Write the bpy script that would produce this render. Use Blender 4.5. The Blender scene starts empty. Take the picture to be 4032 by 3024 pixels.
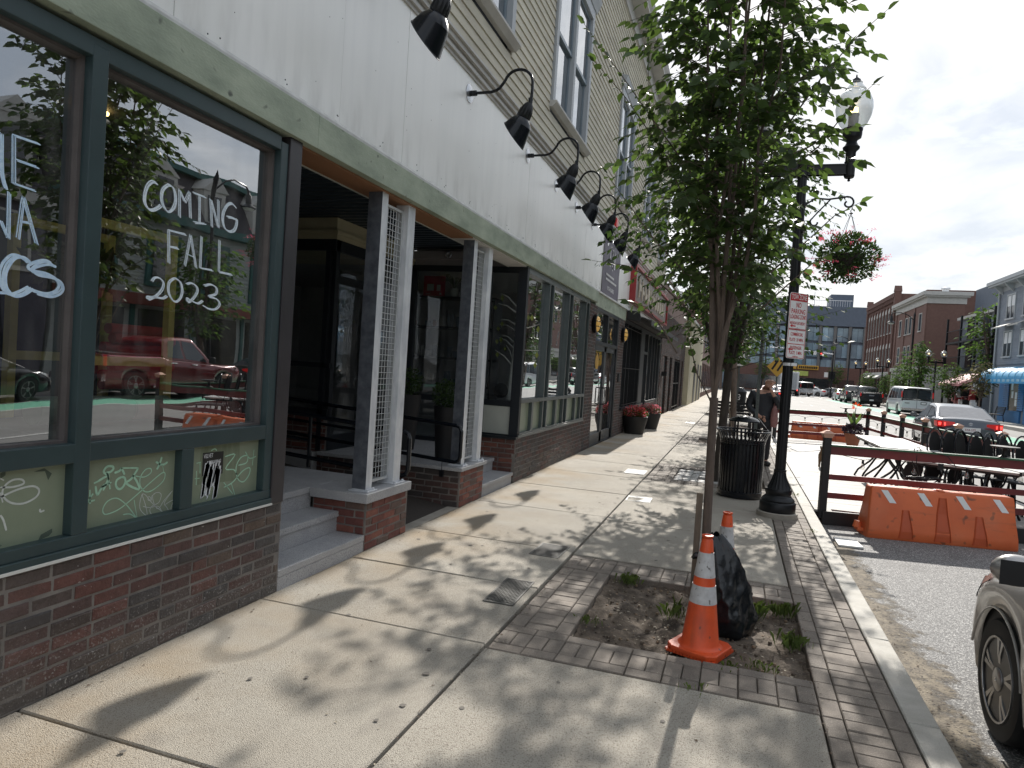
import bpy, bmesh, math, random
import numpy as np
from mathutils import Vector, Matrix, Quaternion
SC = bpy.context.scene
COL = SC.collection
R = math.radians
# ------------------------------------------------------------------ camera
YAW, PITCH, ROLL = R(18.1), R(-1.6), R(3.72)
fw = Vector((-math.sin(YAW)*math.cos(PITCH), math.cos(YAW)*math.cos(PITCH), math.sin(PITCH)))
rt0 = Vector((math.cos(YAW), math.sin(YAW), 0)); up0 = rt0.cross(fw)
rt = rt0*math.cos(ROLL) + up0*math.sin(ROLL); up = up0*math.cos(ROLL) - rt0*math.sin(ROLL)
cd = bpy.data.cameras.new('camera'); cam = bpy.data.objects.new('camera', cd); COL.objects.link(cam)
cd.sensor_width = 36; cd.lens = 2710/4032*36; cd.clip_start = 0.05; cd.clip_end = 2000
M = Matrix((rt, up, -fw)).transposed().to_4x4(); M.translation = (0, 0, 1.6)
cam.matrix_world = M; SC.camera = cam
# ------------------------------------------------------------------ sky, sun, exposure
SUN_EL, SUN_AZ = R(32.3), R(1.3)      # azimuth to the right of the street direction (+y)
w = bpy.data.worlds.new('World'); SC.world = w; w.use_nodes = True
nt = w.node_tree; nt.nodes.clear()
def _n(t, **k):
    n = nt.nodes.new(t)
    for a, b in k.items(): setattr(n, a, b)
    return n
sky = _n('ShaderNodeTexSky', sky_type='NISHITA', sun_disc=False, sun_elevation=SUN_EL, sun_rotation=SUN_AZ,
         air_density=1.3, dust_density=1.5, ozone_density=1.2)
tc = _n('ShaderNodeTexCoord'); sep = _n('ShaderNodeSeparateXYZ'); nt.links.new(tc.outputs['Generated'], sep.inputs[0])
zz = _n('ShaderNodeMath', operation='MAXIMUM'); nt.links.new(sep.outputs[2], zz.inputs[0]); zz.inputs[1].default_value = 0.0
za = _n('ShaderNodeMath', operation='ADD'); nt.links.new(zz.outputs[0], za.inputs[0]); za.inputs[1].default_value = 0.22
dv = _n('ShaderNodeVectorMath', operation='SCALE'); inv = _n('ShaderNodeMath', operation='DIVIDE'); inv.inputs[0].default_value = 1
nt.links.new(za.outputs[0], inv.inputs[1]); nt.links.new(tc.outputs['Generated'], dv.inputs[0]); nt.links.new(inv.outputs[0], dv.inputs['Scale'])
n1 = _n('ShaderNodeTexNoise'); n1.inputs['Scale'].default_value = 1.6; n1.inputs['Detail'].default_value = 9; n1.inputs['Roughness'].default_value = .56
n1.inputs['Distortion'].default_value = .35
nt.links.new(dv.outputs[0], n1.inputs['Vector'])
cr = _n('ShaderNodeValToRGB'); cr.color_ramp.elements[0].position = .42; cr.color_ramp.elements[1].position = .60
cr.color_ramp.elements[0].color = (5.2, 5.8, 6.7, 1); cr.color_ramp.elements[1].color = (7.9, 8.1, 8.4, 1)      # thin cloud veil over the whole sky
nt.links.new(n1.outputs['Fac'], cr.inputs[0])
n2 = _n('ShaderNodeTexNoise'); n2.inputs['Scale'].default_value = 2.3; n2.inputs['Detail'].default_value = 10; n2.inputs['Roughness'].default_value = .6; n2.inputs['Distortion'].default_value = .5
of = _n('ShaderNodeVectorMath', operation='ADD'); of.inputs[1].default_value = (3.1, 1.7, 0); nt.links.new(dv.outputs[0], of.inputs[0]); nt.links.new(of.outputs[0], n2.inputs['Vector'])
cr2 = _n('ShaderNodeValToRGB'); cr2.color_ramp.elements[0].position = .54; cr2.color_ramp.elements[1].position = .74; nt.links.new(n2.outputs['Fac'], cr2.inputs[0])
pf = _n('ShaderNodeVectorMath', operation='SCALE'); pf.inputs['Scale'].default_value = 3.0; nt.links.new(cr2.outputs[0], pf.inputs[0])                                  # whiter puffs
sk = _n('ShaderNodeVectorMath', operation='SCALE'); sk.inputs['Scale'].default_value = .15; nt.links.new(sky.outputs[0], sk.inputs[0])      # clear sky light and the sun's aureole through the veil
a1 = _n('ShaderNodeVectorMath', operation='ADD'); nt.links.new(cr.outputs[0], a1.inputs[0]); nt.links.new(pf.outputs[0], a1.inputs[1])
mx = _n('ShaderNodeVectorMath', operation='ADD'); nt.links.new(a1.outputs[0], mx.inputs[0]); nt.links.new(sk.outputs[0], mx.inputs[1])
bg = _n('ShaderNodeBackground'); bg.inputs['Strength'].default_value = .05
ow = _n('ShaderNodeOutputWorld'); nt.links.new(mx.outputs[0], bg.inputs[0]); nt.links.new(bg.outputs[0], ow.inputs[0])
sl = bpy.data.lights.new('sun', 'SUN'); sl.energy = 2.8; sl.angle = R(0.55); sl.color = (1, .95, .88)
so = bpy.data.objects.new('sun', sl); COL.objects.link(so)
sd = Vector((math.sin(SUN_AZ)*math.cos(SUN_EL), math.cos(SUN_AZ)*math.cos(SUN_EL), math.sin(SUN_EL)))
so.rotation_euler = sd.to_track_quat('Z', 'Y').to_euler(); so.location = sd*40
SC.view_settings.view_transform = 'Standard'; SC.view_settings.look = 'None'; SC.view_settings.gamma = 1
SC.view_settings.use_curve_mapping = False; SC.view_settings.exposure = 1.2
SC.cycles.max_bounces = 8; SC.cycles.transparent_max_bounces = 16
# ------------------------------------------------------------------ helpers
rng = random.Random(7)
TXT = {}
def text_geo(s):
    """outline letters as (verts2d, faces), unit cap height, centred"""
    if s in TXT: return TXT[s]
    c = bpy.data.curves.new('t', 'FONT'); c.body = s; c.align_x = 'CENTER'; c.align_y = 'CENTER'; c.size = 1.45; c.resolution_u = 3; c.offset = .022
    o = bpy.data.objects.new('t', c); COL.objects.link(o)
    dg = bpy.context.evaluated_depsgraph_get(); m = bpy.data.meshes.new_from_object(o.evaluated_get(dg))
    r = ([tuple(v.co[:2]) for v in m.vertices], [tuple(p.vertices) for p in m.polygons])
    bpy.data.objects.remove(o); bpy.data.curves.remove(c); bpy.data.meshes.remove(m)
    TXT[s] = r; return r
for _s in ('TOW ZONE', 'NO', 'PARKING', 'LOADING ZONE', 'MONDAY-SATURDAY', 'COMMERCIAL', 'PLATE  20 MIN.', 'PASSENGER', 'PLATE  5 MIN.', 'SOMERVILLE',
           '5YA 577', 'VELVET', 'DREAMING', '917-410-8815', 'SCHOOL', 'NO PARKING', 'ONE WAY'): text_geo(_s)

class MB:
    def __init__(s): s.v = []; s.f = []; s.m = []; s.k = 0
    def add(s, vs, fs):
        o = len(s.v); s.v += [tuple(q) for q in vs]
        for f in fs: s.f.append(tuple(i+o for i in f)); s.m.append(s.k)
        return s
    def mat(s, k): s.k = k; return s
    def box(s, x0, y0, z0, x1, y1, z1):
        if x0 > x1: x0, x1 = x1, x0
        if y0 > y1: y0, y1 = y1, y0
        if z0 > z1: z0, z1 = z1, z0
        return s.add([(x0,y0,z0),(x1,y0,z0),(x1,y1,z0),(x0,y1,z0),(x0,y0,z1),(x1,y0,z1),(x1,y1,z1),(x0,y1,z1)],
                     [(0,3,2,1),(4,5,6,7),(0,1,5,4),(1,2,6,5),(2,3,7,6),(3,0,4,7)])
    def obox(s, c, size, q):
        h = [d/2 for d in size]; c = Vector(c)
        vs = [c + q @ Vector((a*h[0], b*h[1], e*h[2])) for e in (-1,1) for a, b in ((-1,-1),(1,-1),(1,1),(-1,1))]
        return s.add(vs, [(0,3,2,1),(4,5,6,7),(0,1,5,4),(1,2,6,5),(2,3,7,6),(3,0,4,7)])
    def bar(s, a, b, w, h):
        """rectangular bar from a to b, w wide (horizontal), h high"""
        a = Vector(a); b = Vector(b); d = b-a; q = d.to_track_quat('Y', 'Z')
        return s.obox((a+b)/2, (w, d.length, h), q)
    def poly(s, pts): return s.add(pts, [tuple(range(len(pts)))])
    def tube(s, pts, r, n=8, cap=True):
        P = [Vector(p) for p in pts]; m = len(P)
        rr = r if isinstance(r, (list, tuple)) else [r]*m
        vs = []; fs = []; u = None
        for i, p in enumerate(P):
            t = (P[min(i+1, m-1)] - P[max(i-1, 0)]).normalized()
            if u is None:
                u = t.orthogonal().normalized()
            else:
                u = (u - t*u.dot(t))
                u = u.normalized() if u.length > 1e-6 else t.orthogonal().normalized()
            w = t.cross(u)
            for j in range(n):
                a = 2*math.pi*j/n; vs.append(p + (u*math.cos(a) + w*math.sin(a))*rr[i])
        for i in range(m-1):
            for j in range(n):
                fs.append((i*n+j, i*n+(j+1)%n, (i+1)*n+(j+1)%n, (i+1)*n+j))
        if cap: fs.append(tuple(range(n-1, -1, -1))); fs.append(tuple((m-1)*n+j for j in range(n)))
        return s.add(vs, fs)
    def lathe(s, prof, c=(0,0,0), n=24, q=None, a0=0, flute=0):
        """prof = [(radius, height)] about z (or about q @ z)"""
        c = Vector(c); vs = []; fs = []; m = len(prof)
        for r, z in prof:
            for j in range(n):
                a = a0 + 2*math.pi*j/n; rr = r*(1 - flute*(j % 2))
                p = Vector((rr*math.cos(a), rr*math.sin(a), z)); vs.append(c + (q @ p if q else p))
        for i in range(m-1):
            for j in range(n): fs.append((i*n+j, i*n+(j+1)%n, (i+1)*n+(j+1)%n, (i+1)*n+j))
        if prof[0][0] > 1e-4: fs.append(tuple(range(n-1, -1, -1)))
        if prof[-1][0] > 1e-4: fs.append(tuple((m-1)*n+j for j in range(n)))
        return s.add(vs, fs)
    def prism(s, pts, ax, lo, hi):
        """polygon in the plane across axis ax: 'x' -> (y,z), 'y' -> (x,z), 'z' -> (x,y)"""
        n = len(pts)
        def P(p, t): return {'x': (t, p[0], p[1]), 'y': (p[0], t, p[1]), 'z': (p[0], p[1], t)}[ax]
        vs = [P(p, lo) for p in pts] + [P(p, hi) for p in pts]
        fs = [tuple(range(n)), tuple(range(2*n-1, n-1, -1))] + [(i, i+n, (i+1)%n+n, (i+1)%n) for i in range(n)]
        return s.add(vs, fs)
    def grid(s, P):
        """P[i][j] points -> quads"""
        n = len(P); m = len(P[0])
        return s.add([q for row in P for q in row], [(i*m+j, i*m+j+1, (i+1)*m+j+1, (i+1)*m+j) for i in range(n-1) for j in range(m-1)])
    def text(s, t, c, ux, uy, h, wmax=None):
        vs, fs = text_geo(t); c = Vector(c); ux = Vector(ux); uy = Vector(uy)
        W = max(v[0] for v in vs) - min(v[0] for v in vs); sx = h if not wmax else min(h*1.15, wmax/W)
        return s.add([c + ux*(v[0]*sx) + uy*(v[1]*h) for v in vs], fs)
    def stroke(s, pts, w, f, lift=0, smooth=True):
        """flat ribbon; pts 2d, f maps (a,b,lift)->3d"""
        P = [Vector((p[0], p[1])) for p in pts]
        if smooth and len(P) > 2:
            Q = []
            for i in range(len(P)-1):
                p0 = P[max(i-1,0)]; p1 = P[i]; p2 = P[i+1]; p3 = P[min(i+2, len(P)-1)]
                for k in range(4):
                    t = k/4; Q.append(.5*((2*p1)+(p2-p0)*t+(2*p0-5*p1+4*p2-p3)*t*t+(3*p1-p0-3*p2+p3)*t*t*t))
            P = Q + [P[-1]]
        vs = []
        for i, p in enumerate(P):
            t = P[min(i+1, len(P)-1)] - P[max(i-1, 0)]
            t = t.normalized() if t.length > 1e-9 else Vector((1, 0)); nn = Vector((-t.y, t.x))*w/2
            ww = 1 if 0 < i < len(P)-1 else .7
            vs += [f(*(p+nn*ww), lift), f(*(p-nn*ww), lift)]
        return s.add(vs, [(2*i, 2*i+1, 2*i+3, 2*i+2) for i in range(len(P)-1)])
    def sphere(s, c, r, nu=12, nv=8, sq=(1,1,1)):
        c = Vector(c); prof = []
        vs = [c + Vector((0,0,-r*sq[2]))]
        for i in range(1, nv):
            a = -math.pi/2 + math.pi*i/nv
            for j in range(nu):
                b = 2*math.pi*j/nu; vs.append(c + Vector((r*sq[0]*math.cos(a)*math.cos(b), r*sq[1]*math.cos(a)*math.sin(b), r*sq[2]*math.sin(a))))
        vs.append(c + Vector((0,0,r*sq[2]))); L = len(vs)-1
        fs = [(0, 1+(j+1)%nu, 1+j) for j in range(nu)]
        for i in range(nv-2):
            for j in range(nu): fs.append((1+i*nu+j, 1+i*nu+(j+1)%nu, 1+(i+1)*nu+(j+1)%nu, 1+(i+1)*nu+j))
        fs += [(L, 1+(nv-2)*nu+j, 1+(nv-2)*nu+(j+1)%nu) for j in range(nu)]
        return s.add(vs, fs)
    def mesh(s, name, mats, smooth=False):
        me = bpy.data.meshes.new(name); me.from_pydata(s.v, [], s.f)
        for m in (mats if isinstance(mats, (list, tuple)) else [mats]): me.materials.append(m)
        if max(s.m, default=0): me.polygons.foreach_set('material_index', s.m)
        if smooth:
            me.polygons.foreach_set('use_smooth', [True]*len(me.polygons))
            if smooth != 2:
                try: me.set_sharp_from_angle(angle=R(38))
                except Exception: pass
        me.update(); return me
    def build(s, name, mats, parent=None, smooth=False, bevel=0, world=False, **props):
        return link(name, s.mesh(name, mats, smooth), parent, bevel, world, **props)

def wm(o):
    m = o.matrix_basis.copy()
    return (wm(o.parent) @ o.matrix_parent_inverse @ m) if o.parent else m
def link(name, me, parent=None, bevel=0, world=False, **props):
    o = bpy.data.objects.new(name, me); COL.objects.link(o)
    if parent:
        o.parent = parent
        if world: o.matrix_parent_inverse = wm(parent).inverted()
    if bevel:
        b = o.modifiers.new('bevel', 'BEVEL'); b.width = bevel; b.segments = 2; b.limit_method = 'ANGLE'; b.angle_limit = R(40)
    for k, v in props.items():
        if v is not None: o[k] = v
    return o
def thing(name, label, cat, loc=(0,0,0), rot=0, group=None):
    o = bpy.data.objects.new(name, None); COL.objects.link(o); o.empty_display_size = .2
    o.location = loc; o.rotation_euler = (0, 0, rot); o['label'] = label; o['category'] = cat
    if group: o['group'] = group
    return o
def tag(o, label, cat, group=None):
    o['label'] = label; o['category'] = cat
    if group: o['group'] = group
    return o
def dup(o, loc=None, rot=None, label=None, parent=None, scale=None):
    c = o.copy(); COL.objects.link(c)
    if parent: c.parent = parent
    if loc is not None: c.location = loc
    if rot is not None: c.rotation_euler = (0, 0, rot)
    if scale is not None: c.scale = scale
    if label: c['label'] = label
    for ch in o.children: dup(ch, parent=c)
    return c

# ------------------------------------------------------------------ materials
def mat(name, col, rough=.6, metal=0, col2=None, ns=8, nd=4, amt=.25, bump=0, bs=60, rnd=0, stretch=None, spec=.5, emit=None, es=1, coat=0,
        speck=None, ss=200, st=.62, trans=0, ramp=None, island=False):
    """procedural surface: world-space noise between col and col2, optional specks, bump, per-object variation"""
    m = bpy.data.materials.new(name); m.use_nodes = True; t = m.node_tree; N = t.nodes; L = t.links
    b = N['Principled BSDF']; b.inputs['Roughness'].default_value = rough; b.inputs['Metallic'].default_value = metal
    b.inputs['Specular IOR Level'].default_value = spec
    if coat: b.inputs['Coat Weight'].default_value = coat; b.inputs['Coat Roughness'].default_value = .05
    geo = N.new('ShaderNodeNewGeometry'); vec = geo.outputs['Position']
    if stretch:
        mp = N.new('ShaderNodeMapping'); mp.inputs['Scale'].default_value = stretch; L.new(vec, mp.inputs['Vector']); vec = mp.outputs[0]
    c2 = col2 or tuple(c*(1-amt) for c in col)
    no = N.new('ShaderNodeTexNoise'); no.inputs['Scale'].default_value = ns; no.inputs['Detail'].default_value = nd; no.inputs['Roughness'].default_value = .6
    L.new(vec, no.inputs['Vector'])
    rp = N.new('ShaderNodeValToRGB'); rp.color_ramp.elements[0].position = .34; rp.color_ramp.elements[1].position = .68
    rp.color_ramp.elements[0].color = (*c2, 1); rp.color_ramp.elements[1].color = (*col, 1); L.new(no.outputs['Fac'], rp.inputs[0])
    out = rp.outputs[0]
    if ramp or rnd:
        oi = N.new('ShaderNodeObjectInfo'); rsrc = geo.outputs['Random Per Island'] if island else oi.outputs['Random']
    if ramp:
        r2 = N.new('ShaderNodeValToRGB'); r2.color_ramp.interpolation = 'CONSTANT'; e = r2.color_ramp.elements
        while len(e) < len(ramp): e.new(.5)
        for i, c in enumerate(ramp): e[i].position = i/len(ramp); e[i].color = (*c, 1)
        L.new(rsrc, r2.inputs[0])
        mu = N.new('ShaderNodeMixRGB'); mu.blend_type = 'MULTIPLY'; mu.inputs[0].default_value = 1; L.new(out, mu.inputs[1]); L.new(r2.outputs[0], mu.inputs[2]); out = mu.outputs[0]
    if rnd:
        h = N.new('ShaderNodeHueSaturation'); ma = N.new('ShaderNodeMapRange'); ma.inputs['To Min'].default_value = 1-rnd; ma.inputs['To Max'].default_value = 1+rnd
        L.new(rsrc, ma.inputs['Value']); L.new(ma.outputs[0], h.inputs['Value']); L.new(out, h.inputs['Color']); out = h.outputs[0]
    if speck:
        n2 = N.new('ShaderNodeTexNoise'); n2.inputs['Scale'].default_value = ss; n2.inputs['Detail'].default_value = 1; L.new(geo.outputs['Position'], n2.inputs['Vector'])
        r3 = N.new('ShaderNodeValToRGB'); r3.color_ramp.elements[0].position = st; r3.color_ramp.elements[1].position = st+.06
        L.new(n2.outputs['Fac'], r3.inputs[0]); mi = N.new('ShaderNodeMixRGB'); L.new(r3.outputs[0], mi.inputs[0]); L.new(out, mi.inputs[1]); mi.inputs[2].default_value = (*speck, 1); out = mi.outputs[0]
    L.new(out, b.inputs['Base Color'])
    if emit:
        b.inputs['Emission Color'].default_value = (*emit, 1); b.inputs['Emission Strength'].default_value = es
    if bump:
        n3 = N.new('ShaderNodeTexNoise'); n3.inputs['Scale'].default_value = bs; n3.inputs['Detail'].default_value = 3; L.new(vec if stretch else geo.outputs['Position'], n3.inputs['Vector'])
        bp = N.new('ShaderNodeBump'); bp.inputs['Strength'].default_value = bump; bp.inputs['Distance'].default_value = .01; L.new(n3.outputs['Fac'], bp.inputs['Height']); L.new(bp.outputs[0], b.inputs['Normal'])
    if trans:
        tr = N.new('ShaderNodeBsdfTranslucent'); ms = N.new('ShaderNodeMixShader'); ms.inputs[0].default_value = trans
        br = N.new('ShaderNodeHueSaturation'); br.inputs['Value'].default_value = 1.9; br.inputs['Saturation'].default_value = 1.12; br.inputs['Hue'].default_value = .485; L.new(out, br.inputs['Color']); L.new(br.outputs[0], tr.inputs['Color'])
        L.new(b.outputs[0], ms.inputs[1]); L.new(tr.outputs[0], ms.inputs[2]); L.new(ms.outputs[0], N['Material Output'].inputs[0])
    return m
def glass(name, tint=(.85,.9,.9), refl=1.0, base=.08, rough=.0):
    """thin sheet of window glass: see-through with a Fresnel reflection on top"""
    m = bpy.data.materials.new(name); m.use_nodes = True; t = m.node_tree; N = t.nodes; L = t.links; N.remove(N['Principled BSDF'])
    tr = N.new('ShaderNodeBsdfTransparent'); tr.inputs[0].default_value = (*tint, 1)
    gl = N.new('ShaderNodeBsdfGlossy'); gl.inputs['Roughness'].default_value = rough; gl.inputs[0].default_value = (.96,.98,1,1)
    lw = N.new('ShaderNodeLayerWeight'); lw.inputs[0].default_value = .5
    pw = N.new('ShaderNodeMath'); pw.operation = 'POWER'; pw.inputs[1].default_value = 2.6; L.new(lw.outputs['Facing'], pw.inputs[0])
    mr = N.new('ShaderNodeMapRange'); mr.inputs['To Min'].default_value = base; mr.inputs['To Max'].default_value = refl; L.new(pw.outputs[0], mr.inputs['Value'])
    ms = N.new('ShaderNodeMixShader'); L.new(mr.outputs[0], ms.inputs[0]); L.new(tr.outputs[0], ms.inputs[1]); L.new(gl.outputs[0], ms.inputs[2])
    if rough == 0:                                           # sheet glass is never quite flat or clean
        g = N.new('ShaderNodeNewGeometry'); n = N.new('ShaderNodeTexNoise'); n.inputs['Scale'].default_value = 1.7; n.inputs['Detail'].default_value = 1; L.new(g.outputs['Position'], n.inputs['Vector'])
        bp = N.new('ShaderNodeBump'); bp.inputs['Strength'].default_value = .10; bp.inputs['Distance'].default_value = .02; L.new(n.outputs['Fac'], bp.inputs['Height']); L.new(bp.outputs[0], gl.inputs['Normal'])
        n2_ = N.new('ShaderNodeTexNoise'); n2_.inputs['Scale'].default_value = 5; n2_.inputs['Detail'].default_value = 8; mp = N.new('ShaderNodeMapping'); mp.inputs['Scale'].default_value = (1,1.6,.5); L.new(g.outputs['Position'], mp.inputs['Vector']); L.new(mp.outputs[0], n2_.inputs['Vector'])
        r_ = N.new('ShaderNodeMapRange'); r_.inputs['From Min'].default_value = .45; r_.inputs['From Max'].default_value = .8; r_.inputs['To Max'].default_value = .13; L.new(n2_.outputs['Fac'], r_.inputs['Value'])
        df = N.new('ShaderNodeBsdfDiffuse'); df.inputs[0].default_value = (.5,.5,.48,1); m2 = N.new('ShaderNodeMixShader'); L.new(r_.outputs[0], m2.inputs[0]); L.new(ms.outputs[0], m2.inputs[1]); L.new(df.outputs[0], m2.inputs[2]); ms = m2
    L.new(ms.outputs[0], N['Material Output'].inputs[0]); return m

def stain(m, col, x0, x1, scale, lo, hi, ax=0, stretch=None):
    # weather stain: a colour worn into the slab surface in a strip along the wall
    t = m.node_tree; N = t.nodes; L = t.links; b = N['Principled BSDF']; src = b.inputs['Base Color'].links[0].from_socket
    g = N.new('ShaderNodeNewGeometry'); sp = N.new('ShaderNodeSeparateXYZ'); L.new(g.outputs['Position'], sp.inputs[0])
    mr = N.new('ShaderNodeMapRange'); mr.inputs['From Min'].default_value = x0; mr.inputs['From Max'].default_value = x1; mr.inputs['To Min'].default_value = 1; mr.inputs['To Max'].default_value = 0; L.new(sp.outputs[ax], mr.inputs['Value'])
    n = N.new('ShaderNodeTexNoise'); n.inputs['Scale'].default_value = scale; n.inputs['Detail'].default_value = 6; v_ = g.outputs['Position']
    if stretch: mp = N.new('ShaderNodeMapping'); mp.inputs['Scale'].default_value = stretch; L.new(v_, mp.inputs['Vector']); v_ = mp.outputs[0]
    L.new(v_, n.inputs['Vector'])
    r = N.new('ShaderNodeMapRange'); r.inputs['From Min'].default_value = lo; r.inputs['From Max'].default_value = hi; L.new(n.outputs['Fac'], r.inputs['Value'])
    mu = N.new('ShaderNodeMath'); mu.operation = 'MULTIPLY'; L.new(mr.outputs[0], mu.inputs[0]); L.new(r.outputs[0], mu.inputs[1])
    mi = N.new('ShaderNodeMixRGB'); L.new(mu.outputs[0], mi.inputs[0]); L.new(src, mi.inputs[1]); mi.inputs[2].default_value = (*col, 1); L.new(mi.outputs[0], b.inputs['Base Color'])
m_conc = mat('concrete', (.46,.425,.36), .85, col2=(.36,.328,.275), ns=1.3, nd=10, bump=.8, bs=210, rnd=.06, speck=(.16,.135,.105), ss=210, st=.585)
stain(m_conc, (.31,.21,.10), -2.75, -1.5, 1.1, .42, .74)
stain(m_conc, (.24,.205,.165), 4, -3, .9, .42, .75)
stain(m_conc, (.20,.18,.155), 60, -60, 3.1, .60, .74)
m_conc2 = mat('concrete pad', (.36,.33,.28), .9, ns=6, bump=.3, bs=120)
m_joint = mat('joint dirt', (.05,.042,.034), .95, ns=20, bump=.4)
m_paver = mat('paver', (.225,.19,.155), .8, col2=(.155,.13,.107), ns=9, nd=5, bump=.5, bs=190, rnd=.16, speck=(.44,.40,.35), ss=330, st=.64)
m_paverj = mat('paver joint', (.055,.045,.038), .95, ns=30)
m_kerb = mat('kerb granite', (.50,.48,.43), .75, col2=(.40,.38,.33), ns=4, bump=.45, bs=130, rnd=.05, speck=(.30,.28,.26), ss=380, st=.60, stretch=(1,2.2,1))
m_asph = mat('asphalt', (.17,.168,.165), .75, col2=(.085,.083,.082), ns=34, nd=8, bump=1.0, bs=95, speck=(.46,.45,.43), ss=105, st=.565)
stain(m_asph, (.055,.054,.053), 60, -60, 1.3, .56, .72); stain(m_asph, (.24,.235,.225), 60, -60, .5, .56, .8)
m_road = mat('road', (.20,.195,.185), .8, col2=(.155,.15,.142), ns=.7, nd=7, bump=.5, bs=60, stretch=(1,.25,1), speck=(.28,.27,.26), ss=150, st=.62)
m_soil = mat('soil', (.145,.112,.082), .95, col2=(.055,.042,.032), ns=5, nd=10, bump=1, bs=38, speck=(.26,.21,.15), ss=130, st=.66)
m_brick = mat('brick', (1,1,1), .85, col2=(.62,.60,.58), ns=22, nd=5, bump=.7, bs=90, rnd=.14,
              ramp=[(.128,.066,.058),(.092,.070,.063),(.155,.068,.056),(.074,.066,.065),(.104,.064,.058),(.082,.075,.073),(.120,.082,.062),(.088,.066,.060)], speck=(.4,.38,.36), ss=70, st=.74)
stain(m_brick, (.13,.115,.105), 60, -60, 2.4, .40, .85); stain(m_brick, (.34,.33,.31), .02, .36, 85, .57, .66, 2); stain(m_brick, (.10,.09,.08), -.05, .30, 3, .35, .7, 2)
m_brickr = mat('red brick', (1,1,1), .85, col2=(.7,.68,.66), ns=22, nd=5, bump=.6, bs=90, rnd=.14,
              ramp=[(.21,.078,.060),(.165,.060,.050),(.25,.095,.070),(.135,.088,.073),(.185,.068,.054),(.23,.088,.063)])
m_brickj = mat('joined brick', (1,1,1), .85, col2=(.7,.68,.66), ns=22, nd=5, bump=.5, bs=90, rnd=.16, island=True,
              ramp=[(.10,.060,.052),(.080,.060,.054),(.12,.062,.052),(.068,.058,.055),(.09,.055,.049),(.078,.070,.066)])
m_brickd = mat('dark wall brick', (1,1,1), .85, col2=(.7,.68,.66), ns=22, nd=5, bump=.5, bs=90, rnd=.16, island=True,
              ramp=[(.16,.062,.048),(.13,.056,.045),(.19,.07,.05),(.11,.055,.045)])
m_mortar = mat('mortar', (.235,.215,.195), .95, col2=(.14,.128,.118), ns=6, bump=.5, bs=140)
stain(m_mortar, (.10,.09,.08), -.05, .30, 4, .35, .7, 2)
m_gran = mat('granite', (.43,.43,.43), .6, col2=(.36,.36,.37), ns=5, bump=.12, bs=200, speck=(.17,.17,.18), ss=210, st=.56)
m_fascia = mat('painted panel', (.90,.89,.86), .34, col2=(.82,.82,.79), ns=.9, nd=8, bump=.05, bs=14, rnd=.02, stretch=(1,1.6,.35), spec=.6)
stain(m_fascia, (.70,.70,.685), 60, -60, 2.6, .46, .9, 0, (1,4,.25)); stain(m_fascia, (.50,.49,.46), 3.17, 3.6, 5, .45, .85, 2, (1,1.5,.4))
m_fasc2 = mat('panel trim', (.60,.60,.58), .45, ns=9)
m_beam = mat('sage paint', (.40,.45,.345), .6, col2=(.24,.285,.215), ns=2.6, nd=8, bump=.25, bs=40, stretch=(1,1,2.4), speck=(.10,.11,.09), ss=11, st=.715)
m_frame = mat('teal frame', (.034,.060,.064), .38, ns=4, amt=.18)
m_framed = mat('dark frame', (.010,.014,.018), .45, ns=8)
m_blackpost = mat('black post', (.040,.036,.040), .35, ns=3, amt=.3)
m_panel = mat('olive panel', (.26,.30,.215), .32, col2=(.21,.25,.175), ns=2.6, nd=7, spec=.5)
m_paleplate = mat('pale panel', (.45,.47,.42), .5, ns=3, amt=.1)
m_clap = mat('clapboard', (.58,.54,.43), .7, col2=(.43,.395,.315), ns=1.4, nd=8, bump=.2, bs=50, rnd=.07, stretch=(1,1,5))
m_trim = mat('grey trim', (.50,.49,.46), .6, col2=(.40,.39,.37), ns=3, nd=6)
m_wtrim = mat('window trim', (.38,.40,.415), .55, col2=(.38,.40,.42), ns=2, nd=5)
m_sash = mat('sash', (.20,.25,.29), .4, ns=4)
m_galv = mat('galvanised steel', (.78,.79,.80), .40, metal=.2, col2=(.55,.57,.60), ns=9, nd=6, bump=.08, bs=40, stretch=(1,1,.45))
m_galvd = mat('dark galvanised steel', (.17,.185,.21), .5, metal=.55, col2=(.09,.10,.12), ns=11, nd=3)
m_mesh = mat('wire', (.62,.64,.64), .4, metal=.5, amt=.1)
m_black = mat('black metal', (.008,.009,.011), .36, ns=5, amt=.3, spec=.32)
m_blackg = mat('gloss black', (.007,.009,.013), .2, ns=5, amt=.2, spec=.35)
m_blackm = mat('matt black', (.013,.013,.014), .6, ns=9)
m_plate = mat('lamp plate', (.55,.56,.58), .25, metal=.8, amt=.1)
m_soffit = mat('wood soffit', (.30,.145,.07), .6, col2=(.24,.115,.055), ns=2, nd=6, stretch=(1,.3,1))
m_corr = mat('corrugated', (.06,.08,.10), .35, metal=.5, amt=.2)
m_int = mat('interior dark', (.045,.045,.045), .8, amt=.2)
m_intw = mat('interior wall', (.32,.32,.32), .8, amt=.1)
m_inframe = mat('shop frame black', (.010,.014,.019), .5, amt=.2)
m_sign_w = mat('sign white', (.80,.80,.79), .4, ns=20, amt=.06)
m_sign_r = mat('sign red', (.52,.025,.035), .4, amt=.1)
m_tubered = mat('red paint', (.32,.028,.03), .45, amt=.15)
m_paint = mat('window paint', (.80,.88,.93), .6, col2=(.60,.70,.78), ns=55, nd=3, stretch=(1,1,1))
m_paintb = mat('blue white paint', (.66,.82,.95), .6, col2=(.48,.66,.84), ns=55, nd=3)
m_tag = mat('mint marker', (.42,.68,.50), .5, ns=30, amt=.2)
m_tagw = mat('white marker', (.62,.66,.62), .5, ns=30, amt=.2)
m_glass = glass('shop glass', (.88,.92,.92), 1.2, .33)
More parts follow.
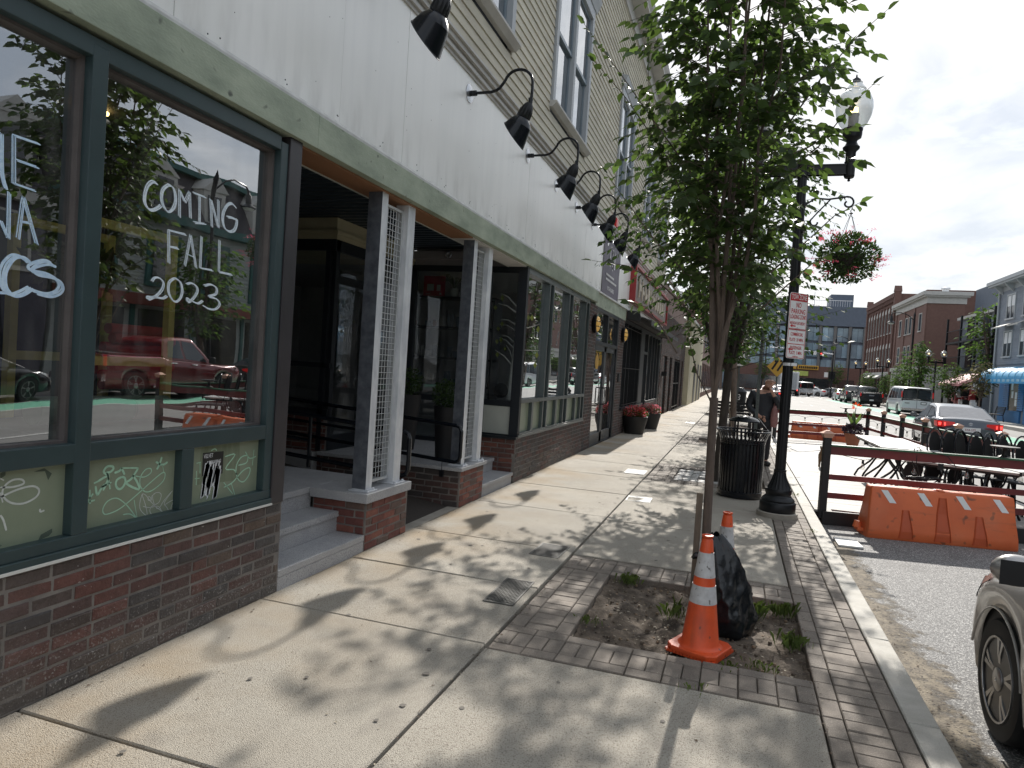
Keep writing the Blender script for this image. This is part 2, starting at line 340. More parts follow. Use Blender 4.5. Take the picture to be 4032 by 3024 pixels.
m_glass2 = glass('far glass', (.75,.8,.82), 1.05, .12)
m_glassup = glass('upper glass', (.55,.6,.63), .9, .10)
m_bark = mat('bark', (.15,.112,.088), .9, col2=(.085,.065,.053), ns=18, nd=6, bump=.8, bs=50, stretch=(1,1,.35))
m_barkd = mat('dark bark', (.06,.05,.042), .95, col2=(.03,.026,.022), ns=16, nd=6, bump=1, bs=40, stretch=(1,1,.25))
m_leaf = mat('leaf', (.056,.092,.027), .45, col2=(.038,.068,.020), ns=3, rnd=.5, island=True, trans=.42)
m_leaf2 = mat('dark leaf', (.038,.068,.019), .55, spec=.3, col2=(.028,.055,.016), ns=3, rnd=.35, island=True, trans=.34)
m_leaf3 = mat('far leaf', (.066,.118,.034), .8, col2=(.045,.085,.026), ns=2, rnd=.35, island=True, trans=.42, spec=.1)
m_leafo = mat('olive leaf', (.085,.082,.036), .75, spec=.15, col2=(.07,.07,.03), ns=2, rnd=.35, island=True, trans=.3)
m_grass = mat('grass', (.15,.20,.06), .7, spec=.2, col2=(.09,.13,.035), ns=9, rnd=.35, island=True, trans=.35)
m_orange = mat('cone orange', (.80,.105,.022), .5, col2=(.60,.075,.02), ns=7, nd=9, bump=.1, speck=(.16,.05,.03), ss=24, st=.68)
stain(m_orange, (.22,.06,.03), 60, -60, 9, .60, .76, 0, (1,1,.3))
m_refl = mat('cone band', (.60,.60,.60), .45, col2=(.45,.44,.43), ns=22, nd=8, speck=(.2,.19,.18), ss=35, st=.66)
m_barr = mat('barrier orange', (.70,.15,.045), .5, col2=(.58,.12,.038), ns=2.2, nd=9, bump=.06, speck=(.24,.075,.035), ss=9, st=.66)
stain(m_barr, (.20,.07,.04), 60, -60, 4, .60, .74, 0, (.4,1,2.5)); stain(m_barr, (.66,.24,.12), 60, -60, 1.6, .52, .8)
m_bag = mat('black bag', (.009,.012,.015), .24, ns=9, bump=.3, bs=30)
m_wood = mat('grey stake', (.21,.165,.12), .85, col2=(.13,.10,.075), ns=8, nd=6, stretch=(3,3,.4), bump=.4)
m_deck = mat('deck boards', (.50,.48,.45), .75, col2=(.36,.345,.32), ns=4, nd=6, stretch=(.4,2,1), rnd=.07)
m_railr = mat('maroon rail', (.15,.020,.022), .42, col2=(.11,.016,.017), ns=6, nd=5)
m_railg = mat('green rail', (.025,.105,.05), .45, amt=.2)
m_capc = mat('copper cap', (.58,.34,.24), .45, metal=.25, amt=.15)
m_table = mat('table top', (.56,.55,.53), .5, col2=(.46,.45,.43), ns=5, nd=6)
m_terr = mat('terracotta', (.36,.13,.07), .8, amt=.2)
m_flowr = mat('red flower', (.62,.045,.04), .5, rnd=.35, island=True, trans=.3)
m_flowp = mat('pink flower', (.70,.22,.25), .5, rnd=.3, island=True, trans=.3)
m_flowc = mat('coral flower', (.70,.20,.14), .5, rnd=.3, island=True, trans=.3)
m_purp = mat('purple leaf', (.045,.02,.035), .5, rnd=.3, island=True)
m_bulb = glass('bulb glass', (.92,.92,.9), .8, .1)
m_amber = mat('amber lens', (.72,.44,.12), .45, amt=.08, emit=(1,.55,.12), es=.06)
m_led = mat('led strip', (.8,.75,.2), .5, emit=(1,.85,.15), es=3)
m_lampw = mat('lit filament', (1,.8,.5), .5, emit=(1,.66,.25), es=3.5)
m_globe = glass('globe glass', (.70,.72,.72), .55, .20, .28)
m_globef = mat('frosted globe', (.80,.80,.79), .3, amt=.05, trans=.5)
m_tyre = mat('tyre', (.012,.012,.013), .7, ns=30)
m_rim = mat('rim', (.40,.39,.38), .3, metal=.85, amt=.1)
m_rimd = mat('rim dark', (.012,.012,.014), .35, amt=.1)
m_chrome = mat('chrome', (.7,.7,.7), .12, metal=1, amt=.05)
m_lens = mat('clear lens', (.62,.62,.62), .1, metal=.6, amt=.3)
m_tail = mat('tail lens', (.42,.012,.015), .2, amt=.2, emit=(1,.03,.02), es=.08)
m_brake = mat('brake light', (.8,.03,.03), .2, emit=(1,.06,.05), es=1.3)
m_carglass = mat('car glass', (.020,.024,.028), .05, amt=.2, spec=.9, coat=.5)
m_carglassl = mat('pale car glass', (.20,.20,.21), .08, amt=.2, spec=.9, coat=.5)  # paler grey than the other car glass
m_skin = mat('skin', (.44,.25,.18), .55, amt=.12, ns=20)
m_jacket = mat('navy jacket', (.012,.015,.021), .65, ns=14, bump=.3, bs=25)
m_trous = mat('dark trousers', (.010,.011,.014), .8, bump=.3, bs=30)
m_pinkbag = mat('pink bag', (.30,.15,.14), .5, ns=9, amt=.4, trans=.2)
m_yellow = mat('yellow sign', (.52,.29,.03), .45, amt=.08)
m_green = mat('bike lane green', (.10,.36,.23), .8, col2=(.15,.40,.28), ns=5, nd=6)
m_white = mat('road marking', (.62,.61,.58), .8, col2=(.44,.43,.41), ns=14, nd=6)
m_plateW = mat('white cover', (.66,.66,.63), .6, ns=8, amt=.12)
m_grate = mat('grate', (.10,.098,.09), .55, metal=.3, amt=.25, ns=18)
m_pole = mat('sign pole', (.10,.115,.11), .5, metal=.5, amt=.2)
m_vinylg = mat('grey siding', (.20,.225,.265), .65, col2=(.17,.19,.225), ns=2, nd=5, rnd=.05)
m_blue = mat('blue paint', (.05,.19,.42), .5, amt=.15)
m_awnb = mat('blue awning', (.11,.42,.70), .55, amt=.15, ns=3, trans=.25)
m_awnp = mat('pink awning', (.62,.28,.27), .7, amt=.15, ns=3)
m_cream = mat('cream stucco', (.52,.47,.33), .85, col2=(.44,.40,.28), ns=2, nd=6)
m_stone = mat('pale stone', (.48,.47,.44), .7, amt=.15, ns=3)
m_farbrick = mat('far brick', (.185,.105,.085), .9, col2=(.15,.085,.07), ns=4, nd=6)
m_farbrick2 = mat('dark far brick', (.15,.082,.066), .9, col2=(.12,.064,.052), ns=4, nd=6)
m_slate = mat('slate blue cladding', (.10,.125,.165), .6, amt=.15, ns=2)
m_curtain = mat('curtain wall glass', (.13,.22,.28), .10, col2=(.24,.34,.40), rnd=.35, ns=.35, nd=3, spec=.9)
m_darkwin = mat('dark window', (.022,.025,.03), .08, amt=.3, spec=.8, rnd=.6)
m_blind = mat('white blind', (.70,.71,.72), .6, amt=.05)
# ------------------------------------------------------------------ the setting: ground, road, pavements
RZ = -.18          # carriageway level; the pavement is z = 0
S_ = dict(kind='structure')
MB().poly([(-700,-700,-.25),(900,-700,-.25),(900,900,-.25),(-700,900,-.25)]).build('ground', mat('earth', (.2,.19,.17), .95, ns=.2), **S_)
MB().poly([(1.02,-40,RZ),(14.25,-40,RZ),(14.25,109,RZ),(1.02,109,RZ)]).build('road', m_road, **S_)
MB().poly([(-60,109,RZ),(120,109,RZ),(120,123,RZ),(-60,123,RZ)]).build('cross_road', m_road, **S_)
MB().poly([(1.02,-40,RZ+.004),(3.7,-40,RZ+.004),(3.7,9.6,RZ+.004),(1.02,9.6,RZ+.004)]).build('parking_lane', m_asph, **S_)
MB().poly([(10.25,-40,RZ+.006),(11.65,-40,RZ+.006),(11.65,92,RZ+.006),(10.25,92,RZ+.006)]).build('bike_lane', m_green, **S_)
b = MB()
for x in (10.12, 11.67):
    b.poly([(x,-40,RZ+.008),(x+.12,-40,RZ+.008),(x+.12,92,RZ+.008),(x,92,RZ+.008)])
for i in range(12):
    b.poly([(5.9,-20+i*9,RZ+.008),(6.02,-20+i*9,RZ+.008),(6.02,-17+i*9,RZ+.008),(5.9,-17+i*9,RZ+.008)])
for i in range(7):
    b.poly([(2+i*1.6,94.5,RZ+.008),(2.5+i*1.6,94.5,RZ+.008),(2.5+i*1.6,97.3,RZ+.008),(2+i*1.6,97.3,RZ+.008)])
b.build('road_marking', m_white, **S_)
# sandy dirt washed along the kerb
b = MB(); r = random.Random(5)
L0 = [(1.03, y, RZ+.0065) for y in np.linspace(3.2, 8.6, 28)]
R0 = [(1.62, y, RZ+.0065) for y in np.linspace(3.2, 8.6, 28)]
b.grid([[L0[i], R0[i]] for i in range(28)])
m_sand = mat('gutter sand', (.30,.255,.19), .95, col2=(.15,.13,.105), ns=14, nd=8, bump=.8, bs=90, speck=(.08,.07,.06), ss=60, st=.6)
def _sand(m):                                              # thins out away from the kerb
    t = m.node_tree; N = t.nodes; L = t.links; g = N.new('ShaderNodeNewGeometry'); sp = N.new('ShaderNodeSeparateXYZ'); L.new(g.outputs['Position'], sp.inputs[0])
    mr = N.new('ShaderNodeMapRange'); mr.inputs['From Min'].default_value = 1.03; mr.inputs['From Max'].default_value = 1.62; mr.inputs['To Min'].default_value = .34; mr.inputs['To Max'].default_value = -.30; L.new(sp.outputs[0], mr.inputs['Value'])
    n = N.new('ShaderNodeTexNoise'); n.inputs['Scale'].default_value = 4.5; n.inputs['Detail'].default_value = 9; n.inputs['Roughness'].default_value = .7; L.new(g.outputs['Position'], n.inputs['Vector'])
    a = N.new('ShaderNodeMath'); L.new(n.outputs['Fac'], a.inputs[0]); L.new(mr.outputs[0], a.inputs[1]); r = N.new('ShaderNodeMapRange'); r.inputs['From Min'].default_value = .46; r.inputs['From Max'].default_value = .62; L.new(a.outputs[0], r.inputs['Value'])
    tr = N.new('ShaderNodeBsdfTransparent'); ms = N.new('ShaderNodeMixShader'); L.new(r.outputs[0], ms.inputs[0]); L.new(tr.outputs[0], ms.inputs[1]); L.new(N['Principled BSDF'].outputs[0], ms.inputs[2]); L.new(ms.outputs[0], N['Material Output'].inputs[0])
_sand(m_sand); b.build('gutter_sand', m_sand, **S_)
# left pavement: dirt bed, concrete slabs, paver bands, kerb stones
bed = MB().poly([(-2.9,-8,-.075),(.9,-8,-.075),(.9,97,-.075),(-2.9,97,-.075)]).build('pavement', m_joint, **S_)
def slab_mesh(x0, y0, x1, y1, z, seed, t=.07):
    r = random.Random(seed); e = .006; dz = [r.uniform(-.0035, .0035) for _ in range(4)]
    m = MB(); X = [(x0,y0),(x1,y0),(x1,y1),(x0,y1)]
    I = [(x0+e,y0+e),(x1-e,y0+e),(x1-e,y1-e),(x0+e,y1-e)]
    m.add([(*p, z-t) for p in X] + [(*p, z-.006+d) for p, d in zip(X, dz)] + [(*p, z+d) for p, d in zip(I, dz)],
          [(8,9,10,11)] + [(i, (i+1)%4, 4+(i+1)%4, 4+i) for i in range(4)] + [(4+i, 4+(i+1)%4, 8+(i+1)%4, 8+i) for i in range(4)])
    return m
ys = [-3,-1.4,.35,2.118,3.685,4.777,5.885,7.5,9.0]
while ys[-1] < 96: ys.append(ys[-1]+1.52)
for i in range(len(ys)-1):
    slab_mesh(-2.806, ys[i]+.006, -1.266, ys[i+1]-.006, 0, i).build('concrete_slab', m_conc, bed)
PITS = [(3.64,5.80),(10.45,12.65),(17.0,19.2),(23.6,25.8),(30.2,32.4),(36.8,39),(43.4,45.6)]
cuts = [-3,-1.2,.4,2.06]; segs = [(-3,-1.2),(-1.2,.42),(.42,2.06),(2.06,3.63)]
last = 5.81
for p in PITS[1:]+[(96,98)]:
    n = max(1, round((p[0]-last)/1.56)); d = (p[0]-.01-last)/n
    segs += [(last+d*k, last+d*(k+1)) for k in range(n)]; last = p[1]+.01
for i, (a, c) in enumerate(segs):
    slab_mesh(-1.244, a+.005, .492, c-.005, 0, 100+i).build('concrete_slab', m_conc, bed)
pav_cache = {}
def paver_mesh(sx, sy):
    k = (round(sx,3), round(sy,3))
    if k not in pav_cache:
        e = .005; hx, hy = sx/2-.0022, sy/2-.0022
        m = MB().add([(-hx,-hy,-.05),(hx,-hy,-.05),(hx,hy,-.05),(-hx,hy,-.05),(-hx,-hy,-.006),(hx,-hy,-.006),(hx,hy,-.006),(-hx,hy,-.006),
                      (-hx+e,-hy+e,0),(hx-e,-hy+e,0),(hx-e,hy-e,0),(-hx+e,hy-e,0)],
                     [(8,9,10,11)] + [(i,(i+1)%4,4+(i+1)%4,4+i) for i in range(4)] + [(4+i,4+(i+1)%4,8+(i+1)%4,8+i) for i in range(4)])
        pav_cache[k] = m
    return pav_cache[k]
pav_me = {}; n_pav = 0
rest = MB(); rp = random.Random(3)
def paver(x0, y0, x1, y1, single):
    global n_pav
    c = ((x0+x1)/2, (y0+y1)/2, rp.uniform(-.005, .001)); m = paver_mesh(x1-x0, y1-y0)
    if single and n_pav < 296:
        k = (round(x1-x0,3), round(y1-y0,3))
        if k not in pav_me: pav_me[k] = m.mesh('paver', m_paver)
        o = link('paver', pav_me[k], bed); o.location = c; o.rotation_euler = (rp.uniform(-.006,.006), rp.uniform(-.006,.006), rp.uniform(-.008,.008)); n_pav += 1
    else: rest.add([(v[0]+c[0], v[1]+c[1], v[2]+c[2]) for v in m.v], m.f)
def band(a0, a1, b0, along, single, skip=None):
    """stretcher | soldier | stretcher; a along the band, b0 its near edge"""
    n = round((a1-a0)/.2); d = (a1-a0)/n
    for i in range(n):
        s = a0+i*d
        for (u0,u1,v0,v1) in ((s,s+d,0,.098),(s,s+d/2,.098,.288),(s+d/2,s+d,.098,.288),(s,s+d,.288,.385)):
            if along == 'y': paver(b0+v0, u0, b0+v1, u1, single)
            else: paver(u0, b0+v0, u1, b0+v1, single)
band(3.64, 8.44, .502, 'y', True); band(2.0, 3.64, .502, 'y', True)
band(-1.24, .50, 3.645, 'x', True); band(4.03, 5.40, -1.238, 'y', True); band(-1.24, .50, 5.405, 'x', True)
band(8.44, 60, .502, 'y', False)
for p0, p1 in PITS[1:4]:
    band(-1.24, .50, p0+.005, 'x', False); band(p0+.39, p1-.39, -1.238, 'y', False); band(-1.24, .50, p1-.39, 'x', False)
link('paver_field', rest.mesh('paver_field', m_paver), bed, kind='stuff')
ky = [-2.5,.9,2.42,3.74,4.90,6.15,7.9]
while ky[-1] < 95: ky.append(ky[-1]+1.9)
for i in range(len(ky)-1):
    slab_mesh(.893, ky[i]+.004, 1.032, ky[i+1]-.004, .004, 300+i, .2).build('kerb_stone', m_kerb, bed)
# soil of the tree pits
def soil(x0, y0, x1, y1, seed, z=-.052):
    r = random.Random(seed); n = 60
    P = [[(x0+(x1-x0)*i/n, y0+(y1-y0)*j/n, z + r.uniform(-.007,.009) + .014*math.sin(i*.7+seed)*math.cos(j*.5) + (.012 if i in (0,n) or j in (0,n) else 0)) for j in range(n+1)] for i in range(n+1)]
    return MB().grid(P)
soil(-.85,4.03,.50,5.40,1).build('soil', m_soil, smooth=True, **S_)
for i, p in enumerate(PITS[2:5]): soil(-.85,p[0]+.39,.50,p[1]-.39,3+i).build('soil', m_soil, smooth=True, **S_)
# granite setts round the second tree
setts = MB().poly([(-.85,10.84,-.05),(.5,10.84,-.05),(.5,12.26,-.05),(-.85,12.26,-.05)]).build('sett_bed', m_soil, **S_)
m_sett = mat('granite sett', (.52,.51,.49), .7, amt=.3, ns=12, rnd=.2, bump=.3)
for i in range(11):
    for j in range(9):
        x = -.78+i*.118+rng.uniform(-.01,.01); y = 10.92+j*.155+rng.uniform(-.012,.012)
        if (x+.26)**2+(y-11.3)**2 < .05 or x > .44: continue
        MB().lathe([(.066,-.06),(.070,-.018),(.058,-.003+rng.uniform(-.006,.004))], (x, y, 0), 5, a0=rng.random()*6).build('sett', m_sett, setts)
# opposite pavement
fp = MB().box(14.25,-40,-.19,40,108.5,.0).build('far_pavement', mat('far pavement', (.42,.39,.34), .85, ns=1, nd=6, bump=.2), **S_)
for i in range(10): MB().box(14.22,-20+i*11.8,-.19,14.42,-20+(i+1)*11.8-.02,.006).build('kerb_stone', m_kerb, fp)
# leaf litter, twigs and grit on the pavement
b = MB(); r = random.Random(11)
def speck(x, y, z, s, k):
    a = r.random()*6.28; c, sn = math.cos(a), math.sin(a); e = r.uniform(.35, .8); b.mat(k)
    b.add([(x+c*s, y+sn*s, z+.001), (x-sn*s*e, y+c*s*e, z+s*.35), (x-c*s, y-sn*s, z+.001), (x+sn*s*e, y-c*s*e, z+s*.25)], [(0,1,2,3)])
for _ in range(150): speck(r.uniform(-2.7,.85), r.uniform(2.0,9), .002, r.uniform(.003,.011), r.choice((0,0,1)))
for _ in range(420): speck(-1.25+r.gauss(.03,.03), r.uniform(2.0,8), .0, r.uniform(.002,.010), r.choice((0,0,1)))
for _ in range(260): speck(-2.77+abs(r.gauss(0,.05)), r.uniform(1.9,12), .002, r.uniform(.002,.010), r.choice((0,0,1)))
for _ in range(500): speck(r.uniform(-.83,.48), r.uniform(4.05,5.38), -.045, r.uniform(.003,.015), r.choice((0,1,1,2)))
for _ in range(260):
    q = r.uniform(.006,.016); b.mat(r.choice((2,4,4))); b.lathe([(q,-.004),(q*.8,q*.5),(0,q*.75)], (r.uniform(-.83,.48), r.uniform(4.05,5.38), -.048), 5, a0=r.random()*6)
for _ in range(300): speck(1.05+abs(r.gauss(0,.12)), r.uniform(3.2,9), RZ+.01, r.uniform(.003,.014), r.choice((0,0,1)))
for _ in range(200): speck(.50+r.gauss(0,.02), r.uniform(2.4,8), .0, r.uniform(.002,.009), 0)
for _ in range(70):                                        # old chewing gum trodden flat
    x, y = r.uniform(-2.6,.4), r.uniform(2.0,10); q = r.uniform(.008,.019); b.mat(3)
    if -1.24 < x and 3.6 < y < 5.85: continue
    b.add([(x+q*math.cos(a)*r.uniform(.8,1.2), y+q*math.sin(a)*r.uniform(.8,1.2), .0052) for a in np.linspace(0,5.6,9)], [tuple(range(9))])
b.build('leaf_litter', [mat('litter brown', (.10,.065,.04), .9), mat('litter pale', (.40,.35,.27), .9), mat('wood chip', (.24,.17,.11), .9), mat('old gum', (.15,.135,.115), .8), m_soil], kind='stuff')
# ------------------------------------------------------------------ the clapboard building with the shop fronts
X0 = -2.8
bld = thing('shop_building', 'long clapboard building with lettered shop windows under a pale fascia', 'building', (X0, 8, 0))
def B(b, name, mats, parent=None, **k): return b.build(name, mats, parent or bld, world=True, **k)
def brick_meshes(m, L, H, D, n=4):
    out = []
    for i in range(n):
        r = random.Random(i*7+int(L*1000)); j = lambda a: a + r.uniform(-.004, .004); e = .005
        v = [(0,-L/2,-H/2),(0,L/2,-H/2),(0,L/2,H/2),(0,-L/2,H/2)]
        vs = [(-.04, p[1], p[2]) for p in v] + [(D-.004, j(p[1]), j(p[2])) for p in v] + [(D+r.uniform(-.002,.002), p[1]*(1-2*e/L), p[2]*(1-2*e/H)) for p in v]
        out.append(MB().add(vs, [(8,9,10,11)] + [(i2,(i2+1)%4,4+(i2+1)%4,4+i2) for i2 in range(4)] + [(4+i2,4+(i2+1)%4,8+(i2+1)%4,8+i2) for i2 in range(4)]))
    return out
n_brick = 0
def brick_wall(name, o, u, n, U, Hh, single, bm, jm, parent=None, course=.066, bl=.205, thick=.1, ends=True):
    """mortar slab + bricks. o = lower corner (Vector), u = along the wall, n = outward normal"""
    global n_brick
    o = Vector(o); u = Vector(u); n = Vector(n); z = Vector((0,0,1))
    m = MB(); c = [o - n*.0, o+u*U, o+u*U-n*thick, o-n*thick]
    m.prism([(p.x, p.y) for p in c], 'z', o.z, o.z+Hh)
    wall = B(m, name, m_mortar, parent)
    rows = max(1, round(Hh/course)); ch = Hh/rows; r = random.Random(int(abs(o.x*100+o.y*10)))
    rot = Matrix((n, u, z)).transposed().to_4x4()
    joined = MB(); cache = {}
    for i in range(rows):
        s = -(bl/2 if i % 2 else 0) + (r.uniform(-.01,.01)); zc = o.z + (i+.5)*ch
        while s < U:
            ln = bl if r.random() > .06 else bl*.55
            a, b2 = max(s, 0.004), min(s+ln, U-.004); s += ln
            if b2-a < .035: continue
            L_ = round((b2-a-.014)/.012)*.012
            if L_ < .03: continue
            k = (L_, round(ch,3))
            if k not in cache: cache[k] = [q for q in brick_meshes(bm, L_, ch-.0135, .006)]
            q = r.choice(cache[k]); p = o + u*((a+b2)/2); p = Vector((p.x, p.y, zc))
            if single and n_brick < 298:
                if not hasattr(q, 'me'): q.me = q.mesh('brick', bm)
                ob = link('brick', q.me, wall, world=True); T = rot.copy(); T.translation = p + n*r.uniform(-.0045,.004)
                ob.matrix_basis = T @ Matrix.Rotation(r.uniform(-.012,.012), 4, 'X'); n_brick += 1
            else:
                joined.add([p + n*v[0] + u*v[1] + z*v[2] for v in q.v], q.f)
    if joined.v: B(joined, 'brick_courses', jm, wall, kind='stuff')
    return wall
Xp, Yp = Vector((1,0,0)), Vector((0,1,0))
# --- bay 1, left: brick base, teal frames, glass, olive panels
brick_wall('brick_base', (X0, .6, 0), Yp, Xp, 3.24, .598, True, m_brick, m_brickj)
fr = MB()
def bx(y0, z0, y1, z1, x0, x1): fr.box(x0, y0, z0, x1, y1, z1)
xi = X0-.085                                                # glass plane back from the face
bx(.3, .612, 3.72, .645, X0-.10, X0+.012)                   # sill
bx(.3, .645, 3.72, .70, X0-.10, X0)
for y0, y1 in ((.62,.70),(2.325,2.405),(3.645,3.715)): bx(y0, .70, y1, 2.90, X0-.10, X0-.001)
bx(.3, 1.03, 3.645, 1.118, X0-.10, X0-.003)                 # mid rail
for y0, y1 in ((1.18,1.26),(2.965,3.05)): bx(y0, .70, y1, 1.03, X0-.10, X0-.004)
bx(.3, 2.845, 3.645, 2.93, X0-.10, X0-.003)
sf = B(fr, 'shop_front', m_frame, bevel=.004)
B(MB().box(X0-.02, .3, .600, X0+.018, 3.72, .612), 'drip_edge', m_plateW, sf)
gk = MB()
for y0, y1 in ((.70,2.325),(2.405,3.645)):                   # grey gaskets round the panes
    gk.box(X0-.10, y0, 1.118, X0-.05, y0+.014, 2.845); gk.box(X0-.10, y1-.016, 1.118, X0-.05, y1, 2.845)
    gk.box(X0-.10, y0+.014, 1.118, X0-.05, y1-.016, 1.13); gk.box(X0-.10, y0+.014, 2.83, X0-.05, y1-.016, 2.845)
B(gk, 'gasket', mat('gasket', (.12,.105,.10), .5), sf)
panes = []
for y0, y1 in ((.714,2.31),(2.419,3.63)):
    panes.append(B(MB().poly([(xi,y0,1.13),(xi,y1,1.13),(xi,y1,2.83),(xi,y0,2.83)]), 'pane', m_glass))
pans = []
for y0, y1 in ((.70,1.18),(1.26,2.325),(2.405,2.965),(3.05,3.645)):
    pans.append(B(MB().box(X0-.09, y0, .70, X0-.055, y1, 1.03), 'lower_panel', m_panel))
B(MB().box(X0-.12, 3.718, .60, X0+.01, 3.842, 2.955), 'corner_post', m_blackpost, bevel=.004)
# room behind the bay
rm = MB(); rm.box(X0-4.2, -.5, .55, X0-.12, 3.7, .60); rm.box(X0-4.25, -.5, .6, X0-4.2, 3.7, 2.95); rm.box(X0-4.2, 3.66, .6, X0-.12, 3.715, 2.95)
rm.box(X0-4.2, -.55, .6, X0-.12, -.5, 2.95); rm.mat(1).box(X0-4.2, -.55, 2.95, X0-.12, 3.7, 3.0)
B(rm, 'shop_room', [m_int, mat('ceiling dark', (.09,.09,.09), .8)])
# --- painted words on the inside of the glass (window plane)
def pxmap(ox, oy, sc, plane):
    """coordinates read on the window plane"""
    def f(a, b, lift=0):
        u = ox + a/sc; v = oy + b/sc
        d = rt*((u-2016)/2710) - up*((v-1512)/2710) + fw
        t = (plane+lift)/d.x; p = Vector((0,0,1.6)) + d*t
        return (plane+lift, p.y, p.z)
    return f
def flat(map_, strokes, w, mb, smooth=True, lift=.003):
    """strokes given in the reading frame, laid out as (y,z) on the pane"""
    for st in strokes:
        P = [map_(a, c) for a, c in st]
        mb.stroke([(p[1], p[2]) for p in P], w, lambda y, z, l: (P[0][0]+lift, y, z), 0, smooth)
xg = xi
f1 = pxmap(0, 0, 1.6458, xg); f2 = pxmap(0, 900, 1.6458, xg); f3 = pxmap(0, 400, 1.844, xg)
def word(name, f, strokes, w, m):
    b = MB(); r = random.Random(len(strokes))                # a dry brush: three hairs per stroke with bare streaks between
    for st in strokes:
        P = [f(a, c) for a, c in st]
        for k, (du, dv, ww) in enumerate(((-.30,.12,.36),(.05,-.02,.26),(.34,-.14,.34))):
            Q = [(p[1]+w*(du+r.uniform(-.05,.05)), p[2]+w*(dv+r.uniform(-.10,.10))) for p in P]
            b.stroke(Q, w*ww*r.uniform(.85,1.1), lambda y, z, l: (xg+.003+k*.0004, y, z))
    return B(b, name, m, panes[0])
word('lettering', f1, [[(1015,1190),(985,1178),(955,1200),(935,1260),(935,1310),(955,1350),(985,1360),(1020,1345),(1040,1330)],
 [(1085,1200),(1055,1225),(1043,1270),(1050,1320),(1075,1365),(1100,1370),(1125,1340),(1135,1290),(1125,1230),(1105,1203),(1085,1200)],
 [(1160,1405),(1160,1228)],[(1160,1228),(1195,1310)],[(1195,1310),(1225,1240)],[(1225,1240),(1232,1415)],[(1250,1250),(1328,1280)],[(1290,1268),(1290,1440)],[(1255,1440),(1328,1450)],
 [(1370,1470),(1362,1290)],[(1365,1295),(1410,1470)],[(1412,1475),(1412,1295)],[(1525,1345),(1500,1320),(1470,1330),(1445,1375),(1440,1430),(1455,1480),(1485,1502),(1515,1490),(1530,1450),(1532,1418)],[(1470,1405),(1500,1412),(1530,1425)]], .021, m_paint)
word('lettering', f2, [[(1090,10),(1090,222)],[(1090,10),(1200,38)],[(1095,115),(1152,128)],[(1195,240),(1232,40)],[(1232,40),(1268,255)],[(1210,165),(1255,185)],[(1303,50),(1295,255)],[(1295,255),(1375,272)],[(1420,75),(1415,280)],[(1415,280),(1500,300)]], .020, m_paint)
word('lettering', f2, [[(980,340),(1000,318),(1030,320),(1055,350),(1045,395),(1000,440),(955,440),(960,460),(1000,445),(1050,450),(1080,435)],
 [(1130,320),(1095,345),(1088,400),(1105,450),(1135,475),(1165,450),(1178,400),(1165,345),(1130,320)],[(1205,360),(1240,352),(1270,375),(1275,410),(1250,450),(1215,475),(1210,450),(1240,470),(1280,485),(1310,465)],
 [(1320,370),(1365,362),(1400,385),(1395,425),(1350,440),(1400,455),(1420,490),(1395,520),(1350,520),(1315,500)]], .017, m_paint)
word('lettering', f3, [[(-60,620),(-10,230)],[(5,225),(8,500),(40,635)],[(95,245),(95,600)],[(95,245),(280,305)],[(118,425),(272,478)],[(95,595),(248,645)],[(0,860),(52,990)],[(62,660),(56,995)],[(125,995),(165,690)],[(165,690),(262,1035)],[(150,870),(220,885)],[(-40,1388),(38,1388)]], .020, m_paintb)
word('lettering', f3, [[(195,1165),(150,1125),(90,1130),(35,1180),(12,1260),(25,1345),(80,1405),(150,1395),(218,1352)],[(385,1185),(330,1165),(250,1180),(218,1215),(260,1245),(350,1265),(420,1305),(440,1345),(410,1390),(340,1402),(245,1378)]], .036, m_paintb)
# --- marker tags and a torn handbill on the lower panels
xp = X0-.055; ft = pxmap(0, 1700, 2.011, xp)
def tags(name, strokes, w, m, par):
    b = MB(); flat(ft, strokes, w, b, lift=.0015); return B(b, name, m, par)
tags('marker_tag', [[(690,556),(750,541)],[(710,460),(711,570)],[(690,555),(735,490)],[(755,430),(768,500),(800,450),(830,415)],[(742,408),(770,395)],[(815,465),(858,350),(770,395)],[(870,455),(850,330)],[(800,440),(880,400)],
 [(862,345),(825,325),(822,305),(850,275),(890,275),(895,295),(870,318),(838,325)],[(905,325),(945,310),(960,290),(985,340)],[(955,288),(1095,286)],[(1095,286),(1040,370),(1000,410),(1098,456),(1085,400),(1050,345)],
 [(962,358),(925,380),(915,420),(935,452),(965,445),(990,400),(985,365),(962,358)],[(1280,200),(1260,260),(1240,298)],[(1232,238),(1285,262),(1325,240)]], .0115, m_tag, pans[2])
tags('marker_tag', [[(1070,350),(1140,358),(1192,325),(1192,292),(1150,300),(1110,360),(1110,430),(1150,475),(1210,460),(1290,390),(1305,330),(1275,330),(1180,410),(1080,500),(960,600),(880,642),(825,652),(813,610),(850,550),(920,525),(985,565),(1030,615),(1085,690)],[(1085,690),(1060,540)],[(1085,690),(1030,652),(972,656)],[(1285,262),(1295,318)]], .0055, m_tag, pans[2])
tags('marker_tag', [[(1125,490),(1106,560),(1112,620),(1162,662),(1150,580),(1125,500),(1150,500),(1190,550),(1240,600),(1300,640),(1345,655),(1320,600),(1300,560),(1365,465),(1300,540),(1250,610),(1215,560),(1210,500),(1250,480),(1275,500),(1255,560),(1200,590),(1185,630),(1215,670),(1255,668),(1275,630),(1250,590),(1180,600),(1130,590)],[(1170,540),(1172,515),(1190,520),(1190,545),(1170,540)],[(1200,545),(1200,510),(1225,490)],[(1362,655),(1352,600),(1372,540),(1300,580)]], .0035, m_tagw, pans[2])
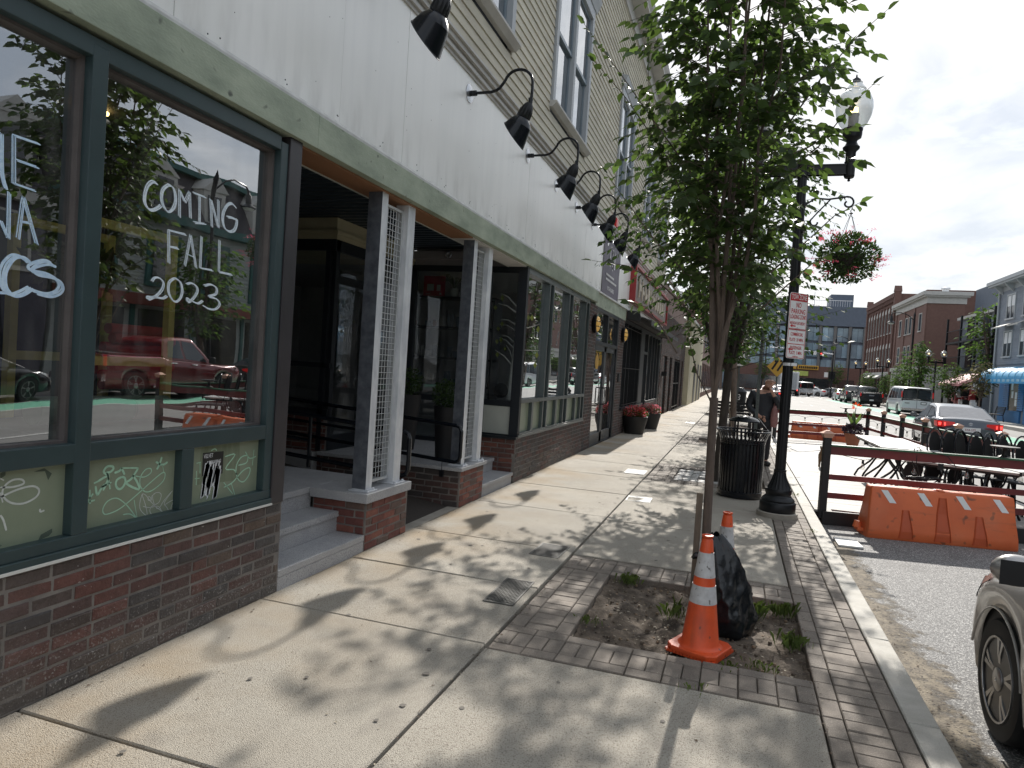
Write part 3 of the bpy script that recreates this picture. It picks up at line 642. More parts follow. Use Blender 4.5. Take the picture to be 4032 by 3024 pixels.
tags('marker_tag', [[(1555,250),(1590,240)],[(1582,240),(1582,330)],[(1540,372),(1578,368)],[(1555,310),(1552,422)],[(1780,197),(1860,180),(1785,290),(1850,300),(1872,340)],[(1885,265),(1950,245),(1957,190),(1905,205),(1868,280),(1880,370),(1925,396),(1970,340),(1975,285),(1920,310),(1840,400),(1770,440)],[(2010,142),(1996,266)],[(1942,158),(1975,210),(2025,194)],[(1830,408),(1862,515)],[(1862,515),(1768,545)],[(1670,150),(1700,135),(1715,150)],[(1770,400),(1840,490)]], .0075, m_tag, pans[3])
tags('marker_tag', [[(0,440),(100,437),(185,410),(170,378),(100,382),(35,430),(18,500),(80,560),(180,568),(280,520),(308,462),(255,430),(130,460),(0,520)],[(0,370),(30,385)],[(0,660),(25,700),(48,782)],[(315,610),(318,632),(350,622)],[(0,480),(20,560)]], .0085, m_tagw, pans[1])
hb = MB(); P = [ft(a, c) for a, c in ((1605,168),(1770,153),(1760,330),(1596,352))]
hb.poly([(xp+.0018, p[1], p[2]) for p in P]); hb.mat(1); rr = random.Random(4)
for i in range(22):
    a = 1620+rr.random()*112; c = 225+rr.random()*80; l = 90+rr.random()*200; wv = 8+rr.random()*22
    Q = [ft(x, y) for x, y in ((a,c),(a+wv,c-4),(a+wv-22-l*.06,c+l*.9),(a-24-l*.06,c+l))]
    hb.poly([(xp+.0026, p[1], p[2]) for p in Q])
cy = ft(1648,192); hb.text('VELVET', (xp+.0029, cy[1], cy[2]), (0,.99,.02), (0,0,1), .022, .075)
cy = ft(1700,238); hb.text('DREAMING', (xp+.0029, cy[1], cy[2]), (0,.99,.02), (0,0,1), .020, .095)
B(hb, 'handbill', [mat('handbill black', (.018,.018,.018), .5), mat('torn paper', (.70,.72,.74), .7, amt=.15)], pans[3])
dk = MB()
for q in ([(1600,85),(1895,70),(1900,380),(1560,420)],):
    dk.poly([(xp+.0008, *ft(a, c)[1:]) for a, c in q])
B(dk, 'old_glue_patch', mat('old glue', (.135,.165,.10), .6, col2=(.20,.235,.16), ns=7, nd=8, stretch=(1,4,.7)), pans[3])
dk = MB()
for q in ([(265,318),(350,288),(410,330),(380,385),(362,330),(355,312)],[(322,815),(412,765),(412,795),(385,825),(300,862)],[(0,330),(45,305),(42,345),(0,375)],[(0,895),(15,900),(0,910)]):
    dk.poly([(xp+.0008, *ft(a, c)[1:]) for a, c in q])
B(dk, 'old_glue_patch', mat('peeled patch', (.09,.12,.09), .6), pans[1])
# --- beam, fascia sheets, moulding
B(MB().box(X0-.16, -3, 2.95, X0+.045, 3.955, 3.175), 'beam', m_beam, bevel=.004)
B(MB().box(X0-.16, 3.958, 2.952, X0+.043, 13.64, 3.172), 'beam', m_beam, bevel=.004)
B(MB().box(X0-.16, 13.643, 2.90, X0-.005, 17.55, 3.185), 'beam', m_beam, bevel=.004)
fy_ = [-3,.3,2.75,4.25,5.20,6.62,8.72,10.5,12.3,13.64,15.4,17.62,20.1,22.6,26.2]
for i in range(len(fy_)-1): B(MB().box(X0-.06, fy_[i]+.002, 3.19, X0+.002+(.0 if i % 2 else .0015), fy_[i+1]-.002, 4.5), 'fascia_panel', m_fascia)
tr = MB().box(X0-.05,-3,3.176,X0+.03,26.2,3.196); tr.prism([(X0-.05,3.196),(X0+.024,3.196),(X0+.012,3.222),(X0-.05,3.23)], 'y', -3, 26.2)
B(tr, 'flashing', m_fasc2)
mo = MB()
for z0, z1, d in ((4.5,4.535,.02),(4.535,4.57,.045),(4.57,4.60,.03),(4.60,4.65,.07),(4.65,4.675,.10)): mo.box(X0-.05,-3,z0,X0+d,26.2,z1-.001)
B(mo, 'moulding', m_trim)
# screw heads on the fascia
sc = MB(); r = random.Random(8)
for y in np.arange(2.4, 14, .62):
    for z in (3.25, 3.27):
        sc.lathe([(.005,0),(.004,.003),(0,.004)], (X0+.0035, y+r.uniform(-.05,.05), z+r.uniform(-.01,.02)), 6, Quaternion((0,1,0), R(90)))
for _ in range(60): sc.lathe([(.0035,0),(0,.003)], (X0+.0035, r.uniform(3,13), r.uniform(3.3,4.4)), 6, Quaternion((0,1,0), R(90)))
B(sc, 'screw_heads', m_framed, kind='stuff')
# --- clapboards between the upper windows
WIN = [(1.1,3.25),(5.60,7.78),(9.57,11.85),(14.95,17.05),(19.4,21.5),(23.4,25.3)]
zs, zt = 5.40, 7.62; ZE = 9.75; EX = .118
z = 4.675; i = 0; rr = random.Random(2)
XW = X0-.035
while z < ZE:
    z1 = z+EX; spans = []; a = -3
    if z1 > zs-.09 and z < zt+.42:
        for w0, w1 in WIN: spans.append((a, w0-.02)); a = w1+.02
    spans.append((a, 26.2))
    for s0, s1 in spans:
        m = MB().prism([(XW-.05,z-.012),(XW+.019,z-.012),(XW+.017,z),(XW+.0015,z1+.006),(XW-.05,z1+.006)], 'y', s0, s1)
        B(m, 'clapboard', m_clap)
    z = z1; i += 1
B(MB().box(XW-.25,-3,4.66,XW-.05,26.2,ZE+.2), 'wall_core', m_int)
for k, (w0, w1) in enumerate(WIN):
    t = .12; m = MB()
    m.box(XW-.06, w0, zs, X0+.012, w0+t, zt); m.box(XW-.06, w1-t, zs, X0+.012, w1, zt)
    m.box(XW-.06, w0, zt, X0+.014, w1, zt+.17)
    mid = (w0+w1)/2; m.box(XW-.06, mid-.06, zs, X0+.008, mid+.06, zt)
    wf = B(m, 'upper_window', m_wtrim)
    m = MB(); m.prism([(XW,zt+.17),(X0+.03,zt+.17),(X0+.05,zt+.22),(X0+.09,zt+.30),(X0+.11,zt+.36),(XW,zt+.39)], 'y', w0-.07, w1+.07)
    B(m, 'hood', m_wtrim, wf)
    m = MB(); m.prism([(XW,zs-.085),(X0+.02,zs-.085),(X0+.06,zs-.05),(X0+.085,zs-.03),(X0+.085,zs),(XW,zs+.005)], 'y', w0-.05, w1+.05)
    B(m, 'sill', m_trim, wf)
    for a, c in ((w0+t, mid-.06), (mid+.06, w1-t)):
        m = MB(); zm = (zs+zt)/2
        for z0, z1, d in ((zs,zm+.025,0),(zm-.025,zt,.03)):
            x1 = XW-.03+d; m.box(x1-.03,a,z0,x1,a+.05,z1); m.box(x1-.03,c-.05,z0,x1,c,z1); m.box(x1-.03,a+.05,z0,x1,c-.05,z0+.055); m.box(x1-.03,a+.05,z1-.05,x1,c-.05,z1)
        sh = B(m, 'sash', m_sash, wf)
        g = MB()
        for z0, z1, d in ((zs,zm,0),(zm,zt,.03)): x1 = XW-.045+d; g.poly([(x1,a+.05,z0+.05),(x1,c-.05,z0+.05),(x1,c-.05,z1-.04),(x1,a+.05,z1-.04)])
        g.mat(1).poly([(XW-.048,a,zs),(XW-.048,c,zs),(XW-.048,c,zt),(XW-.048,a,zt)])
        B(g, 'pane', [m_glassup, mat('drawn blind', (.16,.19,.22), .8, amt=.2, ns=2)] if k == 0 and a < 2 else [m_glassup, bpy.data.materials['drawn blind']], wf)
m = MB()
m.box(XW-.3,-3,ZE-.32,XW+.045,26.2,ZE); m.box(XW-.3,-3,ZE,XW+.36,26.2,ZE+.06); m.prism([(XW-.3,ZE+.06),(XW+.30,ZE+.06),(XW+.40,ZE+.20),(XW+.44,ZE+.28),(XW-.3,ZE+.30)],'y',-3,26.3)
B(m, 'eave_cornice', m_trim)
B(MB().box(-11,-3,ZE+.3,XW+.40,26.25,ZE+.36), 'roof', m_int)
# --- entrance recess: steps, brick piers, galvanised posts with mesh, ramp, rails, inner shop fronts
st = MB()
st.box(-3.07, 3.845, -.05, X0-.002, 4.948, .085); st.box(-3.10, 3.845, .087, X0+.0, 4.95, .135)
st.box(-3.34, 3.845, .135, -3.058, 4.95, .255); st.box(-3.37, 3.845, .257, -3.045, 4.95, .305)
st.box(-3.60, 3.845, .305, -3.322, 4.95, .425)
B(st, 'granite_steps', m_gran, bevel=.004)
B(MB().box(-7.2, 3.845, .427, -3.31, 5.66, .477).box(-3.308, 4.905, .40, X0+.032, 5.70, .477), 'granite_landing', m_gran, bevel=.004)
B(MB().box(-7.2, 3.845, -.05, -3.6, 5.66, .427), 'landing_core', m_mortar)
p1 = brick_wall('brick_pier', (X0, 4.952, 0), Yp, Xp, .74, .40, True, m_brickr, m_brickj, thick=.45)
brick_wall('pier_side', (-3.30, 4.949, 0), Xp, -Yp, .498, .40, True, m_brickr, m_brickj, thick=.02)
brick_wall('brick_pier', (X0, 6.955, 0), Yp, Xp, .72, .40, True, m_brickr, m_brickj, thick=.35)
brick_wall('pier_side', (-4.55, 6.951, 0), Xp, -Yp, 1.745, .40, False, m_brickr, m_brickj, thick=.3)
B(MB().box(-4.6, 6.915, .402, X0+.032, 7.70, .442), 'granite_cap', m_gran, bevel=.004)
B(MB().box(-4.6, 7.70, .30, -3.4, 9.0, .44), 'upper_landing', m_gran)
s2 = MB(); s2.box(-3.4, 7.68, -.02, X0-.02, 8.86, .10); s2.box(-3.4,7.68,.102,X0-.0,8.86,.145); s2.box(-3.4,7.68,.145,-3.1,8.86,.27); s2.box(-3.4,7.68,.272,-3.08,8.86,.315)
B(s2, 'granite_steps', m_gran, bevel=.004)
rp_ = MB(); rp_.prism([(X0-.12,.004),(X0-.12,-.05),(-6.6,-.05),(-6.6,.46)], 'y', 5.70, 6.954)
ramp = B(rp_, 'ramp', m_paverj)
tl = MB()
for i in range(15):
    x = X0-.135-i*.205
    for j in range(6):
        y = 5.71+j*.207; zz_ = .004+(X0-.12-x)*.12
        tl.obox((x-.1, y+.1, zz_), (.198, .2, .012), Quaternion((0,1,0), math.atan(.12)))
B(tl, 'ramp_tiles', mat('ramp tile', (.30,.30,.31), .7, ns=5, amt=.2, rnd=.1, island=True, bump=.15), ramp, kind='stuff')
B(MB().box(X0-.12, 5.70, -.06, X0+.0, 6.95, .006), 'ramp_kerb', m_conc2)
# posts: two tubes with a wire mesh between, twice
def mesh_post(y0, zb):
    g = MB(); ya, yb = y0, y0+.47
    for y, dy in ((ya,.10),(yb,.13)):
        g.box(-2.965, y, zb+.012, -2.838, y+dy, 2.945)
        g.box(-2.985, y-.03, zb, -2.80, y+dy+.035, zb+.012)
    for y in (ya-.012, ya+.085, yb-.012, yb+.14):
        for x in (-2.815,): g.lathe([(.012,zb+.012),(.012,zb+.028),(0,zb+.03)], (x,y,0), 6)
    post = B(g, 'mesh_post', m_galv, bevel=.004)
    B(MB().box(-2.966, ya-.0015, zb+.02, -2.839, ya-.0005, 2.94), 'dark_face', m_galvd, post)  # thin darker sheet over the near face of the first tube
    fm = MB(); a, c = ya+.105, yb-.005; x = -2.90
    for yy in (a, c-.02): fm.box(x-.012, yy, zb+.07, x+.012, yy+.02, 2.86)
    fm.box(x-.012, a, zb+.05, x+.012, c, zb+.07); fm.box(x-.012, a, 2.86, x+.012, c, 2.88)
    for i in range(1, 7):
        y = a+.01+(c-a-.02)*i/7; fm.tube([(x,y,zb+.07),(x,y,2.86)], .0028, 5, False)
    n = int((2.79-zb)/.0508)
    for i in range(1, n):
        z = zb+.07+i*.0508; fm.tube([(x+.005,a,z),(x+.005,c,z)], .0028, 5, False)
    B(fm, 'wire_mesh', m_mesh, post)
mesh_post(4.995, .477); mesh_post(7.05, .442)
# soffit, ceiling
B(MB().box(-3.075, 3.845, 2.936, X0-.162+.14, 6.95, 2.949), 'wood_soffit', m_soffit)
B(MB().box(-3.075, 6.952, 2.936, X0-.022, 8.94, 2.949), 'plaster_soffit', mat('plaster', (.62,.60,.57), .8, ns=4, amt=.1))
B(MB().box(-3.09, 3.845, 2.93, -3.076, 8.94, 3.22), 'soffit_trim', m_paleplate)
cg = MB(); n = 150; P = []
for i in range(n+1):
    y = 3.6+i*5.6/n; P.append([(-3.09, y, 3.19+(.012 if (i//2) % 2 else -.012)), (-9, y, 3.19+(.012 if (i//2) % 2 else -.012))])
B(cg.grid(P), 'corrugated_ceiling', m_corr)
# inner shop volume with corner at (-4.55, 7.0)
iv = MB(); XA = -4.55
for z0, z1, x1 in ((3.03,3.18,0),(2.985,3.03,.03),(2.93,2.985,.015)): iv.box(-9, 7.0-x1, z0, XA+x1, 9.0, z1)
B(iv, 'frieze', mat('cream frieze', (.40,.36,.24), .7, ns=3, amt=.15))
ib = MB()
ib.box(XA-.05, 7.02, 2.80, XA, 9.0, 2.93); ib.box(XA-.05,7.02,.44,XA,7.10,2.93); ib.box(XA-.05,7.75,.44,XA,7.86,2.80); ib.box(XA-.05,7.10,2.43,XA,7.75,2.52); ib.box(XA-.05,7.10,.44,XA,7.75,.62)
ib.box(XA-.05,7.86,.84,XA,9.0,.92); ib.box(XA-.05,8.9,.44,XA,9.0,2.8); ib.box(-9,7.0,2.80,XA,7.05,2.93)
for x in (-4.62,-5.5,-6.6): ib.box(x-.06,7.0,.44,x,7.05,2.8)
ib.box(-9,7.0,.84,XA,7.05,.93); ib.box(-9,7.0,1.42,XA,7.05,1.48)
ifr = B(ib, 'inner_frame', m_inframe)
B(MB().poly([(XA-.03,7.1,.6),(XA-.03,8.95,.6),(XA-.03,8.95,2.8),(XA-.03,7.1,2.8)]).poly([(-9,7.03,.9),(XA,7.03,.9),(XA,7.03,2.8),(-9,7.03,2.8)]), 'pane', m_glass2, ifr)
brick_wall('brick_bulkhead', (-8.5, 7.01, .2), Xp, -Yp, 3.95, .64, False, m_brickr, m_brickd, thick=.03)
B(MB().box(-9.2,6.9,-.05,XA-.1,9.6,.43).box(-9.2,9.6,.4,-3.0,12.9,.45).box(-9.3,3.6,0,-9.2,13,3.3).box(-9.2,12.9,.4,X0-.15,13,3.1).box(-9.2,9.0,3.0,X0-.16,12.9,3.05).box(-9.2,3.80,.45,-2.97,3.843,3.22), 'inner_walls', m_intw)
# back of the recess, y = 9: shelf window with a red poster, plants; return window by the street
rb = MB()
rb.box(-4.55,8.97,2.86,X0-.1,9.02,2.94); rb.box(-4.55,8.97,.44,-4.47,9.02,2.9); rb.box(-3.40,8.96,.44,-3.325,9.02,2.9); rb.box(-2.93,8.945,.60,X0-.0,9.03,2.93)
rb.box(-4.5,8.97,1.02,X0-.1,9.02,1.10); rb.box(-3.33,8.965,.585,-2.9,9.02,.64); rb.box(-4.5,8.97,.44,-3.4,9.02,.50)
rf = B(rb, 'return_window', m_inframe)
B(MB().poly([(-4.5,9.0,.5),(-2.93,9.0,.5),(-2.93,9.0,2.88),(-4.5,9.0,2.88)]), 'pane', m_glass2, rf)
B(MB().box(-3.325,8.975,.64,-2.93,8.99,1.02), 'pale_panel', m_paleplate, rf)
fz = MB()
for z0,z1,d in ((2.94,3.02,.02),(3.02,3.13,.10),(3.13,3.19,.02)): fz.box(-4.5,9.0-d,z0,-3.09,9.03,z1)
B(fz, 'frieze', mat('grey frieze', (.20,.185,.185), .6, amt=.12))
B(MB().lathe([(.05,0),(.05,.02),(.035,.025),(.03,.01),(0,.01)], (-3.95,8.88,3.075), 16, Quaternion((1,0,0), R(90))), 'ceiling_spot', m_plate)
brick_wall('brick_base', (-3.36, 8.895, 0), Xp, -Yp, .555, .585, False, m_brickr, m_brickd, thick=.03)
B(MB().box(-3.36, 8.86, .587, X0+.01, 8.954, .62), 'sill', m_framed)
led = MB()
for i in range(9): led.sphere((-3.38,5.20+i*.065,3.168),.012,6,4)
lstrip = B(led, 'led_strip', m_led)
# things seen in the entrance
rl = thing('ramp_handrail', 'black tube handrail with rounded end loops along the ramp, between the brick piers', 'handrail', (-3.5,5.75,.3)); 
def loop(y, x0, z0, z1, slope=.0, xe=-6.2):
    c = .06; return [(xe,y,z1+slope*(x0-xe)),(x0-c,y,z1),(x0-.018,y,z1-.018),(x0,y,z1-c),(x0,y,z0+c),(x0-.018,y,z0+.018),(x0-c,y,z0),(xe,y,z0+slope*(x0-xe))]
B(MB().tube(loop(5.735,-2.83,.51,.92,.06),.021,10), 'rail', m_blackg, rl); B(MB().tube(loop(6.92,-2.80,.50,.90,.06),.021,10), 'rail', m_blackg, rl)
pp = MB()
for x in (-3.9,-5.2): pp.tube([(x,5.735,.477),(x,5.735,.99)],.018,8); pp.tube([(x,6.93,.44),(x,6.93,.98)],.018,8)
pp.tube([(-4.0,6.93,.74),(-6.2,6.93,.85)],.016,8); pp.tube([(-3.9,5.735,.74),(-6.2,5.735,.88)],.016,8)
B(pp, 'post', m_blackg, rl)
B(MB().tube([(-3.0,6.90,.50),(-3.0,6.90,.40)],.004,6).box(-3.022,6.885,.33,-2.978,6.915,.40), 'padlock', m_black, rl)
def leaves(n, c, rad, L, m, seed, squash=1, face=None):
    """a clump of small leaves round c"""
    r = random.Random(seed); b = MB(); c = Vector(c)
    for _ in range(n):
        d = Vector((r.gauss(0,1), r.gauss(0,1), r.gauss(0,1))).normalized(); p = c + Vector((d.x*rad, d.y*rad, d.z*rad*squash))*(r.random()**.4)
        u = (d + Vector((r.uniform(-1,1), r.uniform(-1,1), r.uniform(-.6,1)))).normalized(); s = u.orthogonal().normalized(); s = Quaternion(u, r.random()*6.28) @ s
        l = L*r.uniform(.6,1.2); k = r.randrange(len(m)) if isinstance(m, list) else 0; b.mat(k)
        b.add([p, p+u*l*.45+s*l*.3, p+u*l, p+u*l*.45-s*l*.3], [(0,1,2,3)])
    return b
def planter(x, y, z, h, r0, r1, label, lrad, n, seed):
    t = thing('planter', label, 'planter', (x,y,z), 0, 'tall black planters in the entrance')
    MB().lathe([(r0,0),(r1,h),(r1-.02,h),(r1-.03,h-.04),(0,h-.04)], n=20).build('pot', m_blackm, t, smooth=True)
    leaves(n, (0,0,h+lrad*.75), lrad, .035, m_leaf2, seed, .9).build('boxwood', m_leaf2, t)
planter(-3.20,7.42,.442,.62,.11,.155,'tall black tapered planter with a round boxwood, left of the second mesh post',.19,900,1)
planter(-3.98,7.9,.442,.70,.13,.19,'black planter with boxwood half hidden by the first mesh post, deeper in the entrance',.21,800,2)
# shelf display behind the back window
sh = thing('display_shelf', 'dark shelf unit with rows of cards and small pots behind the entrance window', 'shelf', (-4.3,9.6,.45))
ms = MB()
for z in (1.22,1.62,2.08,2.53): ms.box(-4.9,9.5,z,-3.45,9.85,z+.03)
for x in (-4.9,-3.47): ms.box(x,9.5,.45,x+.02,9.85,2.56)
B(ms, 'rack', m_inframe, sh)
cm = MB(); r = random.Random(9)
for z in (1.25,1.65,2.11):
    for i in range(11): x = -4.82+i*.12; cm.mat(r.randrange(4)).box(x,9.55+r.random()*.1,z,x+r.uniform(.05,.1),9.6+r.random()*.1,z+r.uniform(.07,.2))
B(cm, 'stock', [mat('stock a',(.30,.29,.27),.7),mat('stock b',(.22,.08,.05),.7),mat('stock c',(.08,.11,.14),.7),mat('stock d',(.34,.32,.30),.7)], sh, kind='stuff')
po = MB().box(-4.62,9.52,2.56,-4.28,9.56,2.86); po.mat(1).box(-4.56,9.515,2.64,-4.45,9.519,2.74).box(-4.40,9.515,2.64,-4.34,9.519,2.73).box(-4.58,9.515,2.585,-4.50,9.519,2.592).box(-4.35,9.515,2.58,-4.32,9.519,2.61)
tag(po.build('red_box', [mat('red print',(.36,.02,.04),.5), m_paleplate]), 'red printed board with white patches on the top shelf inside the entrance', 'poster')
pt = thing('spider_plant', 'spiky potted plant in a white pot beside the red board on the top shelf', 'plant', (-4.16,9.62,2.56))
MB().lathe([(.05,0),(.07,.13),(.06,.13),(0,.11)], n=14).build('pot', m_paleplate, pt, smooth=True)
b = MB(); r = random.Random(3)
for _ in range(26):
    a = r.random()*6.28; l = r.uniform(.2,.36); d = Vector((math.cos(a)*l,math.sin(a)*l,0)); b.tube([(0,0,.12),Vector((0,0,.12+l*.6))+d*.4,Vector((0,0,.12+l*.45))+d],[.006,.005,.001],4,False)
b.build('blades', m_leaf2, pt)
ps = thing('easel_sign', 'pale framed poster leaning inside the dark left part of the entrance', 'poster', (-5.6,7.3,.95))
B(MB().box(-5.62,7.25,1.0,-5.32,7.28,1.36), 'frame', m_paleplate, ps); B(MB().box(-5.60,7.245,1.02,-5.34,7.249,1.34), 'print', mat('blue print',(.06,.10,.16),.6), ps)
# white branch with paper leaves in the bay's end window
wt = thing('paper_leaf_tree', 'white painted branch hung with green paper leaves inside the end window', 'display tree', (-3.12,9.35,1.1))
b = MB().tube([(-3.10,9.35,1.1),(-3.07,9.35,1.6),(-3.03,9.34,2.1),(-3.0,9.35,2.6)],[.035,.025,.018,.006],8)
r = random.Random(5); tips = []
for i in range(12):
    z = 1.5+i*.085; a = R(180)+r.uniform(-1.0,1.0) if i % 3 else r.uniform(-.5,.5); l = r.uniform(.18,.40); q = Vector((-3.07+.0*i,9.35,z)); e = q+Vector((math.cos(a)*l,math.sin(a)*.2,r.uniform(.05,.22)))
    b.tube([q,(q+e)/2+Vector((0,0,.03)),e],[.012,.008,.003],6); tips.append(e)
B(b, 'branch', mat('white branch',(.62,.60,.55),.7), wt, smooth=True)
b = MB()
for e in tips:
    for k in range(1):
        p = e+Vector((r.uniform(-.03,.03),r.uniform(-.03,.03),-.02)); l=r.uniform(.07,.11); b.add([p,p+Vector((-.03,0,-l*.5)),p+Vector((0,.01,-l)),p+Vector((.03,0,-l*.5))],[(0,1,2,3)])
B(b, 'paper_leaf', mat('paper leaf',(.30,.34,.08),.7), wt)
tag(MB().lathe([(.11,0),(.11,.02),(0,.03)], (-3.2,9.3,1.22), 20, Quaternion((1,0,0), R(80))).build('wall_clock', m_blackm), 'black round board leaning at the foot of the paper leaf tree', 'board')
# --- bay 2: base, panels, three tall panes
brick_wall('brick_base', (X0, 8.90, 0), Yp, Xp, 4.215, .60, True, m_brick, m_brickj)
f = MB()
f.box(X0-.10, 8.955, .602, X0+.012, 13.13, .64); f.box(X0-.10,8.955,.64,X0,13.13,.665); f.box(X0-.10,8.955,1.075,X0-.002,13.1,1.132); f.box(X0-.10,8.955,2.865,X0-.002,13.1,2.95)
for y0,y1 in ((8.958,9.042),(10.15,10.43),(11.44,11.75),(12.80,13.12)):
    f.box(X0-.10,y0,.665,X0-.0035,y0+.055,2.9); f.box(X0-.10,y1-.055,.665,X0-.003,y1,2.9)
for y in (9.58,10.95,12.36): f.box(X0-.10,y,.665,X0-.005,y+.085,1.075)
f2_ = B(f, 'shop_front', mat('bronze frame',(.075,.095,.095),.35,amt=.2), bevel=.003)
m = MB()
for y0,y1 in ((10.15,10.43),(11.44,11.75),(12.80,13.12)): m.box(X0-.10,y0+.055,.665,X0-.04,y1-.055,2.9)
B(m, 'mullion_core', m_framed, f2_)
for y0,y1 in ((9.042,10.15),(10.43,11.44),(11.75,12.80)): B(MB().poly([(X0-.07,y0,1.13),(X0-.07,y1,1.13),(X0-.07,y1,2.87),(X0-.07,y0,2.87)]), 'pane', m_glass, f2_)
for y0,y1 in ((9.042,9.58),(9.665,10.15),(10.21,10.95),(11.035,11.50),(11.70,12.36),(12.445,12.86)): B(MB().box(X0-.085,y0,.66,X0-.055,y1,1.08), 'lower_panel', m_panel, f2_)
# brick pier, door, transoms
B(MB().box(X0-.2,13.12,0,X0-.004,13.13,2.95), 'joint', m_framed)
brick_wall('brick_pier', (X0, 13.14, 0), Yp, Xp, .71, 2.90, False, m_brick, m_brickj, thick=.2)
brick_wall('brick_pier', (X0, 16.60, 0), Yp, Xp, .80, 2.90, False, m_brick, m_brickj, thick=.2)
d = MB()
for y0,y1 in ((13.86,13.96),(16.50,16.60)): d.box(X0-.11,y0,0,X0-.01,y1,2.9)
d.box(X0-.11,13.96,2.13,X0-.012,16.5,2.21); d.box(X0-.11,13.96,2.82,X0-.012,16.5,2.9)
d.box(X0-.11,15.17,2.21,X0-.013,15.29,2.82); d.box(X0-.11,13.96,-.01,X0-.012,16.5,.02)
df = B(d, 'door_frame', m_framed, bevel=.004)
B(MB().poly([(X0-.07,13.96,2.2),(X0-.07,16.5,2.2),(X0-.07,16.5,2.82),(X0-.07,13.96,2.82)]), 'pane', m_glass2, df)
for y0,y1,hy in ((13.965,15.225,15.05),(15.235,16.495,15.42)):
    l = MB(); l.box(X0-.09,y0,.02,X0-.04,y0+.11,2.13); l.box(X0-.09,y1-.11,.02,X0-.04,y1,2.13); l.box(X0-.09,y0,.02,X0-.04,y1,.24); l.box(X0-.09,y0,2.02,X0-.04,y1,2.13)
    lf = B(l, 'door', mat('door frame grey',(.045,.05,.055),.4) if hy < 15.2 else bpy.data.materials['door frame grey'])
    B(MB().poly([(X0-.065,y0+.1,.22),(X0-.065,y1-.1,.22),(X0-.065,y1-.1,2.05),(X0-.065,y0+.1,2.05)]), 'pane', m_glass2, lf)
    B(MB().tube([(X0-.04,hy,1.22),(X0+.03,hy,1.22),(X0+.035,hy,1.2),(X0+.035,hy,.88),(X0+.03,hy,.86),(X0-.04,hy,.86)],.013,8), 'handle', m_black, lf)
po = MB(); r = random.Random(2); P = []
for i in range(16):
    a = i/16*6.283; rr_ = .19*(1+.12*math.sin(i*3.1)); P.append((X0-.055, 14.42+rr_*1.0*math.cos(a), 1.78+.17*math.sin(a)*(1+.1*math.sin(i*2))))
B(po.poly(P), 'yellow_sticker', m_yellow, df)
B(MB().box(X0-.0,16.78,1.35,X0+.04,16.98,1.55), 'entry_box', m_blackm)
# next bays: gated windows under the awning
brick_wall('brick_base', (X0, 17.42, 0), Yp, Xp, 4.1, .64, False, m_brick, m_brickj)
f = MB(); f.box(X0-.12,17.42,.64,X0+.05,21.5,.69)
for y in (17.42,18.05,18.65,19.25,19.85,20.4): f.box(X0-.1,y,.69,X0-.01,y+.07,2.86)
f.box(X0-.1,17.42,2.86,X0-.01,26,2.95); f.box(X0-.1,20.5,.69,X0+.0,21.5,2.9); f.box(X0-.1,22.5,0,X0-.02,22.62,2.9); f.box(X0-.1,22.62,.66,X0,26.0,.71)
for y in (23.4,24.2,25.0,25.8): f.box(X0-.1,y,.7,X0-.01,y+.08,2.9)
f.box(X0-.1,21.5,2.2,X0-.02,22.5,2.28); f.box(X0-.1,25.88,0,X0+.0,26.1,2.9)
f3 = B(f, 'shop_front', m_framed)
gb = MB()
for i in range(22): y = 17.55+i*.14; gb.tube([(X0+.02,y,.72),(X0+.02,y,2.84)],.007,5,False)
for z in (.75,1.7,2.75): gb.tube([(X0+.02,17.5,z),(X0+.02,20.5,z)],.009,5,False)
B(gb, 'window_bars', m_black, f3, kind='stuff')
B(MB().poly([(X0-.06,17.42,.69),(X0-.06,20.5,.69),(X0-.06,20.5,2.9),(X0-.06,17.42,2.9)]).poly([(X0-.06,22.62,.7),(X0-.06,26,.7),(X0-.06,26,2.9),(X0-.06,22.62,2.9)]).poly([(X0-.08,21.5,0),(X0-.08,22.5,0),(X0-.08,22.5,2.9),(X0-.08,21.5,2.9)]), 'pane', m_glass2, f3)
brick_wall('brick_base', (X0, 22.62, 0), Yp, Xp, 3.3, .64, False, m_brick, m_brickj)
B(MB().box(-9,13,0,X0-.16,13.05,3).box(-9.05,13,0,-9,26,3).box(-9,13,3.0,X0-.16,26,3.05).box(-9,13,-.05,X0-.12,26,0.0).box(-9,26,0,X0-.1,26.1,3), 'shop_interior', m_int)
# --- banner, red signboard, awning
bn = MB(); P = []
for j in range(9):
    P.append([(X0+.012+.006*math.sin(j*1.3+i*.5), 14.02+i*2.02/12, 3.215+j*.145) for i in range(13)])
bn.grid(P)
bo = tag(bn.build('banner', mat('purple grey banner',(.17,.155,.195),.6,amt=.2,ns=5), smooth=True), 'purple grey vinyl banner with white lettering on the fascia above the glass door', 'banner')
bt = MB(); bt.text('917-410-8815', (X0+.024,15.0,3.36), (0,1,0),(0,0,1), .085, 1.3)
for z, wdt in ((3.52,1.2),(3.62,.9)):
    for i in range(int(wdt/.08)): bt.box(X0+.021,14.4+i*.085,z,X0+.022,14.4+i*.085+.06,z+.045)
for y in (14.75,15.3): bt.prism([(y-.05,3.85),(y+.05,3.85),(y,4.3)],'x',X0+.02,X0+.0215)
for i in range(3): bt.lathe([(.06,0),(.06,.001),(.045,.0012),(.045,0)], (X0+.022,15.05,3.85+i*.17), 14, Quaternion((0,1,0), R(90)))
bt.build('print', m_sign_w, bo)
sg = thing('signboard', 'red framed shop signboard with pale raised letters behind the tree leaves', 'sign', (X0,22,3.8))
m = MB(); m.box(X0,17.75,3.40,X0+.16,26.1,3.47); m.box(X0,17.75,4.33,X0+.16,26.1,4.40); m.box(X0,17.75,3.47,X0+.16,17.83,4.33); m.box(X0,26.0,3.47,X0+.16,26.1,4.33)
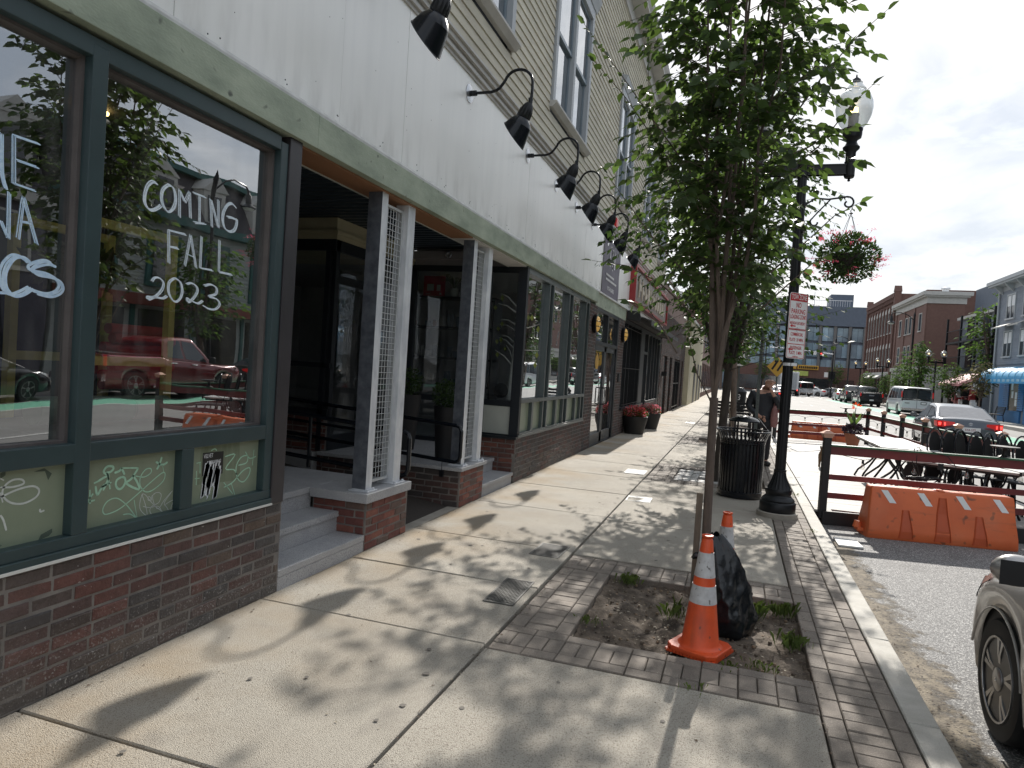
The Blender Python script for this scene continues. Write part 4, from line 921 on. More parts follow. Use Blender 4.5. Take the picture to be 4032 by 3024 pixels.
B(m, 'frame', m_tubered, sg); B(MB().box(X0+.003,17.83,3.47,X0+.10,26.0,4.33), 'board', mat('sign board',(.30,.26,.23),.5), sg)
m = MB(); r = random.Random(12)
for i in range(11): y = 18.6+i*.62; m.box(X0+.11,y,3.62,X0+.14,y+.10,4.12); m.box(X0+.11,y+.1,3.62+.42*r.random(),X0+.14,y+.40,3.72+.42*r.random())
B(m, 'letters', mat('sign letters',(.60,.52,.40),.5), sg)
aw = thing('awning', 'black shop awning sloping over the gated windows beside the brick wall', 'awning', (X0,22,3.0))
B(MB().prism([(X0+.005,3.18),(X0+.32,3.16),(X0+.36,3.02),(X0+.34,2.90),(X0+.005,2.96)],'y',17.62,17.70).prism([(X0+.005,3.18),(X0+.32,3.16),(X0+.36,3.02),(X0+.34,2.90),(X0+.005,2.96)],'y',26.0,26.1), 'end_cap', m_blackm, aw)
B(MB().prism([(X0+.01,3.17),(X0+.31,3.15),(X0+.35,3.02),(X0+.33,2.91),(X0+.01,2.97)],'y',17.70,26.0), 'cassette', m_blackm, aw)
B(MB().prism([(X0+.33,3.05),(X0+.62,2.96),(X0+.62,2.83),(X0+.605,2.83),(X0+.605,2.94),(X0+.33,3.03)],'y',17.75,25.95), 'fabric', mat('awning cloth',(.04,.04,.05),.5), aw)
# --- wall lamps
GY = [.4,2.46,4.50,6.54,8.59,10.06,11.43,12.79,14.45]
def goose(y, label):
    t = thing('gooseneck_lamp', label, 'wall lamp', (X0+.003,y,4.325), 0, 'gooseneck lamps along the fascia')
    MB().lathe([(.085,0),(.085,.008),(.05,.012),(0,.012)], q=Quaternion((0,1,0),R(90)), n=24).build('wall_plate', m_plate, t, smooth=True)
    b = MB().lathe([(.026,.010),(.026,.075),(.018,.08)], q=Quaternion((0,1,0),R(90)), n=12); b.mat(0)
    pts = [(.07,0,0),(.22,0,.0),(.27,0,.012)]
    pts += [(.30,0,.03),(.33,0,.065),(.355,0,.10)]
    for i in range(12): a = R(150-i*13.5); pts.append((.485+.135*math.cos(a), 0, .065+.125*math.sin(a)))
    pts += [(.622,0,.0),(.620,0,-.06),(.61,0,-.10)]
    b.tube(pts, .0135, 10); b.lathe([(.019,-.05),(.022,.02)], (.612,0,-.10), 10)
    b.build('arm', m_blackg, t, smooth=True)
    q = Quaternion((0,1,0), R(24)); c = Vector((.607,0,-.125))
    h = MB().lathe([(.028,0),(.040,-.015),(.062,-.07),(.066,-.13),(.060,-.145)], c, 36, q, flute=.07); h.build('ribbed_neck', m_black, t, smooth=True)
    s = MB().lathe([(.060,-.14),(.075,-.155),(.10,-.185),(.112,-.215)], c, 32, q)
    # angled shade: the rim is cut on a slant
    m = 32; ring = []; rim = []
    for j in range(m):
        a = 2*math.pi*j/m; ca, sa = math.cos(a), math.sin(a)
        ring.append(c + q @ Vector((.112*ca,.112*sa,-.215)))
        L_ = .035+.165*(ca*.5+.5); rim.append(c + q @ Vector(((.118+L_*.10)*ca-.012,(.122+L_*.12)*sa,-.215-L_*.92)))
    s.add(ring+rim, [(j,(j+1)%m,m+(j+1)%m,m+j) for j in range(m)])
    inn = [p*.985+(c+q@Vector((0,0,-.27)))*.015 for p in rim]; s.add(rim+inn, [(j,(j+1)%m,m+(j+1)%m,m+j) for j in range(m)])
    s.add(inn+[c+q@Vector((0,0,-.17))], [(j,(j+1)%m,m) for j in range(m)])
    s.build('shade', m_blackg, t, smooth=True)
    rb = MB().tube(rim+[rim[0]], .004, 5); rb.build('rim', m_blackg, t, smooth=True)
    return t
ords = ['gooseneck lamp behind the viewer on the fascia, out of the picture','gooseneck lamp above the lettered shop window, out of the picture','large black gooseneck lamp cut by the top edge, nearest of the row','black gooseneck lamp with its whole arm clear of the others, second of the row','black gooseneck lamp, third of the row from the near end','black gooseneck lamp, fourth of the row from the near end','black gooseneck lamp fifth from the near end of the row','small black gooseneck lamp just left of the red box, sixth from the near end','farthest black gooseneck lamp with the red alarm box behind it']
g0 = goose(GY[0], ords[0])
for o in [g0]: o.scale = (1.08,1.08,1.08)
for y, l in list(zip(GY, ords))[1:]: dup(g0, (X0+.003,y,4.325), label=l)
tag(MB().box(X0,14.75,4.70,X0+.10,14.98,4.90).build('alarm_box', mat('alarm red',(.75,.02,.02),.4), bevel=.01), 'small bright red alarm box on the clapboards behind the last gooseneck lamp', 'alarm')
def bulkhead(y, label):
    t = thing('bulkhead_light', label, 'wall lamp', (X0+.008,y,2.515), 0, 'round amber bulkhead lights beside the door'); q = Quaternion((0,1,0),R(90))
    MB().lathe([(.17,0),(.185,.02),(.185,.075),(.16,.085)], q=q, n=32).build('housing', m_black, t, smooth=True)
    MB().lathe([(.155,.06),(.155,.085),(.13,.115),(.07,.135),(0,.14)], q=q, n=32).build('lens', m_amber, t, smooth=True)
    b = MB()
    for z in (-.05,.05): b.tube([(.08,-.16,z),(.125,-.11,z),(.15,0,z),(.125,.11,z),(.08,.16,z)],.008,6)
    b.tube([(.08,0,.165),(.135,0,.10),(.155,0,0),(.135,0,-.10),(.08,0,-.165)],.008,6); b.build('guard', m_black, t)
    return t
b0 = bulkhead(13.50,'round caged amber bulkhead light on the brick pier left of the glass door'); dup(b0,(X0+.008,17.05,2.515),label='round caged amber bulkhead light on the brick pier right of the glass door')
# --- tubs of flowers
def tub(x, y, rr_, h, label, mats, seed):
    t = thing('flower_tub', label, 'planter', (x,y,0), 0, 'black half barrel tubs of flowers')
    MB().lathe([(rr_*.74,0),(rr_*.80,h*.2),(rr_*.97,h*.75),(rr_,h*.80),(rr_*1.03,h),(rr_*.95,h),(rr_*.93,h*.92),(0,h*.92)], n=28).build('tub', m_blackm, t, smooth=True)
    leaves(900, (0,0,h+.06), rr_*1.02, .055, m_leaf2, seed, .42).build('foliage', m_leaf2, t)
    b = leaves(1100, (0,0,h+.10), rr_*1.0, .042, mats, seed+1, .52); b.build('flowers', mats, t)
tub(-2.50,18.2,.33,.46,'black tub heaped with red and coral begonias, nearer of the two tubs by the wall',[m_flowr,m_flowc,m_flowr,m_flowp],4)
tub(-2.38,20.3,.33,.46,'black tub with pale pink begonias behind the red flowered tub',[m_flowp,m_flowc,m_flowp,mat('white flower',(.75,.6,.58),.5,rnd=.2,island=True)],9)
# --- brick building, yellow wall and what follows along the left side
bb = thing('brick_building', 'low red brick building with barred gates past the awning on the left side', 'building', (X0,32,0))
def C(b, name, mats, par=None, **k): return b.build(name, mats, par or bb, world=True, **k)
C(MB().box(-9,26.25,0,X0-.1,38.4,5.2), 'core', m_farbrick2)
jn = MB(); r = random.Random(21); 
for i in range(62):
    for j in range(60):
        y = 26.25+j*.205+(.1 if i % 2 else 0); z = i*.0655
        skip = any(a < y+.1 < c and z < hgt for a, c, hgt in ((27.6,28.9,2.3),(29.9,31.0,2.3),(32.2,35.4,2.35),(36.4,37.3,2.3)))
        if not skip and y < 38.2: jn.box(X0-.1,y,z,X0+r.uniform(-.004,.004),y+.195,z+.056)
C(jn, 'brick_courses', m_brickj, kind='stuff')
m = MB()
for i in range(18): y = 32.25+i*.175; m.tube([(X0-.03,y,.05),(X0-.03,y,2.3)],.012,5,False)
for z in (.1,1.2,2.25): m.box(X0-.05,32.2,z,X0-.02,35.4,z+.05)
for y in (32.2,33.8,35.35): m.box(X0-.06,y,0,X0-.01,y+.06,2.33)
C(m, 'barred_gate', m_black)
m = MB()
for y0,y1 in ((27.6,28.9),(29.9,31.0),(36.4,37.3)): m.box(X0-.12,y0,0,X0-.08,y1,2.3)
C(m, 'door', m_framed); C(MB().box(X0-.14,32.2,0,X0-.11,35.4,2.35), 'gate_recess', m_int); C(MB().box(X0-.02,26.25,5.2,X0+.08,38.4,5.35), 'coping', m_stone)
tag(MB().box(X0+.005,26.9,1.55,X0+.2,27.15,1.72).build('camera_box', m_blackm), 'small dark box bracketed on the wall beyond the awning', 'box')
yb = thing('cream_building', 'cream stucco building with a dark scrawl on its wall past the barred gate', 'building', (X0,44,0))
MB().box(-10,38.6,0,-2.55,52,4.6).build('wall', m_cream, yb, world=True); MB().box(-10.1,38.55,4.6,-2.45,52.1,4.75).build('parapet', m_stone, yb, world=True)
b = MB().stroke([(39.2,2.1),(39.6,1.9),(39.3,1.65),(39.7,1.5),(39.3,1.3),(39.6,1.1),(39.25,.9)], .06, lambda y,z,l:(-2.545,y,z)); b.build('graffiti', m_black, yb, world=True)
m = MB()
for y in (43,46.5,49.5): m.box(-2.6,y,0,-2.53,y+1.4,2.4)
m.build('door', m_framed, yb, world=True)
fb = thing('dark_brick_block', 'dark brick block farther down the left pavement behind the trees', 'building', (X0,66,0))
MB().box(-12,52.3,0,-2.7,94,7.5).build('wall', m_farbrick2, fb, world=True)
m = MB()
for i in range(11):
    y = 53.3+i*3.6; m.box(-2.74,y,.4,-2.68,y+2.4,2.7); m.box(-2.74,y+.4,4,-2.68,y+1.7,6)
m.build('window', m_darkwin, fb, world=True)
# ------------------------------------------------------------------ trees
LEAF = np.array([(0,0,0),(-.26,.24,.035),(-.25,.55,.035),(0,1,-.10),(.25,.55,.035),(.26,.24,.035),(0,.45,-.02)])
LEAFF = [(6,0,1),(6,1,2),(6,2,3),(6,3,4),(6,4,5),(6,5,0)]
LEAF4 = np.array([(0,0,0),(-.30,.45,.03),(0,1,-.06),(.30,.45,.03)]); LEAF4F = [(0,3,2,1)]
def leaf_cloud(name, A, m, parent, tmpl=LEAF, faces=LEAFF, **props):
    """A = array rows (p, d, n, L) -> one mesh of leaves"""
    A = np.asarray(A); p = A[:,0:3]; d = A[:,3:6]; n = A[:,6:9]; L = A[:,9:10]
    s = np.cross(d, n); V = p[:,None,:] + L[:,None,:]*(tmpl[None,:,0:1]*s[:,None,:] + tmpl[None,:,1:2]*d[:,None,:] + tmpl[None,:,2:3]*n[:,None,:])
    k = len(tmpl); N = len(A); V = V.reshape(-1,3); q = len(faces[0])
    F = (np.array(faces)[None] + (np.arange(N)*k)[:,None,None]).reshape(-1, q)
    me = bpy.data.meshes.new(name); me.vertices.add(len(V)); me.vertices.foreach_set('co', V.ravel())
    me.loops.add(F.size); me.loops.foreach_set('vertex_index', F.ravel().astype(np.int32)); me.polygons.add(len(F))
    me.polygons.foreach_set('loop_start', np.arange(0, F.size, q, dtype=np.int32)); me.polygons.foreach_set('loop_total', np.full(len(F), q, dtype=np.int32))
    me.materials.append(m); me.update(); me.validate(); return link(name, me, parent, **props)
def spray(A, tw, r, L, sp=.034, droop=.5, start=.12):
    """alternate leaves along a twig polyline"""
    P = [Vector(q) for q in tw]; ln = [0]
    for i in range(1, len(P)): ln.append(ln[-1] + (P[i]-P[i-1]).length)
    s = ln[-1]*start; side = 1
    while s < ln[-1]:
        i = max(k for k in range(len(P)-1) if ln[k] <= s); t = (P[i+1]-P[i]).normalized(); q = P[i] + t*(s-ln[i])
        lat = t.cross(Vector((0,0,1)))
        lat = lat.normalized() if lat.length > .05 else Vector((1,0,0))
        d = (t*r.uniform(.3,.8) + lat*side*r.uniform(.6,1) + Vector((0,0,-droop*r.uniform(-.3,1.9)))).normalized()
        n = Vector((r.gauss(0,.75), r.gauss(0,.75), 1)); n = (n - d*n.dot(d)).normalized()
        A.append((*q, *d, *n, L*r.uniform(.45,1.28))); side = -side; s += sp*r.uniform(.7,1.4)
    t = (P[-1]-P[-2]).normalized(); n = Vector((r.gauss(0,.3),r.gauss(0,.3),1)); n = (n-t*n.dot(t)).normalized(); A.append((*P[-1], *t, *n, L))
def tree(name, label, base, zf, top, rt_, stems, twl, L, ntw, seed, mb_, ml, lean=(0,0), group=None, sp=.034, single=0, extra=(), droop=.5, z0f=.08, simple=False, reach=None, cat='tree', tri=True):
    r = random.Random(seed); t = thing(name, label, cat, base, 0, group)
    fk = Vector((lean[0], lean[1], zf)); b = MB(); A = []
    b.tube([(0,0,-.05),(0,0,.06),(lean[0]*.3,lean[1]*.3,zf*.4),(lean[0]*.8,lean[1]*.8,zf*.75),fk], [rt_*1.35,rt_*1.08,rt_,rt_*.95,rt_*.95], 10)
    for k in range(stems):
        a = 6.283*k/stems + r.uniform(-.35,.35); h = (top-zf)*r.uniform(.72,1.0); out = (reach or .55)*r.uniform(.35,1.0)
        if k == 0: out *= .2; h = top-zf
        o = Vector((math.cos(a)*out, math.sin(a)*out, 0)); S = []
        for j in range(9):
            u = j/8; S.append(fk + Vector((0,0,-.10*(1-u)*0)) + o*(u**.75) + Vector((r.gauss(0,.02), r.gauss(0,.02), h*u)))
        S[0] = fk - Vector((0,0,.03*k/stems))
        rs = rt_*r.uniform(.42,.62); b.tube(S, [rs*(1-.86*j/8) for j in range(9)], 6, False)
        for q in range(ntw):
            u = z0f + (1-z0f)*(q+r.random())/ntw; i = min(7, int(u*8)); p = S[i].lerp(S[i+1], u*8-i)
            a2 = a + r.gauss(0, 1.0) if out > .2 else r.uniform(0,6.283); prof = math.sin(min(1, max(0.05, (u-z0f*.5)/.35))*1.5708) * (1-.72*max(0,u-.55)/.45)
            l = twl*r.uniform(.45,1.15)*max(.25, prof); dd = Vector((math.cos(a2), math.sin(a2), 0)); up_ = r.uniform(.25,.95)
            tw = [p, p+dd*l*.35+Vector((0,0,l*.26*up_)), p+dd*l*.7+Vector((0,0,l*.42*up_)), p+dd*l+Vector((0,0,l*.42*up_-l*droop*.25))]
            b.tube(tw, [max(.003,rt_*.11),max(.0025,rt_*.08),max(.002,rt_*.05),.0015], 4, False); spray(A, tw, r, L, sp, droop)
    for tw in extra:
        tw = [Vector(q)-Vector(base) for q in tw]; b.tube(tw, [.006,.005,.003,.0015][:len(tw)] if len(tw) <= 4 else .003, 5, False); spray(A, tw, r, L*.92, sp*1.15, droop, .35)
    b.build('trunk', mb_, t, smooth=True)
    tm, fm = (LEAF4, LEAF4F) if simple else (LEAF, LEAFF)
    if single:
        W = [(( Vector(q[0:3])+Vector(base)-Vector((0,0,1.6)) ).length, i) for i, q in enumerate(A) if q[2] < 4.3-base[2]]
        W.sort(); pick = set(i for _, i in W[:int(single*1.6)]); pick = set(r.sample(sorted(pick), min(single, len(pick))))
        me = MB().add([tuple(v) for v in LEAF], LEAFF).mesh('leaf', ml)
        for i in sorted(pick):
            q = A[i]; d = Vector(q[3:6]); n = Vector(q[6:9]); s = d.cross(n); T = Matrix((s*q[9], d*q[9], n*q[9])).transposed().to_4x4(); T.translation = q[0:3]
            o = link('leaf', me, t); o.matrix_basis = T
        A = [q for i, q in enumerate(A) if i not in pick]
    leaf_cloud('crown', A, ml, t, tm, fm, kind='stuff'); return t
B1 = (-.120, 4.75, -.03)
ex1 = [[(-.35,4.75,2.9),(-.62,4.72,3.25),(-.9,4.7,3.62),(-1.18,4.68,3.98)],[(-.3,4.8,2.7),(-.62,4.78,3.15),(-.88,4.76,3.5),(-1.10,4.74,3.74)],[(-.3,4.75,2.0),(-.55,4.75,2.22),(-.78,4.74,2.33),(-1.02,4.73,2.36)],
       [(-.3,4.7,2.2),(-.6,4.66,2.5),(-.8,4.64,2.75),(-.93,4.62,2.92)],[(.15,4.75,2.9),(.38,4.74,3.1),(.55,4.73,3.35),(.66,4.72,3.46)],[(.15,4.8,3.2),(.4,4.8,3.6),(.58,4.8,3.82),(.72,4.8,3.95)],
       [(.15,4.75,2.3),(.35,4.74,2.5),(.5,4.73,2.66),(.64,4.72,2.74)],[(-.4,4.75,1.75),(-.5,4.74,1.9),(-.62,4.73,2.05),(-.75,4.72,2.08)],[(.1,4.7,2.05),(.26,4.68,2.22),(.40,4.66,2.36),(.50,4.64,2.42)],
       [(-.3,4.75,2.6),(-.55,4.75,3.0),(-.70,4.75,3.4),(-.74,4.75,3.85)],[(-.158,4.75,1.44),(-.26,4.75,1.62),(-.33,4.74,1.85),(-.36,4.73,2.1)],[(.1,4.75,3.0),(.32,4.75,3.1),(.48,4.75,3.2),(.60,4.75,3.22)]]
tree('young_tree', 'young green leaved street tree in the near tree pit, behind the orange cones', B1, 1.50, 6.0, .029, 9, .60, .088, 53, 4, m_bark, m_leaf, (-.02,0), single=290, extra=ex1, z0f=.17, reach=.44, sp=.029)
tree('street_tree', 'dark leaved street tree with rough bark behind the litter bin', (-.20,11.3,-.03), 1.75, 6.6, .066, 9, 1.35, .115, 36, 8, m_barkd, m_leaf2, (.05,0), reach=1.25, sp=.045, z0f=.03, droop=.7, simple=True,
     extra=[[(-.1,11.3,1.75),(.45,11.25,1.95),(.95,11.2,2.08),(1.5,11.2,2.25)],[(-.1,11.3,1.9),(.5,11.3,2.3),(1.0,11.3,2.6),(1.45,11.3,2.75)]]+[[(.1+.1*(k%4),11.25,1.95+.13*k),(.5,11.2-.08*(k%3),2.05+.14*k),(.9,11.15,2.15+.13*k),(1.15+.11*((k*5)%5),11.1,2.05+.14*k)] for k in range(9)]+[[(-.2,11.2,2.0+.1*k),(.1,11.0,2.15+.1*k),(.35,10.85,2.2+.12*k),(.55,10.7,2.1+.13*k)] for k in range(6)]+[[(-.3,11.2,2.0+.15*k),(-.6,11.1,2.2+.15*k),(-.9,11.0,2.25+.15*k),(-1.15,10.95,2.1+.16*k)] for k in range(5)])
t3 = tree('street_tree', 'third street tree, slim brown trunk leaning beside a stake beyond the bin', (-.02,18.0,-.03), 2.2, 6.2, .072, 7, 1.25, .13, 22, 6, m_bark, m_leaf2, (-.10,0), reach=1.1, sp=.07, z0f=.02, simple=True, group='street trees along the left pavement')
for i, (y, rz, l) in enumerate(((24.9,1.1,'fourth street tree along the left pavement, behind the standing man'),(31.4,2.3,'fifth street tree along the left pavement, partly hidden by nearer leaves'),(38,4.0,'sixth street tree along the left pavement by the cream wall'),(44.6,5.2,'farthest street tree visible along the left pavement'))):
    dup(t3, (-.1,y,0), rz, l)
tag(MB().bar((.02,17.9,0),(-.32,17.75,1.65),.03,.03).build('tree_stake', m_wood), 'thin leaning stake beside the third street tree', 'stake')
# --- stake, bag and cones in the near pit
tag(MB().box(-.205,4.73,-.05,-.165,4.755,.83).build('tree_stake', m_wood, bevel=.002), 'weathered grey wooden stake beside the young tree trunk', 'stake')
def bag():
    from mathutils import noise as nz_
    m = 64; P = []
    prof = [(-.03,.15,.0),(.0,.19,.0),(.05,.205,.01),(.11,.20,.012),(.17,.192,.01),(.23,.178,.006),(.29,.165,.0),(.35,.15,-.005),(.41,.13,-.008),(.47,.11,-.012),(.52,.09,-.02),(.57,.07,-.035),(.62,.035,-.05)]
    pz = [q_[0] for q_ in prof]; zs_ = np.linspace(-.03,.62,36)
    for z in zs_:
        q = float(np.interp(z, pz, [q_[1] for q_ in prof])); dx = float(np.interp(z, pz, [q_[2] for q_ in prof])); row = []
        for j in range(m):
            a = 2*math.pi*j/m; v_ = Vector((math.cos(a)*1.5, math.sin(a)*1.5, z*5)); k = 1+.11*math.sin(a*5+z*9)*min(1,z*6+.35)-.24*abs(nz_.noise(v_*1.6))-.13*abs(nz_.noise(v_*3.7))+.10
            row.append((dx+q*k*math.cos(a)*1.0, q*k*math.sin(a)*.78, z+.012*math.sin(a*3+z*5)))
        P.append(row+[row[0]])
    b = MB().grid(P); t = thing('plastic_bag', 'crumpled black plastic bag wrapped round the foot of the young tree between the cones', 'bag', (-.01,4.70,-.04))
    b.build('bag', m_bag, t, smooth=2)
    MB().tube([(-.06,0,.42),(-.13,-.03,.475),(-.17,-.04,.47),(-.19,-.03,.45)],[.03,.028,.022,.012],8).build('tie', m_bag, t, smooth=True); return t
bag()
def cone(x, y, z, rz, label, seed, tilt=0):
    t = thing('traffic_cone', label, 'traffic cone', (x,y,z), rz, 'orange traffic cones in the tree pit')
    s = .155; c = .045; P = [(s-c,-s),(s,-s+c),(s,s-c),(s-c,s),(-s+c,s),(-s,s-c),(-s,-s+c),(-s+c,-s)]
    MB().prism(P, 'z', .012, .042).build('base', m_orange, t, bevel=.006)
    f = MB()
    for i in range(13):
        v = -.132+i*.022
        for a, c_ in ((v,-s+.01),(v,s-.01),(-s+.01,v),(s-.01,v)): f.box(a-.009,c_-.009,0,a+.009,c_+.009,.014)
    f.build('feet', m_orange, t)
    H = .70; R_ = lambda zz: .112-(.112-.029)*(zz-.04)/(H-.04)
    MB().lathe([(.135,.04),(.122,.046),(R_(.06),.06),(R_(.30),.30)], n=40).build('body', m_orange, t, smooth=True)
    MB().lathe([(R_(.30)+.002,.30),(R_(.405)+.002,.405)], n=40).build('reflective_band', m_refl, t, smooth=True)
    MB().lathe([(R_(.405),.405),(R_(.455),.455)], n=40).build('stripe', m_orange, t, smooth=True)
    MB().lathe([(R_(.455)+.002,.455),(R_(.60)+.002,.60)], n=40).build('reflective_band', m_refl, t, smooth=True)
    MB().lathe([(R_(.60),.60),(R_(.675),.675),(.027,.682),(.034,.690),(.034,.700),(.022,.702),(.020,.66),(0,.655)], n=40).build('tip', m_orange, t, smooth=True)
    return t
cone(-.105, 4.27, -.040, R(-22), 'orange cone with two white bands in front of the black bag, standing on the pavers', 1)
cone(.0, 5.12, -.045, R(12), 'orange cone half hidden behind the black bag, farther from the viewer', 2)
# --- grass tufts
def tuft(x, y, n, h, label, seed):
    r = random.Random(seed); A = []
    b = MB()
    for _ in range(int(n*.42)):
        a = r.random()*6.28; q = Vector((r.gauss(0,.036), r.gauss(0,.032), 0)); l = h*r.uniform(.5,1.15); o = Vector((math.cos(a),math.sin(a),0))*l*r.uniform(.15,.6); s = Vector((-math.sin(a),math.cos(a),0))*r.uniform(.0009,.0017)
        m1 = q+o*.4+Vector((0,0,l*.62)); e = q+o+Vector((0,0,l*r.uniform(.45,.9)))
        b.add([q-s,q+s,m1+s*.8,e,m1-s*.8],[(0,1,2,3,4)])
    o = b.build('grass_tuft', m_grass); o.location = (x,y,-.03); tag(o, label, 'grass', 'grass tufts in the near tree pit')
for a in ((-.70,5.33,170,.10,'grass tuft at the far left corner of the near tree pit',1),(-.80,4.36,70,.07,'tiny grass tuft by the left edge of the near tree pit',2),(.20,5.0,120,.15,'tall grass tuft right of the black bag',3),(.40,5.15,190,.13,'broad grass tuft at the far right corner of the near tree pit',4),
          (.42,4.55,210,.12,'grass tuft in the middle of the right edge of the near tree pit',5),(.24,4.13,130,.05,'low weeds along the front edge of the near tree pit right of the cone',6),(-.30,4.75,90,.13,'thin grass left of the black bag',7),(.06,4.04,50,.07,'small weeds in front of the cone base',8)): tuft(*a)
for x, y, s, l in ((-.1,3.62,10,'small weed in the joint in front of the near tree pit'),(.89,8.1,12,'small weed against the kerb beside the lamp footing'),(.89,10.6,13,'small weed against the kerb beyond the lamp post')):
    tuft(x,y,40,.05,l,s); o = COL.objects[-1]; o['group'] = 'small weeds in pavement joints'; o.location.z = 0
# --- covers in the pavement
def cover(x0, y0, x1, y1, label, rot=0, ribs=True, m=None):
    t = thing('access_cover', label, 'access cover', ((x0+x1)/2,(y0+y1)/2,0), rot); hx, hy = (x1-x0)/2, (y1-y0)/2
    m = m or m_grate
    f = MB().box(-hx,-hy,-.02,hx,-hy+.018,.006).box(-hx,hy-.018,-.02,hx,hy,.006).box(-hx,-hy+.018,-.02,-hx+.014,hy-.018,.006).box(hx-.014,-hy+.018,-.02,hx,hy-.018,.006)
    f.build('frame', m, t); MB().box(-hx+.014,-hy+.018,-.02,hx-.014,hy-.018,.003).build('plate', m, t)
    if ribs:
        b = MB(); n = 13
        for k in range(-n, n+1):
            for s in (1,-1):
                c = k*.028; pts = []
                for x in (-hx+.016, hx-.016):
                    pts.append((x, s*x*1.6 + c*1.6))
                (xa,ya),(xb,yb) = pts
                def clipy(xa,ya,xb,yb):
                    lo, hi = -hy+.02, hy-.02
                    if max(ya,yb) < lo or min(ya,yb) > hi: return None
                    t0, t1 = 0, 1; d = yb-ya
                    if abs(d) > 1e-6:
                        u = sorted(((lo-ya)/d, (hi-ya)/d)); t0, t1 = max(0,u[0]), min(1,u[1])
                    return (xa+(xb-xa)*t0, ya+d*t0, xa+(xb-xa)*t1, ya+d*t1)
                q = clipy(xa,ya,xb,yb)
                if q: b.bar((q[0],q[1],.004),(q[2],q[3],.004),.0035,.004)
        b.build('diamond_ribs', m, t, kind='stuff')
cover(-1.53,4.335,-1.315,4.885,'near dark metal cover with diamond ribs set in the concrete, left of the paver border', R(1))
cover(-1.58,5.60,-1.32,6.02,'second dark metal cover farther on, touching the slab joint', R(-1))
cover(-1.235,8.62,-.93,8.98,'pale square cover just right of the long pavement joint', R(2), False, m_plateW)
cover(-1.62,10.95,-1.30,11.45,'pale square cover left of the joint near the granite setts', 0, False, m_plateW)
cover(-1.60,24.2,-1.30,24.8,'small white cover far along the pavement', 0, False, m_plateW)
o = MB().prism([(-.115,-.19),(.145,-.17),(.12,.19),(-.12,.2)],'z',0,.022).build('cover_plate', m_plateW, bevel=.006); o.location = (1.30,8.55,RZ+.006); tag(o, 'loose white plastic plate lying on the asphalt against the kerb', 'plate')
# --- twin globe street lamp
LX, LY = .555, 8.80
def twin_lamp(label, signs=False, group='black twin globe street lamps', detail=True):
    t = thing('street_lamp', label, 'street lamp', (0,0,0), 0, group); n = 32
    MB().lathe([(.232,-.02),(.232,.055),(.222,.062),(0,.062)], n=32).build('footing', m_conc2, t, smooth=True)
    MB().lathe([(.202,.06),(.205,.07),(.205,.165),(.195,.18),(.185,.185),(.190,.20),(.175,.225),(.150,.245)], n=40).build('plinth', m_black, t, smooth=True)
    MB().lathe([(.150,.245),(.140,.262),(.150,.285),(.152,.315),(.140,.335)], n=40).build('ring', m_black, t, smooth=True)
    MB().lathe([(.140,.335),(.125,.36),(.098,.42),(.078,.48),(.068,.535)], n=40, flute=.06).build('flared_base', m_black, t, smooth=True)
    MB().lathe([(.068,.535),(.072,.54),(.072,.56),(.063,.565)], n=32).lathe([(.062,.565),(.054,3.9),(.053,4.06)], n=32, flute=.07).lathe([(.07,4.03),(.07,4.19),(.062,4.20),(.05,4.23),(0,4.24)], n=20).build('pole', m_black, t, smooth=True)
    a = MB().box(-.50,-.035,4.045,.50,.035,4.165); a.box(-.50,-.042,4.045,.50,.042,4.06); a.box(-.50,-.042,4.15,.50,.042,4.165)
    for s in (-1,1): a.lathe([(.0,3.965),(.018,3.975),(.012,3.995),(.05,4.01),(.058,4.03),(.058,4.18),(.065,4.19)], (s*.5,0,0), 16)
    a.build('arm', m_black, t)
    for s in (-1,1):
        MB().lathe([(.058,4.19),(.055,4.20),(.055,4.30),(.062,4.315),(.088,4.34),(.092,4.36),(.07,4.385),(.055,4.42),(.062,4.44),(.098,4.465),(.105,4.50),(.105,4.54),(.11,4.55),(.11,4.57),(0,4.57)], (s*.5,0,0), 28).build('lamp_cup', m_black, t, smooth=True)
        g = MB().lathe([(.10,4.57),(.15,4.63),(.188,4.72),(.200,4.80),(.192,4.88),(.16,4.96),(.115,4.995),(.105,5.0),(.10,5.015),(.115,5.02),(.085,5.06),(.066,5.085),(.070,5.10),(.045,5.12)], (s*.5,0,0), 28).build('globe', m_globe, t, smooth=True)
        MB().lathe([(.05,5.12),(.045,5.135),(.02,5.155),(.008,5.17),(.010,5.18),(.0,5.20)], (s*.5,0,0), 16).build('finial', m_black, t, smooth=True)
        MB().lathe([(.055,4.57),(.055,4.72),(.06,4.725),(.06,4.74),(0,4.74)], (s*.5,0,0), 16).mat(0).build('ballast', mat('ballast grey',(.30,.31,.32),.5) if 'ballast grey' not in bpy.data.materials else bpy.data.materials['ballast grey'], t, smooth=True)
        MB().lathe([(.0,4.755),(.042,4.76),(.042,4.81),(0,4.815)], (s*.5,0,0), 14).build('bulb', m_lampw, t, smooth=True)
    return t
lamp = twin_lamp('black twin globe street lamp carrying parking signs beside the litter bin'); lamp.location = (LX,LY,0)
